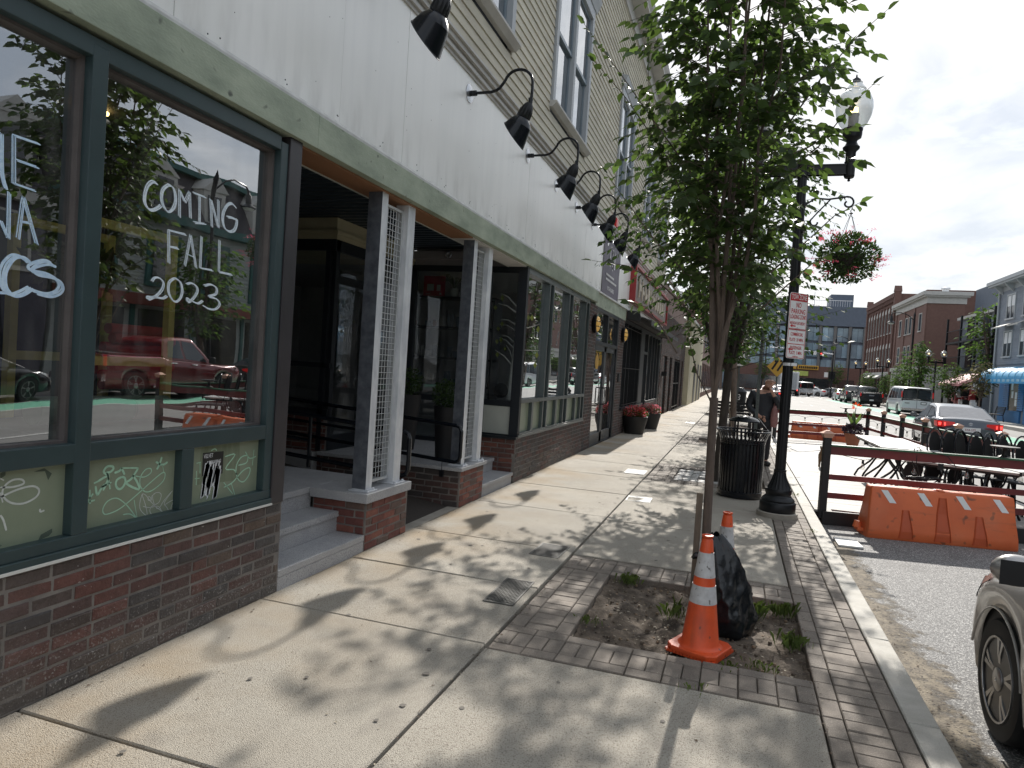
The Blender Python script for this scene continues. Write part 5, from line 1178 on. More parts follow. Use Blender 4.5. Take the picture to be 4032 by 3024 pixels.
# basket bracket belongs to the lamp
b = MB(); sp_ = lambda c, r0, r1, a0, a1, n=10: [(c[0]+(r0+(r1-r0)*i/n)*math.cos(a0+(a1-a0)*i/n), 0, c[1]+(r0+(r1-r0)*i/n)*math.sin(a0+(a1-a0)*i/n)) for i in range(n+1)]
b.tube([(.05,0,3.70),(.16,0,3.78),(.30,0,3.765),(.45,0,3.785)] + sp_((.51,3.72),.075,.022,R(100),R(-235),14), .011, 7)
b.tube([(.05,0,3.42),(.12,0,3.52),(.2,0,3.62),(.32,0,3.76)], .009, 6); b.tube(sp_((.17,3.50),.055,.03,R(120),R(360),10), .010, 6); b.tube(sp_((.17,3.84),.05,.02,R(250),R(20),10), .009, 6)
b.box(.03,-.07,3.38,.07,.07,3.42).box(.03,-.07,3.68,.07,.07,3.72)
b.build('basket_bracket', m_black, lamp, smooth=True)
MB().lathe([(.060,1.80),(.060,1.835)], n=24).box(.03,-.08,1.80,.09,-.05,1.835).build('sign_band', m_galv, lamp)
hb_ = thing('hanging_basket', 'hanging basket overflowing with pink geraniums under the street lamp bracket', 'hanging basket', (LX+.553,LY,3.08))
MB().lathe([(.05,-.16),(.13,-.10),(.17,0),(.18,.04),(0,.05)], n=18).build('basket', m_barkd, hb_, smooth=True)
b = MB(); b.tube([(0,0,.60),(.012,0,.575),(-.008,0,.55),(0,0,.53)],.005,6)
for k in range(4): a = 6.283*k/4+.5; b.tube([(0,0,.52),(.05*math.cos(a),.05*math.sin(a),.40),(.17*math.cos(a),.17*math.sin(a),.05)],.0028,5)
b.lathe([(.02,.515),(.02,.525)],n=8).build('hanger', m_black, hb_)
leaves(3000,(0,0,.0),.335,.045,m_leaf2,31,.86).build('foliage', m_leaf2, hb_, kind='stuff')
b = MB(); r = random.Random(17); 
for k in range(62):
    a = r.random()*6.28; e = r.uniform(-.9,1.2); q = Vector((math.cos(a)*math.cos(e)*.36,math.sin(a)*math.cos(e)*.36,math.sin(e)*.33)); q *= r.uniform(.92,1.25); 
    b.tube([q*.7,q],.0015,3,False)
    for _ in range(11):
        p = q+Vector((r.gauss(0,.018),r.gauss(0,.018),r.gauss(0,.010))); d = Vector((r.gauss(0,1),r.gauss(0,1),r.gauss(0,1))).normalized(); s = d.orthogonal().normalized(); l=r.uniform(.011,.021)
        b.add([p,p+d*l*.6+s*l*.4,p+d*l*1.2,p+d*l*.6-s*l*.4],[(0,1,2,3)])
b.build('blossom', mat('geranium',(.78,.15,.21),.5,rnd=.35,island=True,trans=.35), hb_, kind='stuff')
# parking signs
def street_sign(pos, th, w_, h_, name, label, fill, cat='parking sign'):
    """rectangular plate with rounded corners; u along the face, normal towards the traffic"""
    t = thing(name, label, cat, pos, th); c = .028
    def rr(w, h, c, n=4): 
        P = []
        for sx, sy, a0 in ((1,-1,-90),(1,1,0),(-1,1,90),(-1,-1,180)):
            for i in range(n+1): a = R(a0+90*i/n); P.append((sx*(w/2-c)+c*math.cos(a), sy*(h/2-c)+c*math.sin(a)))
        return P
    MB().prism(rr(w_,h_,c),'y',0,.004).build('plate', m_sign_w, t)
    b = MB(); O = rr(w_-.012,h_-.012,c-.006); I = rr(w_-.024,h_-.024,c-.012); y = -.0012
    b.add([(p[0],y,p[1]) for p in O]+[(p[0],y,p[1]) for p in I], [(i,(i+1)%len(O),len(O)+(i+1)%len(O),len(O)+i) for i in range(len(O))])
    b.build('border', m_sign_r, t); fill(t, y); return t
UX, UZ = (1,0,0), (0,0,1)
def fill1(t, y):
    b = MB(); b.box(-.139,y-.0004,.125,.139,y,.214); b.build('header', m_sign_r, t)
    MB().text('TOW ZONE',(0,y-.001,.168),UX,UZ,.058,.255).build('lettering', m_sign_w, t)
    b = MB()
    for s, z, h, wm_ in (('NO',.075,.056,.085),('PARKING',.002,.054,.235),('LOADING ZONE',-.062,.048,.26),('MONDAY-SATURDAY',-.135,.034,.25),('SOMERVILLE',-.202,.013,.09)): b.text(s,(0,y-.0006,z),UX,UZ,h,wm_)
    b.prism([(-.125,-.168),(-.085,-.148),(-.085,-.161),(-.03,-.161),(-.03,-.175),(-.085,-.175),(-.085,-.188)],'y',y-.0006,y)
    b.build('lettering', m_sign_r, t)
    MB().lathe([(.009,0),(.007,.003),(0,.004)],(0,y,-.18),10,Quaternion((1,0,0),R(90))).lathe([(.009,0),(.007,.003),(0,.004)],(0,y,.205),10,Quaternion((1,0,0),R(90))).build('bolt', m_galv, t)
def fill2(t, y):
    b = MB(); b.box(-.139,y-.0006,-.012,.139,y,-.004)
    for s, z, h, wm_ in (('COMMERCIAL',.105,.038,.21),('PLATE  20 MIN.',.042,.036,.235),('PASSENGER',-.052,.036,.19),('PLATE  5 MIN.',-.112,.036,.22),('SOMERVILLE',-.155,.013,.09)): b.text(s,(0,y-.0006,z),UX,UZ,h,wm_)
    b.prism([(-.13,-.072),(-.095,-.052),(-.095,-.064),(-.05,-.064),(-.05,-.080),(-.095,-.080),(-.095,-.092)],'y',y-.0009,y-.0003)
    b.build('lettering', m_sign_r, t)
    MB().lathe([(.009,0),(.007,.003),(0,.004)],(0,y,.15),10,Quaternion((1,0,0),R(90))).build('bolt', m_galv, t)
street_sign((.618,8.725,2.435), R(46), .305, .44, 'parking_sign', 'red and white tow zone no parking sign on the lamp pole, upper of the two', fill1)
street_sign((.618,8.725,2.065), R(46), .305, .355, 'parking_sign', 'white commercial plate sign on the lamp pole below the tow zone sign', fill2)
# --- litter bin
bin_ = thing('litter_bin', 'black slatted steel litter bin with flared rim and domed lid beside the lamp post', 'litter bin', (.125,9.95,0))
n = 38
for j in range(n):
    a = 2*math.pi*j/n
    if j == 0:
        pts = [(.285,.085),(.287,.40),(.287,.73),(.297,.79),(.325,.86),(.352,.905)]
        v = []; f = []
        for (r_, z) in pts: v += [(r_-.003,-.0135,z),(r_+.004,-.0135,z),(r_+.004,.0135,z),(r_-.003,.0135,z)]
        for i in range(len(pts)-1):
            for k in range(4): f.append((i*4+k,i*4+(k+1)%4,(i+1)*4+(k+1)%4,(i+1)*4+k))
        f += [(3,2,1,0),tuple(range(len(v)-4,len(v)))]
        sme = MB().add(v,f).mesh('slat', m_blackg)
    o = link('slat', sme, bin_); o.rotation_euler = (0,0,a)
MB().lathe([(.26,.0),(.292,.015),(.296,.09),(.28,.10)],n=40).build('base_ring', m_blackg, bin_, smooth=True)
b = MB()
for z, q in ((.745,.288),(.78,.293)): b.lathe([(q-.01,z),(q+.008,z),(q+.008,z+.022),(q-.01,z+.022)],n=40)
b.tube([(.352*math.cos(a),.352*math.sin(a),.908) for a in np.linspace(0,6.2832,41)],.012,8,False); b.build('rim', m_blackg, bin_, smooth=True)
MB().lathe([(.262,.05),(.262,.74),(.25,.74),(.25,.1),(0,.1)],n=32).build('liner', m_blackm, bin_, smooth=True)
b = MB().lathe([(0,1.115),(.08,1.105),(.17,1.075),(.205,1.045),(.205,1.03),(.19,1.03),(0,1.06)],n=32); b.build('lid', m_blackg, bin_, smooth=True)
b = MB()
for k in range(4): a = .6+k*1.5708; b.box(.14*math.cos(a)-.012,.14*math.sin(a)-.012,.76,.14*math.cos(a)+.012,.14*math.sin(a)+.012,1.05)
b.build('lid_support', m_blackg, bin_)
MB().lathe([(.055,1.100),(.055,1.104),(0,1.105)],(-.03,-.10,-.005),16).build('sticker', m_plate, bin_)
# --- perforated sign pole, other sign posts down the pavement
sp1 = thing('sign_post', 'bare perforated steel sign post rising behind the litter bin in front of the man', 'sign post', (.345,12.4,0))
b = MB().box(-.025,-.025,-.1,.025,.025,2.45); b.build('post', m_pole, sp1); b = MB()
for i in range(44): b.lathe([(.0055,0),(.0055,.0008),(0,.0009)],(0,-.0252,.2+i*.05),6,Quaternion((1,0,0),R(90)))
b.build('holes', m_blackm, sp1, kind='stuff')
sp2 = thing('sign_post', 'no parking sign on a grey post behind the trees left of the man', 'sign post', (.02,26.5,0))
MB().box(-.03,-.03,0,.03,.03,3.0).build('post', m_pole, sp2); MB().box(-.16,-.045,2.1,.16,-.035,2.95).build('plate', m_sign_w, sp2)
b = MB(); b.text('NO PARKING',(0,-.047,2.62),UX,UZ,.09,.28); b.box(-.16,-.0455,2.80,.16,-.0452,2.95); b.box(-.12,-.0465,2.2,.12,-.046,2.24); b.build('lettering', m_sign_r, sp2)
ys_ = thing('warning_sign', 'yellow diamond warning sign with black figures behind the lamp post', 'warning sign', (2.0,40,RZ))
MB().tube([(0,.05,0),(0,.05,3.2)],.04,8).build('post', m_pole, ys_); MB().prism([(0,2.06),(.55,2.6),(0,3.14),(-.55,2.6)],'y',0,.02).build('plate', m_yellow, ys_)
b = MB().bar((-.28,-.004,2.45),(.0,-.004,2.95),.004,.10); b.bar((0,-.004,2.38),(.28,-.004,2.9),.004,.10); b.sphere((-.12,-.004,2.9),.06,8,6,(1,.1,1)); b.sphere((.16,-.004,2.92),.06,8,6,(1,.1,1)); b.build('figures', m_black, ys_)
lr = thing('street_litter_bin', 'dark round bin with white numeral far down the pavement', 'litter bin', (.1,36,0))
MB().lathe([(.32,0),(.36,.9),(.38,1.0),(.2,1.2),(0,1.22)],n=20).build('drum', m_black, lr, smooth=True); MB().tube([(-.08,-.35,.6),(.04,-.36,.62),(.06,-.36,.7),(-.02,-.36,.72),(.07,-.36,.78),(.04,-.36,.86),(-.08,-.36,.85)],.018,5).build('numeral', m_sign_w, lr)
bn_ = thing('pavement_bench', 'black curled iron bench seen above the litter bin lid', 'bench', (-.1,21.5,0))
b = MB()
for x in (-.5,.5): b.tube([(x,-.2,0),(x,-.15,.42),(x,.25,.44),(x,.33,.9),(x,.25,.96)],.03,6); b.tube([(x,-.15,.44),(x,-.2,.62),(x,.1,.68)],.025,6)
b.build('end_frame', m_black, bn_); b = MB()
for k in range(5): b.box(-.55,-.14+k*.085,.44,.55,-.08+k*.085,.46); 
for k in range(4): b.box(-.55,.27+k*.015,.55+k*.1,.55,.29+k*.015,.62+k*.1)
b.build('slat', m_black, bn_)
# --- two water filled barriers
def barrier(loc, rz, label):
    t = thing('water_barrier', label, 'traffic barrier', loc, rz, 'orange plastic water barriers'); L = 1.66; n = 30
    # cross section (depth, z): broad foot, waist, narrower top
    sec = [(-.20,.0),(-.215,.02),(-.215,.13),(-.150,.36),(-.125,.56),(-.105,.605),(.105,.605),(.125,.56),(.150,.36),(.215,.13),(.215,.02),(.20,0)]
    P = []
    ends = [(-L/2,.72),(-L/2+.012,.92),(-L/2+.04,1.0)] + [(-L/2+.04+(L-.08)*i/8,1.0) for i in range(1,8)] + [(L/2-.04,1.0),(L/2-.012,.92),(L/2,.72)]
    for x, k in ends:
        tp = (1-.045*max(0,(abs(x)-L/2+.06)/.06))
        P.append([(x*(1-.055*z/.6 if abs(x) > L/2-.1 else 1), d*k, z*(.985 if k < .9 else 1)) for d, z in sec])
    b = MB().grid(P); m = len(sec); b.add(P[0],[tuple(range(m))]); b.add(P[-1],[tuple(range(m-1,-1,-1))]); b.build('shell', m_barr, t, smooth=True)
    # tapering forklift and drain recesses framed on both faces, shade painted in darker orange
    for s in (-1,1):
        for x, w_, h_ in ((-.40,.075,.36),(0,.085,.54),(.40,.075,.36)):
            f = MB(); zb = .035; nz = 8; A = []; Bq = []
            for i in range(nz+1):
                z = zb+(h_-zb)*i/nz; hw = w_*(1-.62*i/nz)
                dp = .215 if z < .13 else (.215-(z-.13)/.23*.065 if z < .36 else .150-(z-.36)/.20*.025)
                A.append((x-hw,z,dp)); Bq.append((x+hw,z,dp))
            for i in range(nz):
                (xa,z0,d0),(xb,z1,d1) = A[i],A[i+1]; (xc,_,_),(xd,_,_) = Bq[i],Bq[i+1]
                e = .003; q = .045*(1-i/nz)+.012; q1 = .045*(1-(i+1)/nz)+.012
                f.add([(xa,s*(d0+e),z0),(x,s*(d0+e+.001),z0),(x,s*(d1+e+.001),z1),(xb,s*(d1+e),z1)],[(0,1,2,3)] if s < 0 else [(3,2,1,0)])
                f.add([(x,s*(d0+e+.001),z0),(xc,s*(d0+e),z0),(xd,s*(d1+e),z1),(x,s*(d1+e+.001),z1)],[(0,1,2,3)] if s < 0 else [(3,2,1,0)])
                f.add([(xa-.012,s*(d0+e-.002),z0),(xa,s*(d0+.014),z0),(xb,s*(d1+.014),z1),(xb-.012,s*(d1+e-.002),z1)],[(0,1,2,3)]); f.add([(xc,s*(d0+.014),z0),(xc+.012,s*(d0+e-.002),z0),(xd+.012,s*(d1+e-.002),z1),(xd,s*(d1+.014),z1)],[(0,1,2,3)])
            f.build('recess', m_barrd, t)
        g = MB()
        for x in (-.62,-.22,.20,.60):
            z0, z1 = .43, .575; dp = lambda z: .150-(z-.36)/.20*.025+.003
            g.add([(x+.04,s*dp(z0),z0),(x+.115,s*dp(z0),z0),(x+.015,s*dp(z1),z1),(x-.06,s*dp(z1),z1)],[(0,1,2,3)])
        g.build('reflective_stripe', m_sign_w, t)
    MB().lathe([(.05,.60),(.055,.615),(.04,.62),(0,.62)],n=14).box(-.03,-.11,.605,.03,-.06,.618).build('filler_cap', m_barr, t)
    MB().box(-L/2-.06,-.07,.05,-L/2+.02,.07,.085).lathe([(.05,.085),(.035,.16),(0,.16)],(-L/2-.05,0,0),10).build('coupling', m_barr, t)
    return t
m_barrd = mat('barrier recess shade', (.50,.085,.022), .5, amt=.1)  # shade of the recesses, put into a darker orange
bar0 = barrier((2.37,9.42,RZ), R(9.0), 'near orange plastic water barrier with slanted white stripes in front of the dining deck')
dup(bar0, (2.50,23.2,RZ), R(3), 'far orange water barrier with slanted stripes at the other end of the dining deck')
# --- dining deck in the parking lane
PA, PB, PC, PD = Vector((1.14,9.62,0)), Vector((4.45,10.16,0)), Vector((3.62,21.95,0)), Vector((1.09,20.95,0))
dk = thing('dining_deck', 'pale timber dining deck laid in the parking lane level with the pavement', 'deck', (2.6,15.6,0))
b = MB(); y = 9.64; r = random.Random(6)
while y < 21.5:
    t_ = (y-9.62)/(21.9-9.62); xr = 4.42+(3.60-4.42)*t_; b.box(1.055,y,-.03,min(xr, 1.14+(y-9.62)*6.1),y+.136,-.004+r.uniform(-.001,.001)); y += .14
b.build('deck_boards', m_deck, dk, world=True, kind='stuff')
MB().bar(PA+Vector((0,-.05,-.085)),PB+Vector((0,-.05,-.085)),.04,.17).bar(PB+Vector((.02,0,-.085)),PC+Vector((.02,0,-.085)),.04,.17).box(1.05,9.7,-.17,1.06,21,-.03).build('skirt', m_blackm, dk, world=True)
fn = thing('deck_railing', 'maroon and green timber railing with copper capped posts round the dining deck', 'railing', (2.6,15.6,0))
def post(p, rz, short=False):
    b = MB(); q = Quaternion((0,0,1), rz); b.obox(p+Vector((0,0,.42)), (.088,.088,1.04), q); po = b.build('post', m_blackm, fn, world=True, bevel=.003)
    MB().obox(p+Vector((0,0,.78))+q@Vector((.0455,0,0)), (.003,.06,.30), q).build('red_face', m_tubered, po, world=True)
    c = MB(); c.obox(p+Vector((0,0,.945)), (.105,.105,.022), q); c.obox(p+Vector((0,0,.972)), (.125,.125,.03), q)
    s = .078; T = [q@Vector((a*s,b_*s,.988))+p for a,b_ in ((-1,-1),(1,-1),(1,1),(-1,1))]; T2 = [q@Vector((a*.02,b_*.02,1.025))+p for a,b_ in ((-1,-1),(1,-1),(1,1),(-1,1))]
    c.add(T+T2,[(3,2,1,0),(4,5,6,7)]+[(i,(i+1)%4,4+(i+1)%4,4+i) for i in range(4)]); c.build('post_cap', m_capc, po, world=True)
bc = PC-PB; pts = [PB+bc*((y-PB.y)/bc.y) for y in (10.16,11.75,13.37,15.25,17.15,18.75,20.36,21.95)]
post(PA, R(9)); post(PD, R(15))
for p in pts: post(p, R(4))
def rails(a, c, zs_=((.775,.11),(.435,.07),(.198,.075))):
    d = (c-a).normalized(); a2, c2 = a+d*.045, c-d*.045
    for k, (z, h) in enumerate(zs_): MB().bar(a2+Vector((0,0,z)), c2+Vector((0,0,z)), .038, h).build('rail', m_railr, fn, world=True)
    MB().bar(a2+Vector((0,0,.838)), c2+Vector((0,0,.838)), .09, .022).build('top_rail', m_railg, fn, world=True)
rails(PA,PB); rails(PD,PC)
for i in range(len(pts)-1): rails(pts[i],pts[i+1],((.775,.11),(.435,.07)))
# festoon lights: cable and bulbs
def festoon(a, c, n, z, label, sag=.05):
    t = thing('string_lights', label, 'string lights', a+Vector((0,0,z))); L = []
    for i in range(n*4+1):
        u = i/(n*4); L.append(a.lerp(c,u)+Vector((0,0,z-sag*math.sin(u*n*math.pi)**2)))
    MB().tube(L,.004,5).build('cable', m_black, t, world=True)
    for i in range(n):
        p = L[i*4+2]; MB().lathe([(.014,-.0),(.016,-.045),(.012,-.05)],p,10).build('socket', m_black, t, world=True)
        MB().lathe([(.012,-.05),(.020,-.068),(.028,-.095),(.024,-.12),(0,-.132)],p,12).build('bulb', m_bulb, t, smooth=True, world=True)
dAB = (PB-PA).normalized(); off = Vector((.0,.06,0))
festoon(PA+dAB*.15+off, PA+dAB*2.6+off, 4, .725, 'string of clear bulbs under the near top rail')
festoon(pts[1]-Vector((.06,0,0)), pts[7]-Vector((.06,0,0)), 12, .70, 'string of clear bulbs along the street side rail')
festoon(PD+Vector((.1,-.06,0)), PC+Vector((-.1,-.06,0)), 5, .70, 'string of bulbs under the far rail of the deck')
b = MB(); r = random.Random(8); c0 = PA+dAB*1.12
b.tube([c0+Vector((0,-.02,.50)),c0+Vector((-.10,-.03,.72)),c0+Vector((-.08,-.02,.88)),c0+Vector((-.03,0,.90)),c0+Vector((.0,.02,.86))],.006,6)
b.tube([c0+Vector((.02,-.02,.50)),c0+Vector((-.05,-.03,.70)),c0+Vector((-.05,-.02,.865)),c0+Vector((.02,0,.87))],.005,6)
b.tube([c0+Vector((.1,0,.86)),c0+Vector((.28,-.04,.82)),c0+Vector((.38,-.04,.70)),c0+Vector((.37,-.03,.56))],.005,6)
for k in range(9):
    a = r.random()*6; b.tube([c0+Vector((.05+.26*math.cos(a+i*.7)*(.6+.4*r.random()),-.03+.02*math.sin(i),.50+.02*math.sin(a+i)+.012*k*.3)) for i in range(9)],.0045,5)
b.box(c0.x+.19,c0.y-.03,.64,c0.x+.25,c0.y-.02,.72)
tag(b.build('cable_bundle', m_black), 'tangled black cables looped over the near rail above the orange barrier', 'cable')
for p, rz, l in ((Vector((3.0,21.75,.86)),.2,'small dark dish lamp standing on the far rail'),(PA+dAB*2.07+Vector((0,0,.86)),.1,'dark dish lamp on the near top rail at the right edge')):
    t = thing('rail_lamp', l, 'solar lamp', p); MB().lathe([(.07,0),(.03,.02),(.025,.08),(.04,.10)],n=14).build('stem', m_blackm, t); MB().lathe([(.03,.10),(.15,.115),(.155,.13),(0,.135)],n=20).build('dish', m_blackm, t, smooth=True)
# tables
def table(x, y, w_, d_, rz, label, h=.73, m=m_table):
    t = thing('bistro_table', label, 'table', (x,y,0), rz, 'tables pushed together on the deck')
    MB().box(-w_/2,-d_/2,h-.028,w_/2,d_/2,h).build('table_top', m, t, bevel=.005)
    MB().box(-w_/2+.03,-d_/2+.03,h-.06,w_/2-.03,d_/2-.03,h-.029).build('apron', m_blackm, t)
    for sx in (-1,1):
        for sy in (-1,1):
            MB().tube([(sx*.06,sy*.05,h-.06),(sx*.08,sy*.07,.42),(sx*.16,sy*.12,.30),(sx*(w_/2-.08),sy*(d_/2-.1),.12),(sx*(w_/2-.03),sy*(d_/2-.06),.0)],.017,7).build('leg', m_black, t, smooth=True)
    return t
table(2.50,13.55,.78,.80,0,'grey topped table farthest from the railing'); table(2.50,12.74,.78,.80,0,'middle grey topped table of the row'); table(2.52,11.93,.80,.80,0,'grey topped table beside the stacked chairs')
table(2.95,10.62,1.3,.62,R(-24),'lower table lying close behind the near rail',.66)
# chairs
def chair(label):
    t = thing('patio_chair', label, 'chair', (0,0,0), 0, 'black oval backed chairs crowded by the tables')
    N = 18; H = [(.17*math.sin(a)*1.0, .20+.10*(1-math.cos(a))*.25, .80-.27*math.cos(a)) for a in np.linspace(.35,6.283-.35,N)]
    MB().tube([(-.19,.17,.0),(-.19,.17,.45)]+[(q[0]*-1,q[1],q[2]) for q in H]+[(.19,.17,.45),(.19,.17,0)],.0125,8).build('back_frame', m_blackg, t, smooth=True)
    v = [(q[0]*.74,q[1]+.004,.80+(q[2]-.80)*.80) for q in H]; MB().add(v,[tuple(range(len(v)))]).build('back_panel', m_blackm, t)
    MB().lathe([(.0,.43),(.21,.43),(.225,.445),(.21,.46),(0,.462)],n=20).build('seat', m_blackm, t, smooth=True)
    for s in (-1,1):
        MB().tube([(s*.17,-.17,.44),(s*.20,-.21,.25),(s*.20,-.23,0)],.012,7).build('leg', m_blackg, t); MB().tube([(s*.18,.16,.44),(s*.20,.2,.2),(s*.20,.24,0)],.012,7).build('leg', m_blackg, t)
    return t
ch0 = chair('black chair with arched back nearest the grey table, left of the chair row')
cl = ['second black chair of the row counted from the table','third black chair in the crowded row','fourth black chair in the middle of the crowded row','fifth black chair of the crowded row','sixth black chair of the crowded row','seventh black chair of the row, right of the middle','eighth black chair near the right end of the row','last black chair at the right end of the row','black chair behind the row of chairs']
ch0.location = (3.02,11.62,0); ch0.rotation_euler = (0,0,R(38))
for i, l in enumerate(cl): dup(ch0, (3.17+i*.15 if i < 7 else 3.35+(i-7)*.5, 11.52-.10*i if i < 7 else 11.75-.3*(i-7), .0), R(40+((i*37) % 23)-8), l)
for i in range(6): dup(ch0, (2.35+i*.19,11.0+.08*(i%2),-.0), R(190+i*17), ['low folded black chair under the tables at the left','black chair frame under the second table','black chair frame jammed between the tables','black chair frame behind the cable bundle','black chair frame under the lower table','black chair frame at the right end under the lower table'][i], scale=(1,1,.62))
# potted canna
pc = thing('potted_canna', 'terracotta pot with purple foliage and a tall canna with an orange flower', 'plant', (3.02,20.3,0))
MB().lathe([(.13,0),(.20,.30),(.22,.30),(.22,.36),(.19,.36),(.18,.32),(0,.32)],n=22).build('pot', m_terr, pc, smooth=True)
leaves(350,(0,0,.46),.27,.10,m_purp,5,.5).build('foliage', m_purp, pc)
b = MB(); r = random.Random(3)
for k in range(7):
    a = r.random()*6.28; l = r.uniform(.35,.6); d = Vector((math.cos(a),math.sin(a),0)); s = Vector((-d.y,d.x,0)); q = Vector((0,0,.5)); b.add([q,q+d*l*.3+Vector((0,0,l*.5))+s*.06,q+d*l*.55+Vector((0,0,l*.95)),q+d*l*.3+Vector((0,0,l*.5))-s*.06],[(0,1,2,3)])
b.tube([(0,0,.4),(.02,0,1.05)],.01,5); b.build('canna_leaf', m_leaf, pc); leaves(14,(.03,0,1.1),.06,.09,mat('canna flower',(.75,.16,.04),.5,trans=.3),2).build('flower', bpy.data.materials['canna flower'], pc)
dg_ = thing('planter_grass', 'sparse wispy grasses growing along the street side rail', 'plant', (3.78,15.0,0))
b = MB()
for k in range(22):
    y = r.uniform(-1.6,1.6); q = Vector((r.uniform(-.2,-.05),y,0)); o_ = Vector((r.uniform(-.2,.1),r.uniform(-.2,.2),r.uniform(.4,.75))); b.tube([q,q+o_*.6,q+o_],[.005,.004,.001],4,False)
b.build('blades', m_leafo, dg_)
# ------------------------------------------------------------------ the standing man and his dog
def skin_fig(name, V, E, Rr, m, parent, root=0, sub=2):
    bm = bmesh.new(); ly = bm.verts.layers.skin.verify(); vs = [bm.verts.new(v) for v in V]
    for i, v in enumerate(vs):
        q = Rr[i]; v[ly].radius = q if isinstance(q, tuple) else (q, q); v[ly].use_root = (i == root)
    for a, c in E: bm.edges.new((vs[a], vs[c]))
    me = bpy.data.meshes.new(name); bm.to_mesh(me); bm.free(); me.materials.append(m); o = link(name, me, parent)
    k = o.modifiers.new('skin', 'SKIN'); k.use_smooth_shade = True; s = o.modifiers.new('sub', 'SUBSURF'); s.levels = sub; s.render_levels = sub; return o
mn = thing('person', 'bald man in dark jacket and glasses with a hand to his face', 'person', (.50,14.0,0), R(12))
# one continuous body: feet, legs, trunk, neck, head, arms, palms (the fingers are rooted in the palms)
V = [(0,0,.92),(.0,.01,1.12),(0,.01,1.32),(.02,-.01,1.43),(.05,-.035,1.50),(.085,-.05,1.585),(.085,-.045,1.64),
     (-.20,.01,1.36),(-.27,.02,1.10),(-.12,-.16,.94),(-.06,-.21,.91),(.20,.0,1.35),(.26,-.12,1.13),(.11,-.20,1.38),(.045,-.165,1.48),
     (-.10,.0,.86),(-.11,-.01,.48),(-.11,.03,.08),(-.12,-.12,.03),(.10,.0,.86),(.11,-.01,.48),(.11,.03,.08),(.12,-.12,.03)]
E_ = [(0,1),(1,2),(2,3),(3,4),(4,5),(5,6),(2,7),(7,8),(8,9),(9,10),(2,11),(11,12),(12,13),(13,14),(0,15),(15,16),(16,17),(17,18),(0,19),(19,20),(20,21),(21,22)]
Rr = [(.16,.12),(.15,.115),(.17,.11),.06,.062,(.082,.098),(.066,.08),.068,.048,.034,(.042,.022),.068,.048,.034,(.042,.022),.085,.058,.042,.04,.085,.058,.042,.04]
skin_fig('body', V, E_, Rr, m_skin, mn)
def fingers(base, dirs, side, n, L=.075):
    V=[];Eg=[];Q=[]
    for k in range(n):
        p = Vector(base)+Vector(side)*(k-1.5)*.019; d = Vector(dirs).normalized(); l = L*(.85,1,.95,.72)[k%4]; c = Vector((0,.012,-.012)); i=len(V)
        V += [tuple(p),tuple(p+d*l*.5),tuple(p+d*l*.85+c*.6),tuple(p+d*l+c*1.4)]; Eg += [(i,i+1),(i+1,i+2),(i+2,i+3)]; Q += [.0095,.0090,.0082,.0068]
    return V,Eg,Q
for base, d, s in (((.035,-.155,1.49),(-.15,.12,1),(.9,.1,0)),((-.05,-.215,.90),(.8,-.1,-.55),(.3,-.2,.7))):
    V2,E2,Q2 = fingers(base,d,s,4)
    i=len(V2); b0_=Vector(base); V2 += [tuple(b0_+Vector(s)*.035-Vector(d)*.03),tuple(b0_+Vector(s)*.06),tuple(b0_+Vector(s)*.062+Vector(d)*.035)]; E2 += [(i,i+1),(i+1,i+2)]; Q2 += [.011,.010,.008]
    for k in range(5):                                      # each finger a chain of its own
        ids = [q for q in range(len(V2)) if (q//4 == k if q < 16 else k == 4)]
        mp = {q: n_ for n_, q in enumerate(ids)}
        skin_fig('thumb' if k == 4 else 'finger', [V2[q] for q in ids], [(mp[a],mp[c]) for a,c in E2 if a in mp and c in mp], [Q2[q] for q in ids], m_skin, mn, sub=1)
Vj = [(0,0,.80),(0,0,.95),(0,.01,1.15),(0,.01,1.33),(0,.0,1.41),(-.20,.01,1.36),(-.28,.02,1.10),(-.15,-.14,.955),(.20,.0,1.35),(.27,-.12,1.12),(.13,-.19,1.34)]
Ej = [(0,1),(1,2),(2,3),(3,4),(3,5),(5,6),(6,7),(3,8),(8,9),(9,10)]
skin_fig('jacket', Vj, Ej, [(.205,.15),(.20,.15),(.195,.145),(.20,.135),(.085,.085),.088,.075,.052,.088,.075,.050], m_jacket, mn, 2)
skin_fig('trousers', [(0,0,.88),(-.10,0,.82),(-.11,-.01,.48),(-.11,.03,.07),(.10,0,.82),(.11,-.01,.48),(.11,.03,.07)], [(0,1),(1,2),(2,3),(0,4),(4,5),(5,6)], [(.17,.13),.10,.078,.068,.10,.078,.068], m_trous, mn)
for s in (-1,1): MB().box(s*.12-.05,-.20,0,s*.12+.05,.08,.085).build('shoe', m_blackm, mn, bevel=.03)
hd = Vector((.085,-.05,1.59))
MB().sphere(hd+Vector((0,-.108,-.012)),.016,8,6,(.9,1.3,1.5)).sphere(hd+Vector((-.088,.005,-.01)),.02,8,6,(.5,1,1.5)).sphere(hd+Vector((.088,.005,-.01)),.02,8,6,(.5,1,1.5)).build('face_feature', m_skin, mn, smooth=True)
b = MB()
for s in (-1,1):
    c = hd+Vector((s*.034,-.098,.018)); b.tube([(c.x+.027*math.cos(a),c.y,c.z+.02*math.sin(a)) for a in np.linspace(0,6.283,13)],.0022,5,False); b.tube([c+Vector((s*.027,0,.004)),hd+Vector((s*.085,.0,.012))],.003,5)
    b.sphere(c+Vector((-s*.004,.012,0)),.005,8,6)
b.tube([hd+Vector((-.008,-.1,.02)),hd+Vector((.008,-.1,.02))],.003,5).build('glasses', m_black, mn)
leaves(260,hd+Vector((0,.0,-.065)),.062,.012,m_blackm,3,.6).build('beard', mat('beard',(.05,.035,.03),.9), mn)
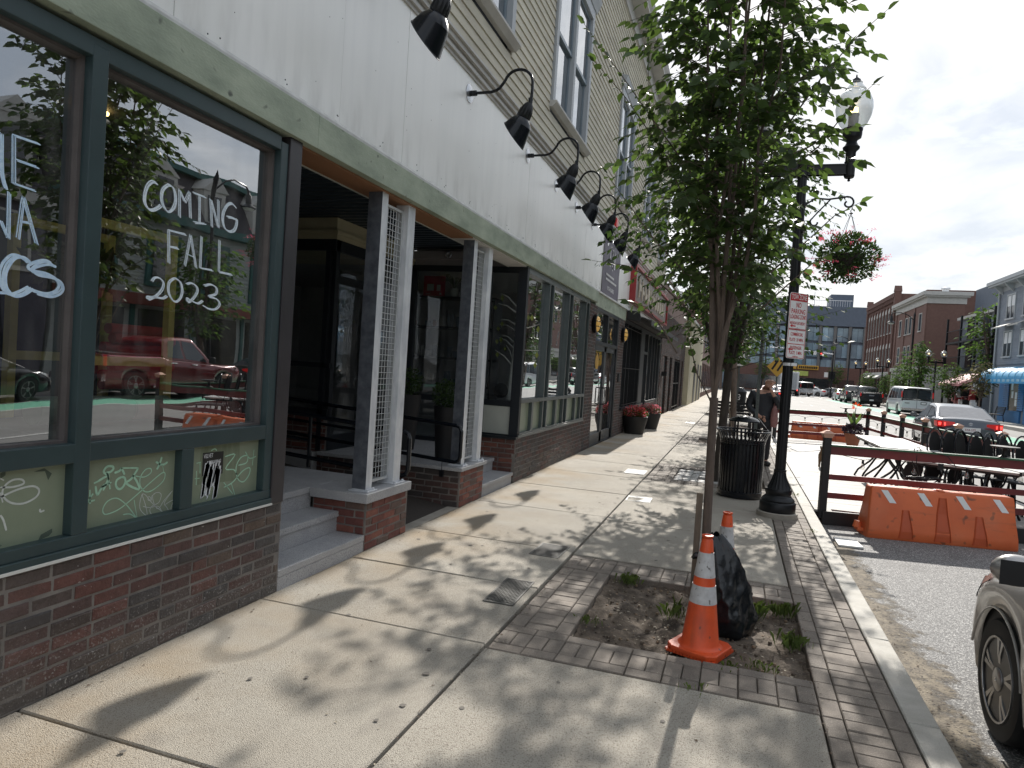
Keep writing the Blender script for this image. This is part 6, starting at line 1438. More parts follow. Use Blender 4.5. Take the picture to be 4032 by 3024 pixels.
leaves(150,hd+Vector((0,.055,.03)),.07,.012,m_blackm,4,.8).build('hair', bpy.data.materials['beard'], mn)
pb = thing('shopping_bag', 'pink translucent carrier bag hanging from the standing man’s arm', 'bag', (.70,13.88,1.13), R(12))
P = []
for z, w_, d_ in ((.02,.02,.015),(-.05,.05,.03),(-.14,.06,.04),(-.27,.075,.045),(-.36,.06,.035),(-.39,.03,.02)): P.append([(w_*math.cos(a)*(1+.12*math.sin(a*4+z*30)), d_*math.sin(a), z) for a in np.linspace(0,6.283,17)])
MB().grid(P).build('sack', m_pinkbag, pb, smooth=True); MB().tube([(-.02,0,.0),(-.01,0,.08),(.02,0,.08),(.02,0,0)],.008,5).build('handle', m_pinkbag, pb)
dgm = mat('dog fur',(.20,.12,.06),.85,col2=(.09,.055,.03),ns=20,bump=.6,bs=80)
dog = thing('dog', 'small brown dog on a lead, half hidden behind the near corner post of the deck', 'dog', (1.665,14.5,0), R(-8))
Vd = [(0,-.10,.27),(0,.06,.26),(0,.18,.27),(0,-.17,.33),(0,-.20,.40),(0,-.25,.40),(0,-.30,.385),(0,.24,.31),(0,.28,.40),
      (-.05,-.10,.20),(-.052,-.085,.10),(-.052,-.10,.015),(.05,-.10,.20),(.052,-.085,.10),(.052,-.10,.015),(-.055,.16,.21),(-.058,.13,.145),(-.058,.19,.085),(-.058,.175,.012),(.055,.16,.21),(.058,.13,.145),(.058,.19,.085),(.058,.175,.012)]
Ed = [(0,1),(1,2),(0,3),(3,4),(4,5),(5,6),(2,7),(7,8),(0,9),(9,10),(10,11),(0,12),(12,13),(13,14),(2,15),(15,16),(16,17),(17,18),(2,19),(19,20),(20,21),(21,22)]
skin_fig('body', Vd, Ed, [.085,.072,.075,.05,.055,.045,.024,.022,.012,.036,.022,.02,.036,.022,.02,.042,.028,.018,.02,.042,.028,.018,.02], dgm, dog)
b = MB()
for s in (-1,1): b.add([(s*.03,-.20,.445),(s*.06,-.185,.43),(s*.055,-.19,.37),(s*.045,-.215,.40)],[(0,1,2,3),(3,2,1,0)])
b.sphere((0,-.325,.39),.012,8,6); b.build('ears_and_nose', m_blackm, dog)
tag(MB().tube([(.42,13.8,.90),(.80,13.95,.45),(1.2,14.1,.30),(1.64,14.32,.36)],.006,5).build('dog_lead', m_galv), 'thin pale lead running from the man’s hand to the brown dog', 'lead')

# ------------------------------------------------------------------ vehicles
def interp(pts, y):
    if y <= pts[0][0]: return pts[0][1]
    for (a, p), (c, q) in zip(pts, pts[1:]):
        if y <= c: t = (y-a)/(c-a); return p+(q-p)*t
    return pts[-1][1]
def smooth_interp(pts, y):
    return (interp(pts, y-.05)+interp(pts, y)+interp(pts, y+.05)+interp(pts,y-.1)+interp(pts,y+.1))/5
t_patch = {}
def flank_patch(t, name, m, ys, dz0, dz1, s, off=.007):
    f = t_patch['f']; G = []
    for y in ys:
        a = f(y, dz0(y) if callable(dz0) else dz0); c = f(y, dz1(y) if callable(dz1) else dz1); G.append([(s*(a[0]+off),y,a[2]+.003),(s*((a[0]+c[0])/2+off*1.25),y,(a[2]+c[2])/2),(s*(c[0]+off),y,c[2])])
    MB().grid(G).build(name, m, t, smooth=True)
def vehicle(name, label, cat, L, W, top, gh, wheels, rw, paint, side, sill=.22, fscr=None, rscr=None, group=None, spokes=5, detail=1, belt_w=.90, roof_w=.70, width=None, lights=(), plate=None, rails_=False, glassm=None, tyre_w=.2, box=None, bed=None):
    """top: lower-body height along y; gh: greenhouse roof height along y; side: window polygons (y, fraction of height)"""
    t = thing(name, label, cat, (0,0,0), 0, group); hw = W/2; glassm = glassm or m_carglass
    y0, y1 = -L/2, L/2; n = int(70*detail)+20; P = []
    width = width or [(y0,.80),(y0+.15,.93),(y0+.7,1),(y1-1.0,1),(y1-.35,.92),(y1-.1,.78),(y1,.62)]
    wy = lambda y: hw*smooth_interp(width,y)
    for i in range(n+1):
        y = y0+L*i/n; w_ = wy(y); zt = smooth_interp(top,y); zb = sill
        e = min(1,(y-y0)/.12,(y1-y)/.12); zb += .10*(1-max(0,e))**2
        for c in wheels:
            q = rw*1.16; dy = abs(y-c)
            if dy < q: zb = max(zb, rw+math.sqrt(q*q-dy*dy)-.0)
        zb = min(zb, zt-.1); H = zt-zb; kk = .90+.10*max(0,min(1,e))
        sec = [(.955,zb),(.965,zb+.02),(1.0*kk,zb+H*.42),(.995*kk,zb+H*.62),(.965*kk,zt-.07),(.93*kk,zt-.025),(.80,zt+.004),(.4,zt+.025),(0,zt+.032)]
        P.append([(w_*a,y,z) for a,z in sec]+[(-w_*a,y,z) for a,z in reversed(sec[:-1])])
    def surf(y, dz):
        # point on the flank dz below the deck line at y
        i = min(range(n+1), key=lambda k: abs(P[k][0][1]-y)); row = P[i][:9]; z = row[-3][2]-.004-dz
        for p_, q_ in zip(row, row[1:]):
            if p_[2] <= z <= q_[2]: u = (z-p_[2])/max(1e-6,q_[2]-p_[2]); return (p_[0]+(q_[0]-p_[0])*u, y, z)
        return (row[0][0], y, z)
    t_patch['f'] = surf
    b = MB().grid(P); m = len(P[0]); b.add(P[0],[tuple(range(m))]); b.add(P[-1],[tuple(range(m-1,-1,-1))]); b.build('body', paint, t, smooth=2)
    u = MB()
    u.box(-hw*.72,y0+.25,.20,hw*.72,y1-.3,.62)
    for c in wheels: u.box(-hw*.93,c-rw*1.12,.24,hw*.93,c+rw*1.12,min(.75,rw*2.1))
    u.build('underbody', m_blackm, t)
    if gh:
        ya, yd = gh[0][0], gh[-1][0]; zr = max(q[1] for q in gh); n2 = int(26*detail)+8; Pg = []
        zb_ = lambda y: smooth_interp(top,y)-.03
        def gw(y, z):
            zz0 = zb_(y); f = (z-zz0)/max(.05,zr-zz0); return hw*(belt_w+(roof_w-belt_w)*min(1,max(0,f)))
        zg = lambda y: max(zb_(y)+.012, interp(gh,y))
        for i in range(n2+1):
            y = ya+(yd-ya)*i/n2; z = zg(y); z0 = zb_(y); row = []
            for f in (0,.25,.5,.75,.93): zq = z0+(z-z0)*f; row.append((gw(y,zq),y,zq))
            row += [(gw(y,z)*.90,y,z),(gw(y,z)*.5,y,z+.02*(z-z0)),(0,y,z+.03*(z-z0))]
            Pg.append(row+[(-q[0],q[1],q[2]) for q in reversed(row[:-1])])
        MB().grid(Pg).build('roof', paint, t, smooth=2)
        for s in (-1,1):
            for poly in side:
                v = []
                for y, f in poly:
                    zq = zb_(y)+.03+(zr-.06-zb_(y)-.03)*f; zq = min(zq, zg(y)-.045); v.append((s*(gw(y,zq)+.006),y,zq))
                if s < 0: v = v[::-1]
                MB().poly(v).build('side_window', glassm, t)
        for scr, nm in ((fscr,'windscreen'),(rscr,'rear_window')):
            if not scr: continue
            (ys0, ys1) = scr; G = []
            for k in range(7):
                y = ys0+(ys1-ys0)*k/6; z = zg(y); w_ = gw(y,z)*.86; nrm = .012
                G.append([(w_*q, y+(nrm if nm == 'windscreen' else -nrm)*.8, z+.03*(z-zb_(y))*(1-abs(q))+nrm) for q in (-1,-.6,-.2,.2,.6,1)])
            MB().grid(G).build(nm, glassm, t, smooth=True)
    for c in wheels:
        for s in (-1,1):
            q = Quaternion((0,1,0), R(90)*s); x = s*(hw*.965-tyre_w); tw = tyre_w
            ty = MB().lathe([(rw*.62,0),(rw*.93,.0),(rw,.025),(rw,tw-.03),(rw*.955,tw-.004),(rw*.80,tw+.004),(rw*.69,tw-.006),(rw*.66,tw-.05),(rw*.2,tw-.075)], (x,c,rw), 40, q)
            wh = ty.build('wheel', m_tyre, t, smooth=True)
            MB().lathe([(rw*.69,tw-.008),(rw*.685,tw+.002),(rw*.655,tw-.002),(rw*.63,tw-.05),(rw*.3,tw-.07),(0,tw-.07)], (x,c,rw), 40, q).build('rim_barrel', m_rimd, wh, smooth=True)
            b = MB(); b.lathe([(rw*.70,tw-.010),(rw*.695,tw+.004),(rw*.665,tw+.002),(rw*.655,tw-.012)], (x,c,rw), 40, q)
            for k in range(spokes):
                a = 6.283*k/spokes; 
                pairs = ((-.13,.10,.22,.030),(.13,.10,.22,.030)) if detail > 1 else ((0,.16,.16,.05),)
                for da, a0, a1, w_ in pairs:
                    r0, r1 = rw*.16, rw*.665; v = []
                    for rr_, dw, lift in ((r0,.014,tw-.012),(rw*.42,w_*.62,tw-.002),(r1,w_*1.02,tw-.004)):
                        ang = a+da*(rr_/r1)*1.15; ca, sa = math.cos(ang), math.sin(ang)
                        for sg in (-1,1): v.append(Vector((rr_*ca-sg*dw*sa*.5-0, rr_*sa+sg*dw*ca*.5, lift)))
                    b.add([Vector((x,c,rw))+q@p for p in v]+[Vector((x,c,rw))+q@(p-Vector((0,0,.02))) for p in v],[(0,1,3,2),(2,3,5,4),(0,2,8,6),(2,4,10,8),(1,7,9,3),(3,9,11,5)])
            b.lathe([(rw*.20,tw-.03),(rw*.19,tw-.004),(rw*.16,tw+.002),(0,tw+.003)], (x,c,rw), 20, q)
            b.build('rim', m_rim, wh, smooth=True)
            if detail > 1: MB().obox(Vector((x,c,rw))+q@Vector((-.008,0,tw+.004)),(.004,.022,.004),q).obox(Vector((x,c,rw))+q@Vector((.008,0,tw+.004)),(.004,.022,.004),q).obox(Vector((x,c,rw))+q@Vector((0,0,tw+.004)),(.014,.004,.004),q).build('hub_mark', m_chrome, wh)
    return t, (lambda y: wy(y)), (lambda y: smooth_interp(top,y))
def lamp_patch(t, name, m, pts): 
    MB().poly(pts).build(name, m, t)
p_silver = mat('warm silver paint',(.40,.385,.37),.28,metal=.55,amt=.05,coat=.7)
p_blue = mat('dark blue grey paint',(.050,.062,.080),.22,metal=.4,amt=.08,coat=.8)
p_white = mat('white paint',(.66,.68,.69),.3,amt=.03,coat=.6)
p_black = mat('black paint',(.010,.010,.012),.2,amt=.1,coat=.8)
p_red = mat('red paint car',(.15,.016,.018),.22,metal=.2,amt=.05,coat=.8)
p_grey = mat('grey paint',(.12,.125,.13),.25,metal=.4,amt=.05,coat=.7)
p_maroon = mat('maroon paint',(.10,.012,.016),.25,metal=.3,amt=.05,coat=.7)
SEDAN = dict(top=[(-2.3,.62),(-2.25,.93),(-2.1,1.02),(-1.5,1.05),(-.9,.98),(.9,.93),(1.3,.90),(1.9,.80),(2.2,.68),(2.3,.52)],
  gh=[(-1.78,1.02),(-.95,1.36),(-.4,1.43),(.15,1.43),(1.25,.94)], wheels=(-1.32,1.38), rw=.32, fscr=(1.2,.22), rscr=(-1.72,-1.0),
  side=[[(-1.35,.08),(-.92,.82),(-.42,.95),(-.36,.05)],[(-.28,.05),(-.34,.96),(.20,.95),(.92,.12),(.92,.04)]])
def sedan(label, paint, group=None, detail=1, glassm=None, brake=False, plate=None, spokes=5, L=4.6, W=1.78, sp=SEDAN):
    t, wy, zt = vehicle('parked_car' if not brake else 'car', label, 'car', L, W, paint=paint, group=group, detail=detail, glassm=glassm, spokes=spokes, **sp)
    y0, y1 = -L/2, L/2; hw = W/2
    for s in (-1,1):
        P = []
        b = MB().grid([[(s*hw*a, y0+d_, z) for a,d_,z in row] for row in ([(.99,.34,.93),(.975,.34,.78)],[(.95,.10,.95),(.935,.075,.76)],[(.80,-.012,.95),(.80,-.022,.77)],[(.45,-.030,.93),(.45,-.034,.86)])])
        b.build('tail_light', m_tail, t)
        if brake: MB().grid([[(s*hw*.92,y0+.045,.90),(s*hw*.91,y0+.04,.81)],[(s*hw*.72,y0-.034,.90),(s*hw*.72,y0-.036,.81)]]).build('brake_light', m_brake, t)
        flank_patch(t, 'headlight', m_lens, np.linspace(y1-.60,y1-.10,9), lambda y: .045, lambda y: .075+.10*(y-(y1-.60))/.5, s)
        b = MB(); b.sphere((s*(hw+.10),.78,1.0),.10,14,10,(1.05,.62,.72)).tube([(s*(hw*.92),.80,.95),(s*(hw+.06),.79,.97)],.03,6); b.build('mirror', paint, t, smooth=True)
        MB().grid([[(s*(hw+.10)+a*.085,.715-.0,1.0+c*.055) for c in (-1,1)] for a in (-1,1)]).build('mirror_glass', m_carglass, t)
        for y in (-.25,.72): MB().tube([(s*hw*.985,y-.22,.86),(s*(hw*1.0+.012),y-.20,.865),(s*(hw*1.0+.012),y-.06,.865),(s*hw*.985,y-.04,.86)],.011,6).build('door_handle', paint, t)
    MB().box(-.26,y0-.035,.66,.26,y0-.028,.80).build('plate', m_sign_w, t)
    MB().text(plate or 'NO PARKING',(0,y0-.0365,.722),UX,UZ,.062,.27).build('plate_number', mat('plate red',(.35,.05,.08),.5) if 'plate red' not in bpy.data.materials else bpy.data.materials['plate red'], t) if plate else None
    MB().box(-hw*.80,y0-.03,.24,hw*.80,y0+.06,.40).build('bumper_trim', m_blackm, t)
    MB().box(-hw*.6,y1-.05,.26,hw*.6,y1+.0,.46).build('grille', m_blackm, t)
    return t
# near car at the right edge: silver hatch, nose away from the viewer
NEAR = dict(top=[(-2.15,.65),(-2.0,.95),(-1.2,1.0),(.7,.94),(1.2,.91),(1.55,.84),(1.85,.74),(2.0,.62),(2.1,.50)], gh=[(-2.0,1.0),(-1.5,1.36),(-.6,1.46),(.0,1.47),(.4,1.40),(1.45,.92)], wheels=(-1.30,1.30), rw=.312, fscr=(1.36,.45), rscr=(-1.98,-1.55),
  side=[[(-1.6,.2),(-1.4,.75),(-.35,.95),(-.3,.05)],[(-.2,.05),(-.26,.96),(.25,.93),(1.05,.14),(1.05,.04)]], width=[(-2.15,.80),(-1.9,.95),(-1.2,1.0),(.95,1.0),(1.5,1.0),(1.75,.965),(1.93,.88),(2.03,.76),(2.1,.60)])
near = sedan('warm silver car cut by the right edge of the picture', p_silver, detail=3, spokes=5, L=4.2, W=1.70, sp=NEAR)
near.location = (2.205, 2.88, RZ)
for o in near.children:
    if o.name.startswith('mirror_glass'): o.data.materials[0] = m_blackm
for s in (-1,1):
    q = .312*1.16; f = t_patch['f']; 
    MB().tube([(s*(.848*.985),1.30+q*math.cos(a),.312+q*math.sin(a)) for a in np.linspace(R(12),R(168),24)],.007,6,False).build('arch_lip', p_silver, near, smooth=True)
MB().tube([(-.852,.48,.27),(-.861,.53,.58),(-.848,.60,.83),(-.79,.69,.94)],.0035,4,False).build('shut_line', m_blackm, near)
sd_ = sedan('dark blue grey saloon with glowing brake lights driving past the deck', p_blue, detail=2, brake=True, plate='5YA 577', glassm=m_carglassl); sd_.location = (6.75, 25.9, RZ); sd_.rotation_euler = (0,0,R(-3))
MB().tube([(.055*math.cos(a),-2.34,.90+.036*math.sin(a)) for a in np.linspace(0,6.283,21)],.004,5,False).tube([(.022*math.cos(a),-2.34,.90+.034*math.sin(a)) for a in np.linspace(0,6.283,17)],.003,5,False).tube([(.04*math.cos(a),-2.34,.914+.014*math.sin(a)) for a in np.linspace(0,6.283,17)],.003,5,False).build('badge', m_chrome, sd_)
# white passenger van
def van(label, paint, x, y, rz=0):
    t, wy, zt = vehicle('parked_van', label, 'van', 5.7, 2.0, [(-2.85,1.05),(-2.8,1.10),(1.2,1.10),(1.7,1.08),(2.5,1.0),(2.8,.85),(2.85,.7)], [(-2.84,1.95),(-2.6,2.02),(.9,2.05),(1.2,1.95),(1.95,1.1)], (-1.65,1.75), .37, paint,
        [[(-2.7,.12),(-2.66,.86),(-1.6,.88),(-1.6,.10)],[(-1.5,.10),(-1.5,.88),(-.5,.90),(-.5,.08)],[(-.4,.08),(-.4,.90),(.45,.90),(.45,.06)],[(.55,.06),(.55,.88),(1.0,.80),(1.55,.12),(1.55,.05)]], sill=.30, fscr=(1.9,1.25), belt_w=.985, roof_w=.86,
        width=[(-2.85,.97),(-2.7,1.0),(1.8,1.0),(2.4,.95),(2.7,.88),(2.85,.78)])
    for s in (-1,1):
        MB().poly([(s*.07,-2.862,1.22),(s*.84,-2.862,1.22),(s*.80,-2.855,1.82),(s*.07,-2.855,1.86)][::s]).build('rear_window', m_carglass, t)
        MB().box(s*.93,-2.875,1.30,s*.995,-2.84,1.72).build('tail_light', m_tail, t); MB().sphere((s*1.16,1.5,1.28),.13,10,8,(.8,.5,1.2)).build('mirror', m_blackm, t, smooth=True)
    MB().box(-.008,-2.868,.55,.008,-2.86,1.9).build('door_gap', m_blackm, t); MB().box(-.95,-2.93,.40,.95,-2.83,.56).build('bumper', m_chrome, t)
    MB().box(.24,-2.870,.84,.60,-2.864,1.02).build('plate_holder', m_blackm, t); MB().box(.28,-2.874,.87,.56,-2.870,.99).build('plate', m_sign_w, t)
    MB().box(-.75,-2.868,.88,-.45,-2.864,.94).build('badge', m_chrome, t)
    t.location = (x,y,RZ); t.rotation_euler = (0,0,rz); return t
van('white passenger van parked on the far side beyond the blue saloon', p_white, 12.0, 57.5)
def pickup(label, paint, x, y, rz=0, detail=1, group='pickups parked across the street'):
    t, wy, zt = vehicle('pickup_truck', label, 'pickup truck', 5.8, 2.0, [(-2.9,1.22),(-2.85,1.30),(-.7,1.30),(-.6,1.22),(1.0,1.18),(1.3,1.16),(2.5,1.10),(2.8,.98),(2.9,.80)], [(-.78,1.32),(-.68,1.84),(-.3,1.92),(.55,1.92),(1.25,1.20)], (-1.75,1.85), .41, paint,
        [[(-.55,.06),(-.5,.90),(.0,.93),(.02,.05)],[(.1,.05),(.08,.93),(.52,.88),(.98,.12),(.98,.05)]], sill=.42, fscr=(1.2,.62), rscr=(-.755,-.70), belt_w=.95, roof_w=.76, detail=detail, group=group,
        width=[(-2.9,.97),(-2.8,1.0),(2.2,1.0),(2.6,.95),(2.9,.85)], tyre_w=.26)
    MB().box(-.88,-2.75,1.285,.88,-.80,1.345).build('bed_cover', m_blackm, t)
    for s in (-1,1):
        MB().box(s*.90,-2.925,.95,s*1.0,-2.86,1.28).build('tail_light', m_tail, t); MB().grid([[(s*.97,2.45,1.06),(s*.975,2.45,.90)],[(s*.72,2.86,.98),(s*.74,2.88,.80)]]).build('headlight', m_lens, t)
        b = MB().box(s*1.02,1.0,1.18,s*1.24,1.12,1.42); b.build('mirror', m_blackm, t, bevel=.03)
        for y_ in (-.35,.35): MB().tube([(s*.985,y_-.1,1.08),(s*1.02,y_-.08,1.085),(s*1.02,y_+.08,1.085),(s*.985,y_+.1,1.08)],.018,6).build('door_handle', m_chrome, t)
        MB().box(s*.96,-1.2,.36,s*1.06,1.25,.41).build('running_board', m_chrome, t)
    MB().box(-.95,-3.02,.50,.95,-2.86,.70).build('bumper', m_chrome if detail > 1 else m_blackm, t); MB().box(-.95,2.85,.45,.95,2.98,.70).build('bumper', m_chrome if detail > 1 else m_blackm, t); MB().box(-.18,-3.03,.56,.18,-3.022,.68).build('plate', m_sign_w, t)
    MB().box(-.22,-2.915,1.0,.22,-2.905,1.12).build('badge', m_chrome, t)
    t.location = (x,y,RZ); t.rotation_euler = (0,0,rz); return t
pickup('black pickup truck with its dark tailgate towards the viewer, parked past the white van', p_black, 12.3, 76.5)
pickup('grey pickup truck parked in front of the black pickup', p_grey, 12.2, 84.8)
c_ = sedan('pale small car, farthest of the parked row before the corner', p_white, 'cars beyond the crossing'); c_.location = (12.2, 92.5, RZ)
# seen mirrored in the shop window: parked across the street abreast of the viewer
rp2 = pickup('dark red crew cab pickup parked across the street, mirrored in the shop window', p_red, 12.5, 18.1, 0, 2, 'vehicles mirrored in the shop window')
suv = sedan('black car parked across the street, mirrored at the left edge of the shop window', p_black, 'vehicles mirrored in the shop window', L=4.7, W=1.85); suv.location = (12.6,11.7,RZ)
s2_ = sedan('dark car parked beyond the red pickup, mirrored in the shop window', p_black, 'vehicles mirrored in the shop window'); s2_.location = (12.7,24.2,RZ)
# traffic beyond the crossing
c_ = sedan('black car with a red tail light waiting at the crossing', p_black, 'cars beyond the crossing', brake=True); c_.location = (5.2, 96, RZ)
c_ = sedan('silver grey car at the crossing partly hidden by the signal pole', p_grey, 'cars beyond the crossing'); c_.location = (13.4, 113, RZ); c_.rotation_euler = (0,0,R(70))
c_ = sedan('white car turning beyond the crossing', p_white, 'cars beyond the crossing'); c_.location = (10.6, 113, RZ); c_.rotation_euler = (0,0,R(65))
c_ = sedan('maroon car parked along the left kerb behind the lamp post', p_maroon, 'cars beyond the crossing', brake=True); c_.location = (2.6, 62, RZ)
v = van('white utility van beside the box truck at the crossing', p_white, 8.4, 108, R(20))
bt_ = thing('box_truck', 'white box truck with red tail lamps at the crossing', 'truck', (6.9,107,RZ))
MB().box(-1.2,-3.2,.85,1.2,2.2,3.35).build('cargo_box', p_white, bt_, bevel=.03); MB().prism([(2.25,.5),(4.3,.5),(4.3,1.3),(3.6,1.5),(3.2,2.4),(2.25,2.4)],'x',-1.05,1.05).build('cab', p_white, bt_, bevel=.05)
MB().box(-1.15,-3.25,.6,1.15,4.0,.85).build('chassis', m_blackm, bt_); MB().box(-.95,-3.22,1.0,.95,-3.205,3.15).build('roll_door', mat('roll door',(.42,.45,.47),.5), bt_)
for s in (-1,1):
    for y in (-2.0,3.2): MB().lathe([(.2,0),(.45,0),(.47,.05),(.47,.25),(.4,.28),(0,.26)],(s*.85,y,.47),20,Quaternion((0,1,0),R(90)*s)).build('wheel', m_tyre, bt_, smooth=True)
    MB().box(s*1.0,-3.26,.72,s*1.15,-3.24,.86).build('tail_light', m_brake, bt_)
# ------------------------------------------------------------------ buildings across the street and at the end
XR = 16.6
def far_window(par, x, y0, y1, z0, z1, facing, fm, gm, sillm=None, arch=False, blind=None, proud=.05, two=True):
    """window on a wall facing -x ('x', wall plane x, span y0..y1) or facing -y ('y', wall plane x, span y0..y1 in x)"""
    f = MB(); g = MB(); t = .09
    def bx(a0,c0,a1,c1,d0,d1,mb):
        if facing == 'x': mb.box(x-d1,a0,c0,x-d0,a1,c1)
        else: mb.box(a0,x-d1,c0,a1,x-d0,c1)
    bx(y0,z0,y0+t,z1,-.1,proud,f); bx(y1-t,z0,y1,z1,-.1,proud,f); bx(y0+t,z1-t,y1-t,z1,-.1,proud,f); bx(y0-.05,z0-.10,y1+.05,z0,-.1,proud+.05,f)
    if two:
        m_ = (y0+y1)/2; bx(m_-.05,z0,m_+.05,z1-t,-.1,proud-.005,f)
    if arch:
        c = (y0+y1)/2; r_ = (y1-y0)/2+.12; P = []
        for a in np.linspace(R(0),R(180),11): P.append((c+r_*math.cos(a), z1-.02+r_*.8*math.sin(a)))
        if facing == 'x': f.prism(P,'x',x-proud,x+.1)
    w_ = f.build('window', fm, par, world=True)
    zm = z0+(z1-z0)*.5
    bx(y0+t,z0,y1-t,z1-t,-.05,.012,g); g.build('pane', gm, w_, world=True)
    if blind:
        b = MB(); 
        for a,c in ((y0+t+.03,(y0+y1)/2-.08),((y0+y1)/2+.08,y1-t-.03)): bx(a,zm,c,z1-t-.03,.013,.02,b)
        b.build('blind', m_blind, w_, world=True)
    return w_
# grey blue clapboard house with the blue awning
gh = thing('grey_house', 'grey blue clapboard house with white blinds above a blue curved awning at the right edge', 'house', (18,46,0))
def G(b, name, m, par=None, **k): return b.build(name, m, par or gh, world=True, **k)
G(MB().box(XR+.06,33.2,0,30,55.2,9.0), 'wall', m_vinylg)
z = 3.72; 
while z < 8.7:
    G(MB().prism([(XR+.06,z),(XR-.012,z),(XR-.0,z+.15),(XR+.06,z+.15)],'y',33.2,55.2), 'clapboard', m_vinylg); z += .15
G(MB().box(XR-.06,55.06,.0,XR+.05,55.26,8.9), 'corner_board', m_wtrim); G(MB().lathe([(.06,0),(.06,8.7)],(XR-.1,54.95,0),8), 'downpipe', m_wtrim)
G(MB().box(XR-.62,33,9.0,31,55.6,9.12).box(XR-.70,33,9.12,31,55.7,9.35), 'eave', m_wtrim); G(MB().box(XR-.02,33.2,8.66,XR+.06,55.2,9.0), 'frieze_board', m_wtrim)
for i in range(11): G(MB().prism([(XR-.02,8.45),(XR-.10,8.50),(XR-.45,8.85),(XR-.55,9.0),(XR-.02,9.0)],'y',35.0+i*1.95,35.14+i*1.95), 'bracket', m_wtrim)
for i, y in enumerate((52.2,49.4,46.6,43.8,41.0)):
    far_window(gh, XR-.01, y, y+1.5, 4.25, 5.95, 'x', m_wtrim, m_darkwin, blind=True); far_window(gh, XR-.01, y-.1, y+1.4, 6.75, 8.35, 'x', m_wtrim, m_darkwin, blind=True)
    if i < 3:
        P = [[(XR-.02,y-.15+1.8*k/6,6.42),(XR-.75,y-.15+1.8*k/6,6.12)] for k in range(7)]; G(MB().grid(P).box(XR-.76,y-.15,6.05,XR-.74,y+1.65,6.13), 'window_awning', m_stone)
sv = MB()
P = []
for k in range(13):
    a = R(90*k/12); P.append([(XR-1.35*math.sin(a)-.02, y, 2.75+.75*math.cos(a)) for y in np.linspace(53.2,34,20)])
sv.grid(P); sv.add([p[0] for p in P]+[(XR,53.2,2.75)],[tuple(range(14))])
aw2 = thing('blue_awning', 'bright blue ribbed shop awning on the grey blue house', 'awning', (XR-.6,44,3)); sv.build('canopy', m_awnb, aw2, world=True)
for y in np.linspace(53.2,34,20): MB().tube([(XR-1.37*math.sin(R(90*k/6))-.02,y,2.75+.77*math.cos(R(90*k/6))) for k in range(7)],.02,4,False).build('rib', bpy.data.materials.get('awning rib') or mat('awning rib',(.30,.60,.82),.5), aw2, world=True)
MB().box(XR-1.38,34,2.40,XR-1.365,53.2,2.75).build('valance', m_awnb, aw2, world=True)
b = MB(); r = random.Random(4)
for i in range(9): y = 52-i*.75; b.box(XR-1.39,y-.45,2.5+.02*r.random(),XR-1.382,y,2.66)
b.build('faded_lettering', mat('faded letters',(.35,.62,.82),.6), aw2, world=True)
G(MB().box(XR-.04,52.9,0,XR+.06,53.7,2.7).box(XR-.04,49.0,0,XR+.06,49.4,2.7).box(XR-.04,50,.0,XR+.06,52.9,.75).box(XR-.04,45,.0,XR+.06,49,.75), 'shop_front', m_blue)
for y0,y1 in ((51.9,52.85),(49.45,50.35)):
    b = MB()
    for i in range(13): b.prism([(XR-.05,.8+i*.14),(XR-.09,.8+i*.14),(XR-.05,.92+i*.14)],'y',y0,y1)
    G(b, 'shutter', m_blue)
G(MB().box(XR-.02,50.4,.75,XR+.06,51.85,2.7), 'shop_window', mat('shop window tan',(.16,.13,.09),.2))
b = MB()
for y,z in ((50.6,1.5),(51.2,1.55),(50.6,1.05),(51.3,2.05)): b.box(XR-.03,y,z,XR-.022,y+.32,z+.42)
G(b, 'notice', m_sign_w)
bh = thing('street_bench', 'dark slatted metal bench outside the blue shop front', 'bench', (XR-.9,51.6,0))
b = MB()
for s in (-.75,.75): b.tube([(.35,s,0),(.30,s,.42),(-.28,s,.44),(-.33,s,0)],.03,6).tube([(.30,s,.42),(.42,s,.95)],.03,6)
b.build('frame', m_black, bh); b = MB()
for k in range(7): b.box(-.27+k*.085,-.8,.44,-.21+k*.085,.8,.46)
for k in range(5): b.box(.325+k*.02,-.8,.52+k*.09,.345+k*.02,.8,.58+k*.09)
b.build('slat', m_black, bh)
# dark apartment house with balconies, pink awning shop beneath
ap = thing('apartment_house', 'dark apartment house with black balconies set back beside the brick corner building', 'building', (22,64,0))
def A_(b, name, m, **k): return b.build(name, m, ap, world=True, **k)
A_(MB().box(XR+2.2,57.5,0,34,72,8.2), 'wall', m_vinylg); A_(MB().box(XR+1.95,57.3,8.2,34,72.2,8.45), 'cornice', m_stone); A_(MB().box(XR+3.2,57.6,8.45,34,72,11.0), 'roof_storey', m_slate)
for z in (3.6,5.9):
    A_(MB().box(XR+.9,59,z,XR+2.2,71,z+.15), 'balcony_floor', m_black); b = MB()
    for i in range(40): b.tube([(XR+.95,59+i*.3,z+.15),(XR+.95,59+i*.3,z+1.1)],.015,4,False)
    b.box(XR+.92,59,z+1.1,XR+.98,71,z+1.15); A_(b, 'balcony_rail', m_black)
    for y in (60,64,68): A_(MB().box(XR+2.12,y,z+.15,XR+2.2,y+1.6,z+2.2), 'balcony_door', m_darkwin)
for y in (59,63,67,71): A_(MB().box(XR+.9,y,0,XR+1.05,y+.15,8.2), 'balcony_post', m_black)
pk = thing('pink_awning_shop', 'low shop with a faded pink awning, left of the grey blue house', 'shop', (XR,60,0))
MB().box(XR,57.0,0,XR+2.1,63,3.2).build('wall', m_vinylg, pk, world=True); MB().prism([(XR,3.15),(XR-1.5,2.35),(XR-1.5,2.15),(XR,2.9)],'y',57.1,62.5).build('awning', m_awnp, pk, world=True)
b = MB(); r = random.Random(14)
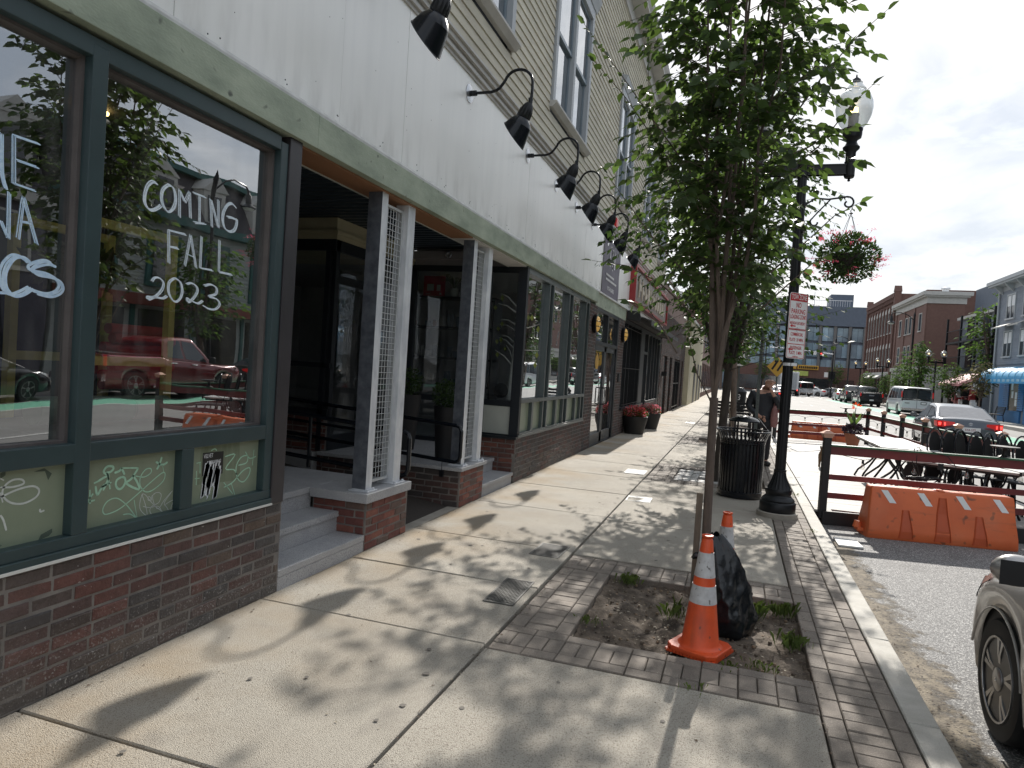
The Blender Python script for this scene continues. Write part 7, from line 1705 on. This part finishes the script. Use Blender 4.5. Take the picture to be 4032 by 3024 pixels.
for i in range(34): y = 56.5+r.random()*6; z = .5+r.random()*1.6; b.mat(r.randrange(4)).box(XR-.5-r.random()*.4,y,z,XR-.3,y+.25,z+.4)
b.build('hanging_goods', [m_tubered,m_sign_w,m_awnp,m_blackm], pk, world=True, kind='stuff'); MB().box(XR-.02,57,.3,XR,62,2.2).build('window', m_darkwin, pk, world=True)
# brick corner building with pale cornice
b1 = thing('brick_corner_building', 'two storey red brick building with a pale stone cornice and ground floor', 'building', (18,80,0))
def D(b, name, m, par=None, **k): return b.build(name, m, par or b1, world=True, **k)
D(MB().box(XR,74.5,4.0,19.7,88,10.0), 'brick_wall', m_farbrick); D(MB().box(XR-.1,74.4,0,19.7,88,3.6), 'stone_base', m_stone); D(MB().box(XR-.25,74.3,3.6,19.8,88.1,4.0), 'stone_band', m_stone)
D(MB().box(XR-.08,74.4,10.0,19.8,88.1,10.75), 'cornice_frieze', m_stone); D(MB().box(XR-.5,74.0,10.75,20.2,88.4,11.1).box(XR-.35,74.15,10.6,20.0,88.3,10.75), 'cornice', m_stone)
D(MB().lathe([(.3,0),(.3,.5),(.4,.55),(.4,.7),(0,.8)],(18.6,77,11.1),12), 'roof_vent', m_galv)
for y in (74.5,78.9,83.2,87.3): D(MB().box(XR-.10,y,4.0,XR+.02,y+.75,10.0), 'pilaster', m_farbrick)
for y in (76.2,80.3,82,84.9): 
    for z in (4.5,7.5): w_ = far_window(b1, XR, y, y+1.15, z, z+1.75, 'x', m_stone, m_darkwin, two=False)
for y in (75.5,79.5,83.5): D(MB().box(XR-.12,y,.5,XR-.08,y+2.6,2.9), 'shop_window', m_darkwin)
for y in (74.5,78.6,82.6,86.8): D(MB().box(XR-.2,y,0,XR-.1,y+.7,3.6), 'stone_pier', m_stone)
# arched window brick building behind
b2 = thing('arched_brick_building', 'taller dark red brick building with tall arched windows and corner turret', 'building', (20,100,0))
def Hh(b, name, m, **k): return b.build(name, m, b2, world=True, **k)
Hh(MB().box(XR,88.6,0,36,106.5,12.6), 'brick_wall', m_farbrick2)
b = MB()
for i in range(58): b.box(XR-.22,88.8+i*.3,11.7,XR,88.95+i*.3,12.2)
Hh(b.box(XR-.3,88.5,12.2,XR+.1,106.6,12.7), 'corbel_table', m_farbrick2)
for y in (88.6,106.0): Hh(MB().box(XR-.25,y-.3,0,XR+.4,y+.4,12.8).prism([(y-.35,12.8),(y+.45,12.8),(y+.05,13.5)],'x',XR-.3,XR+.45), 'turret', m_farbrick2)
for i in range(9):
    y = 89.6+i*1.85
    far_window(b2, XR, y, y+1.05, 8.2, 10.7, 'x', m_stone, m_darkwin, arch=True, two=False); far_window(b2, XR, y, y+1.05, 4.2, 6.5, 'x', m_stone, m_darkwin, arch=True, two=False)
    Hh(MB().box(XR-.14,y-.55,3.6,XR,y-.2,11.4), 'pilaster', m_farbrick2)
    Hh(MB().box(XR-.1,y-.1,.4,XR-.04,y+.9,2.9), 'shop_window', m_darkwin)
Hh(MB().box(XR-.2,88.6,3.1,XR,106.5,3.6), 'stone_band', m_stone)
Hh(MB().box(36,74,0,37,106,12.6).box(19.9,90,12.6,36,106,13.3), 'rear_wing', m_farbrick2)
for i, y in enumerate((92,97.5)): tag(MB().prism([(XR-.02,3.5),(XR-1.0,2.9),(XR-1.0,2.75),(XR-.02,3.1)],'y',y,y+2.4).build('shop_awning', m_stone), ('small pale awning under the arched brick building, nearer one','small pale awning under the arched brick building, farther one')[i], 'awning')
# glass office block across the end
gb = thing('office_block', 'wide blue glass office block with grey piers closing the end of the street', 'building', (6,150,0))
def K(b, name, m, **k): return b.build(name, m, gb, world=True, **k)
K(MB().box(-16,140.4,0,30,170,15.2), 'core', m_slate); K(MB().box(-16.3,139.6,12.6,30.3,140.4,16.2), 'upper_band', m_slate)
for fz in range(4):
    for k in range(18):
        x = -15.6+k*2.5; z = .8+fz*3.0
        for q in range(2):
            K(MB().box(x+q*.98,140.15,z,x+q*.98+.93,140.35,z+2.5), 'window', m_curtain)
for k in range(19): K(MB().box(-16+k*2.5-.25,139.75,0,-16+k*2.5+.25,140.4,12.6), 'pier', mat('grey pier',(.16,.155,.15),.8) if k == 0 else bpy.data.materials['grey pier'])
b = MB()
for k in range(60): b.tube([(-5+k*.4,140,16.2),(-5+k*.4,140,17.3)],.03,4,False)
for x,w_,h_ in ((-8,5,2.2),(3,7,1.6),(16,4,2.6)): K(MB().box(x,146,15.2,x+w_,152,15.2+h_+1.4), 'plant_room', m_slate)
K(b.box(-5,139.95,17.3,19,140.05,17.4), 'roof_rail', m_galv); K(MB().tube([(13,145,15),(13,145,19.5)],.06,5), 'aerial', m_galv)
# low shops with yellow signs at the junction
lw = thing('low_shops', 'low row of shops with yellow and green sign bands beyond the crossing', 'building', (8,126,0))
MB().box(-2,124,0,19,130,4.6).build('wall', m_farbrick2, lw, world=True); MB().box(6.0,123.8,2.9,11,124,3.7).build('sign_band', mat('yellow green band',(.45,.52,.12),.5), lw, world=True)
MB().box(7.6,123.7,4.0,9.1,123.9,4.7).box(9.3,123.7,4.0,12.5,123.9,4.7).build('sign_board', m_yellow, lw, world=True); MB().box(0,123.9,.3,18,124,2.6).build('window', m_darkwin, lw, world=True)
b = MB(); 
for i in range(10): b.box(9.5+i*.29,123.65,4.15,9.7+i*.29,123.7,4.5)
b.build('lettering', m_black, lw, world=True)
# lamps, signals and poles along the far side
def place_lamp(x, y, l, rz=R(90)): dup(lamp0, (x,y,0), rz, l)
lamp0 = twin_lamp('black twin globe street lamp on the far pavement in front of the brick corner building'); lamp0.location = (14.9,62.8,0); lamp0.rotation_euler = (0,0,R(20)); lamp0.scale = (1.25,1.25,.97)
dup(lamp0,(14.9,84,0),R(20),'second twin globe lamp along the far pavement, left of the arched brick building'); dup(lamp0,(14.7,97,0),R(15),'farthest twin globe lamp, hung with flower baskets near the crossing')
def arm_lamp(x, y, rz, h, label):
    t = thing('teardrop_lamp', label, 'street lamp', (x,y,0), rz, 'black teardrop street lamps on curved arms')
    MB().lathe([(.16,0),(.15,.9),(.09,1.1),(.08,h),(.10,h+.1),(0,h+.5)],n=14).build('pole', m_black, t, smooth=True); MB().tube([(0,0,h-.35),(-.5,0,h+.1),(-1.1,0,h+.32),(-1.75,0,h+.28),(-1.85,0,h+.1)],.04,7).build('arm', m_black, t, smooth=True)
    MB().lathe([(.05,.15),(.06,0),(.12,-.08),(.14,-.45),(.34,-.62),(.34,-.66),(0,-.66)],(-1.85,0,h+.0),16).build('shade', m_black, t, smooth=True); MB().lathe([(.26,-.661),(.2,-.74),(0,-.78)],(-1.85,0,h),14).build('lens', m_globef, t, smooth=True); return t
a0 = arm_lamp(14.75,70.5,0,8.3,'tall black teardrop lamp over the black pickup'); 
for x,y,rz,l in ((14.75,107.5,0,'black teardrop lamp at the crossing, right of the signal mast'),(4.2,124,R(180),'distant black teardrop lamp in front of the office block'),(15.0,23,R(-90),'black teardrop lamp across the street, mirrored in the shop window')): dup(a0,(x,y,0),rz,l)
ts = thing('traffic_signal', 'traffic signal mast with a long pale arm at the crossing', 'traffic signal', (12.6,107.0,RZ))
MB().lathe([(.2,0),(.2,.3),(.12,.35),(.09,6.6)],n=12).build('mast', m_black, ts, smooth=True); MB().tube([(0,0,6.2),(-4,0,6.6),(-8.5,0,6.8)],[.10,.07,.045],7).build('arm', m_galv, ts, smooth=True)
for x,z in ((-1.6,5.9),(-4.2,6.2),(.25,3.2),(-.25,3.2)):
    hs = MB().box(x-.18,-.2,z-.55,x+.18,.1,z+.55).build('signal_head', m_black, ts); MB().lathe([(.10,0),(.11,.06),(0,.03)],(x,-.2,z+.3),10,Quaternion((1,0,0),R(90))).build('lens', m_brake if x in (-1.6,) else m_blackm, hs)
MB().box(-2.9,-.12,6.0,-2.2,-.08,6.5).build('sign_plate', m_sign_w, ts); MB().box(-1.0,-.1,2.9,-.5,-.06,3.6).build('sign_plate', m_sign_w, ts)
bl = thing('bollard_row', 'white flexible posts beside the truck at the crossing', 'bollard', (8.0,104,RZ)); b = MB()
for i in range(5): b.lathe([(.05,0),(.05,1.0),(0,1.02)],(-.6+i*.9,0,0),8)
b.build('post', m_sign_w, bl)
# far trees
fa = tree('far_tree', 'small street tree in front of the brick corner building, left of the twin globe lamp', (14.9,67.5,0), 1.6, 6.0, .09, 8, 1.3, .27, 28, 21, m_bark, m_leaf3, (0,0), reach=1.1, sp=.17, simple=True, group='street trees on the far pavement')
for x,y,rz,s,l in ((15.0,59.0,1.0,.66,'bushy green street tree right of the twin globe lamp, over the white van'),(14.9,74.5,2.2,.72,'slim far street tree left of the twin globe lamp'),(15.0,82.5,3.1,.55,'sparse far street tree behind the grey pickup'),(14.8,92,4.1,.6,'far street tree close to the arched brick building'),(15,31,2.0,1.15,'tree across the street, mirrored in the window'),(14.9,22.5,.6,1.0,'small tree across the street, mirrored at the window edge')):
    dup(fa,(x,y,0),rz,l,scale=(s,s,s))
tree('yellowing_tree', 'thin yellowing street tree in front of the blue awning', (15.0,52.0,0), 1.3, 3.8, .06, 8, .9, .22, 20, 33, m_bark, m_leafo, (0,0), reach=.6, sp=.20, simple=True)
big = tree('back_tree', 'large green tree behind the grey blue house, rising beside the balconies', (17.75,59.6,0), 3.4, 9.6, .18, 7, 1.7, .40, 20, 41, m_bark, m_leaf3, (0,0), reach=1.3, sp=.26, simple=True, z0f=.0)
dup(big,(24,43.5,3.2),2.0,'tree top rising over the roof of the grey blue house at the right edge')
for i,(x,y,s,l) in enumerate(((4,121,.75,'round tree at the end of the street left of the office block sign'),(15,121,.7,'dark tree beside the low shops at the end of the street'),(9.5,134,.8,'green tree in front of the office block'),(-2.5,112,1.0,'large tree on the left at the end of the street'))): dup(big,(x,y,0),i*1.3,l,scale=(s,s,s*.8))
# ------------------------------------------------------------------ houses opposite the viewer (they show in the shop window)
XO = 17.0
mh = thing('mansard_house', 'dark mansard house with pedimented dormers opposite, mirrored in the shop window', 'house', (XO,16,0))
def Mh(b, name, m, **k): return b.build(name, m, mh, world=True, **k)
Mh(MB().box(XO,5.6,0,28,17.4,6.0), 'wall', mat('plum clapboard',(.10,.095,.115),.7)); Mh(MB().prism([(XO-.1,6.3),(XO+1.1,9.0),(28,9.0),(28,6.3)],'y',5.6,17.4), 'mansard_roof', mat('slate shingle',(.055,.05,.055),.8,ns=6,bump=.5))
Mh(MB().box(XO-.35,5.4,5.95,XO+.2,17.5,6.32).box(XO+.5,5.4,8.85,XO+1.4,17.5,9.15), 'cornice', m_stone)
for y in (6.6,9.6,12.6,15.6):
    Mh(MB().prism([(y-.2,8.7),(y+1.5,8.7),(y+.65,9.4)],'x',XO-.05,XO+1.4).box(XO,y,6.5,XO+1.3,y+1.3,8.7), 'dormer', m_stone); Mh(MB().box(XO-.03,y+.25,6.7,XO-.005,y+1.05,8.3), 'dormer_window', m_darkwin)
    Mh(MB().box(XO-.06,y,3.6,XO+.02,y+1.2,5.6), 'window_frame', m_stone); Mh(MB().box(XO-.08,y+.12,3.75,XO-.05,y+1.08,5.5), 'window', m_darkwin)
for y in (6.2,9.8,13.4): Mh(MB().box(XO-.06,y,.5,XO+.02,y+2.6,2.9), 'shop_window', m_darkwin)
tl_ = thing('teal_trim_house', 'pale clapboard house with teal trim and red shop cornice opposite, mirrored in the shop window', 'house', (XO,27,0))
def T_(b, name, m, **k): return b.build(name, m, tl_, world=True, **k)
m_teal = mat('teal trim',(.03,.115,.105),.6); m_pale = mat('pale clapboards',(.36,.39,.37),.7,ns=2)
T_(MB().box(XO,17.6,0,28,33,6.6), 'wall', m_pale); 
for k in range(19): T_(MB().prism([(XO+.02,3.6+k*.15),(XO-.02,3.6+k*.15),(XO+.02,3.75+k*.15)],'y',17.6,33), 'clapboard', m_pale)
T_(MB().prism([(XO-.1,6.8),(XO+1.2,9.2),(28,9.2),(28,6.8)],'y',17.6,33.2), 'mansard_roof', bpy.data.materials['slate shingle']); T_(MB().box(XO-.45,17.55,6.5,XO+.2,33.2,6.85).box(XO+.8,17.55,9.15,XO+1.5,33.3,9.4), 'cornice', m_teal)
T_(MB().box(XO-.5,17.6,2.95,XO+.1,33.1,3.4), 'shop_cornice', mat('brick red trim',(.22,.06,.045),.6))
for y in (18.6,21.6,24.6,27.6,30.6):
    T_(MB().box(XO-.10,y,3.8,XO+.02,y+1.7,6.1), 'window_frame', m_teal); T_(MB().box(XO-.13,y+.2,4.0,XO-.09,y+1.5,5.9), 'window', m_darkwin)
    T_(MB().prism([(y,8.5),(y+1.5,8.5),(y+.75,9.15)],'x',XO,XO+1.5).box(XO+.05,y+.1,7.0,XO+1.3,y+1.4,8.5), 'dormer', m_stone); T_(MB().box(XO-.0,y+.35,7.15,XO+.04,y+1.15,8.3), 'dormer_window', m_darkwin)
    T_(MB().box(XO-.08,y-.5,0,XO+.02,y-.3,3.0), 'shop_pilaster', m_teal); T_(MB().box(XO-.04,y-.1,.5,XO+.02,y+2.2,2.8), 'shop_window', m_darkwin)
for k,(y0,y1,h,c) in enumerate(((-14,5.3,9,(.22,.20,.19)),)):
    ob_ = thing('plain_house', 'plain greyish house opposite the viewer, out of the picture', 'house', (XO,0,0)); MB().box(XO,y0,0,28,y1,h).build('wall', mat('plain wall',c,.8), ob_, world=True)
# ------------------------------------------------------------------ stock inside the lettered shop window
def yellow_rack(y0, y1, x, label):
    t = thing('yellow_rack', label, 'rack', (x,(y0+y1)/2,.6)); b = MB()
    for y in (y0,y1):
        for xx in (x,x-.5): b.box(xx,y-.022,.6,xx+.045,y+.022,2.25)
    for z in (1.45,2.2): b.box(x,y0,z,x+.03,y1,z+.05); b.box(x-.5,y0,z,x-.47,y1,z+.05)
    b.build('frame', mat('yellow timber',(.62,.50,.14),.6) if 'yellow timber' not in bpy.data.materials else bpy.data.materials['yellow timber'], t, world=True); return t
yellow_rack(2.75,3.35,X0-.55,'yellow timber rack inside the lettered shop window'); yellow_rack(1.75,2.25,X0-.55,'yellow timber rack behind the left window pane')
def roll(a, c, r_, m, name, label, cat, grp=None):
    b = MB().tube([a,c],r_,18); return tag(b.build(name, m, smooth=True), label, cat, grp)
m_stripe = mat('striped rug',(.42,.36,.30),.9,col2=(.16,.03,.03),ns=5,nd=1,stretch=(.1,1,.1))
roll((X0-.35,2.95,1.22),(X0-.22,3.62,1.20),.055,m_stripe,'rug_roll','striped rolled rug lying on the window sill','rug'); roll((X0-.4,2.42,1.23),(X0-.38,3.2,1.22),.07,mat('green rug',(.12,.16,.11),.9),'rug_roll','plain green rolled rug on the sill in the window','rug')
b = MB(); r = random.Random(4)
for i in range(7): b.tube([(X0-.75+.05*r.random(),3.08+.04*r.random(),1.33+i*.055),(X0-.72,3.55+.04*r.random(),1.33+i*.055)],.032,10)
tag(b.build('folded_blankets', mat('red wool',(.50,.03,.03),.9), smooth=True), 'stack of folded red blankets behind the shop window lettering', 'blanket')
MB().box(X0-1.0,2.4,.6,X0-.12,3.65,1.13).build('window_bench', mat('bench board',(.20,.20,.17),.8), bld, world=True)
tag(leaves(500,(X0-.5,2.72,1.95),.22,.09,m_leaf2,6,.4).build('garland', m_leafo), 'draped green and yellow fringe on the yellow rack', 'textile')
MB().lathe([(.07,0),(.07,.01),(.05,.02),(0,.02)],(X0-.9,3.1,2.925),16).build('ceiling_light', m_lampw, bld, world=True)
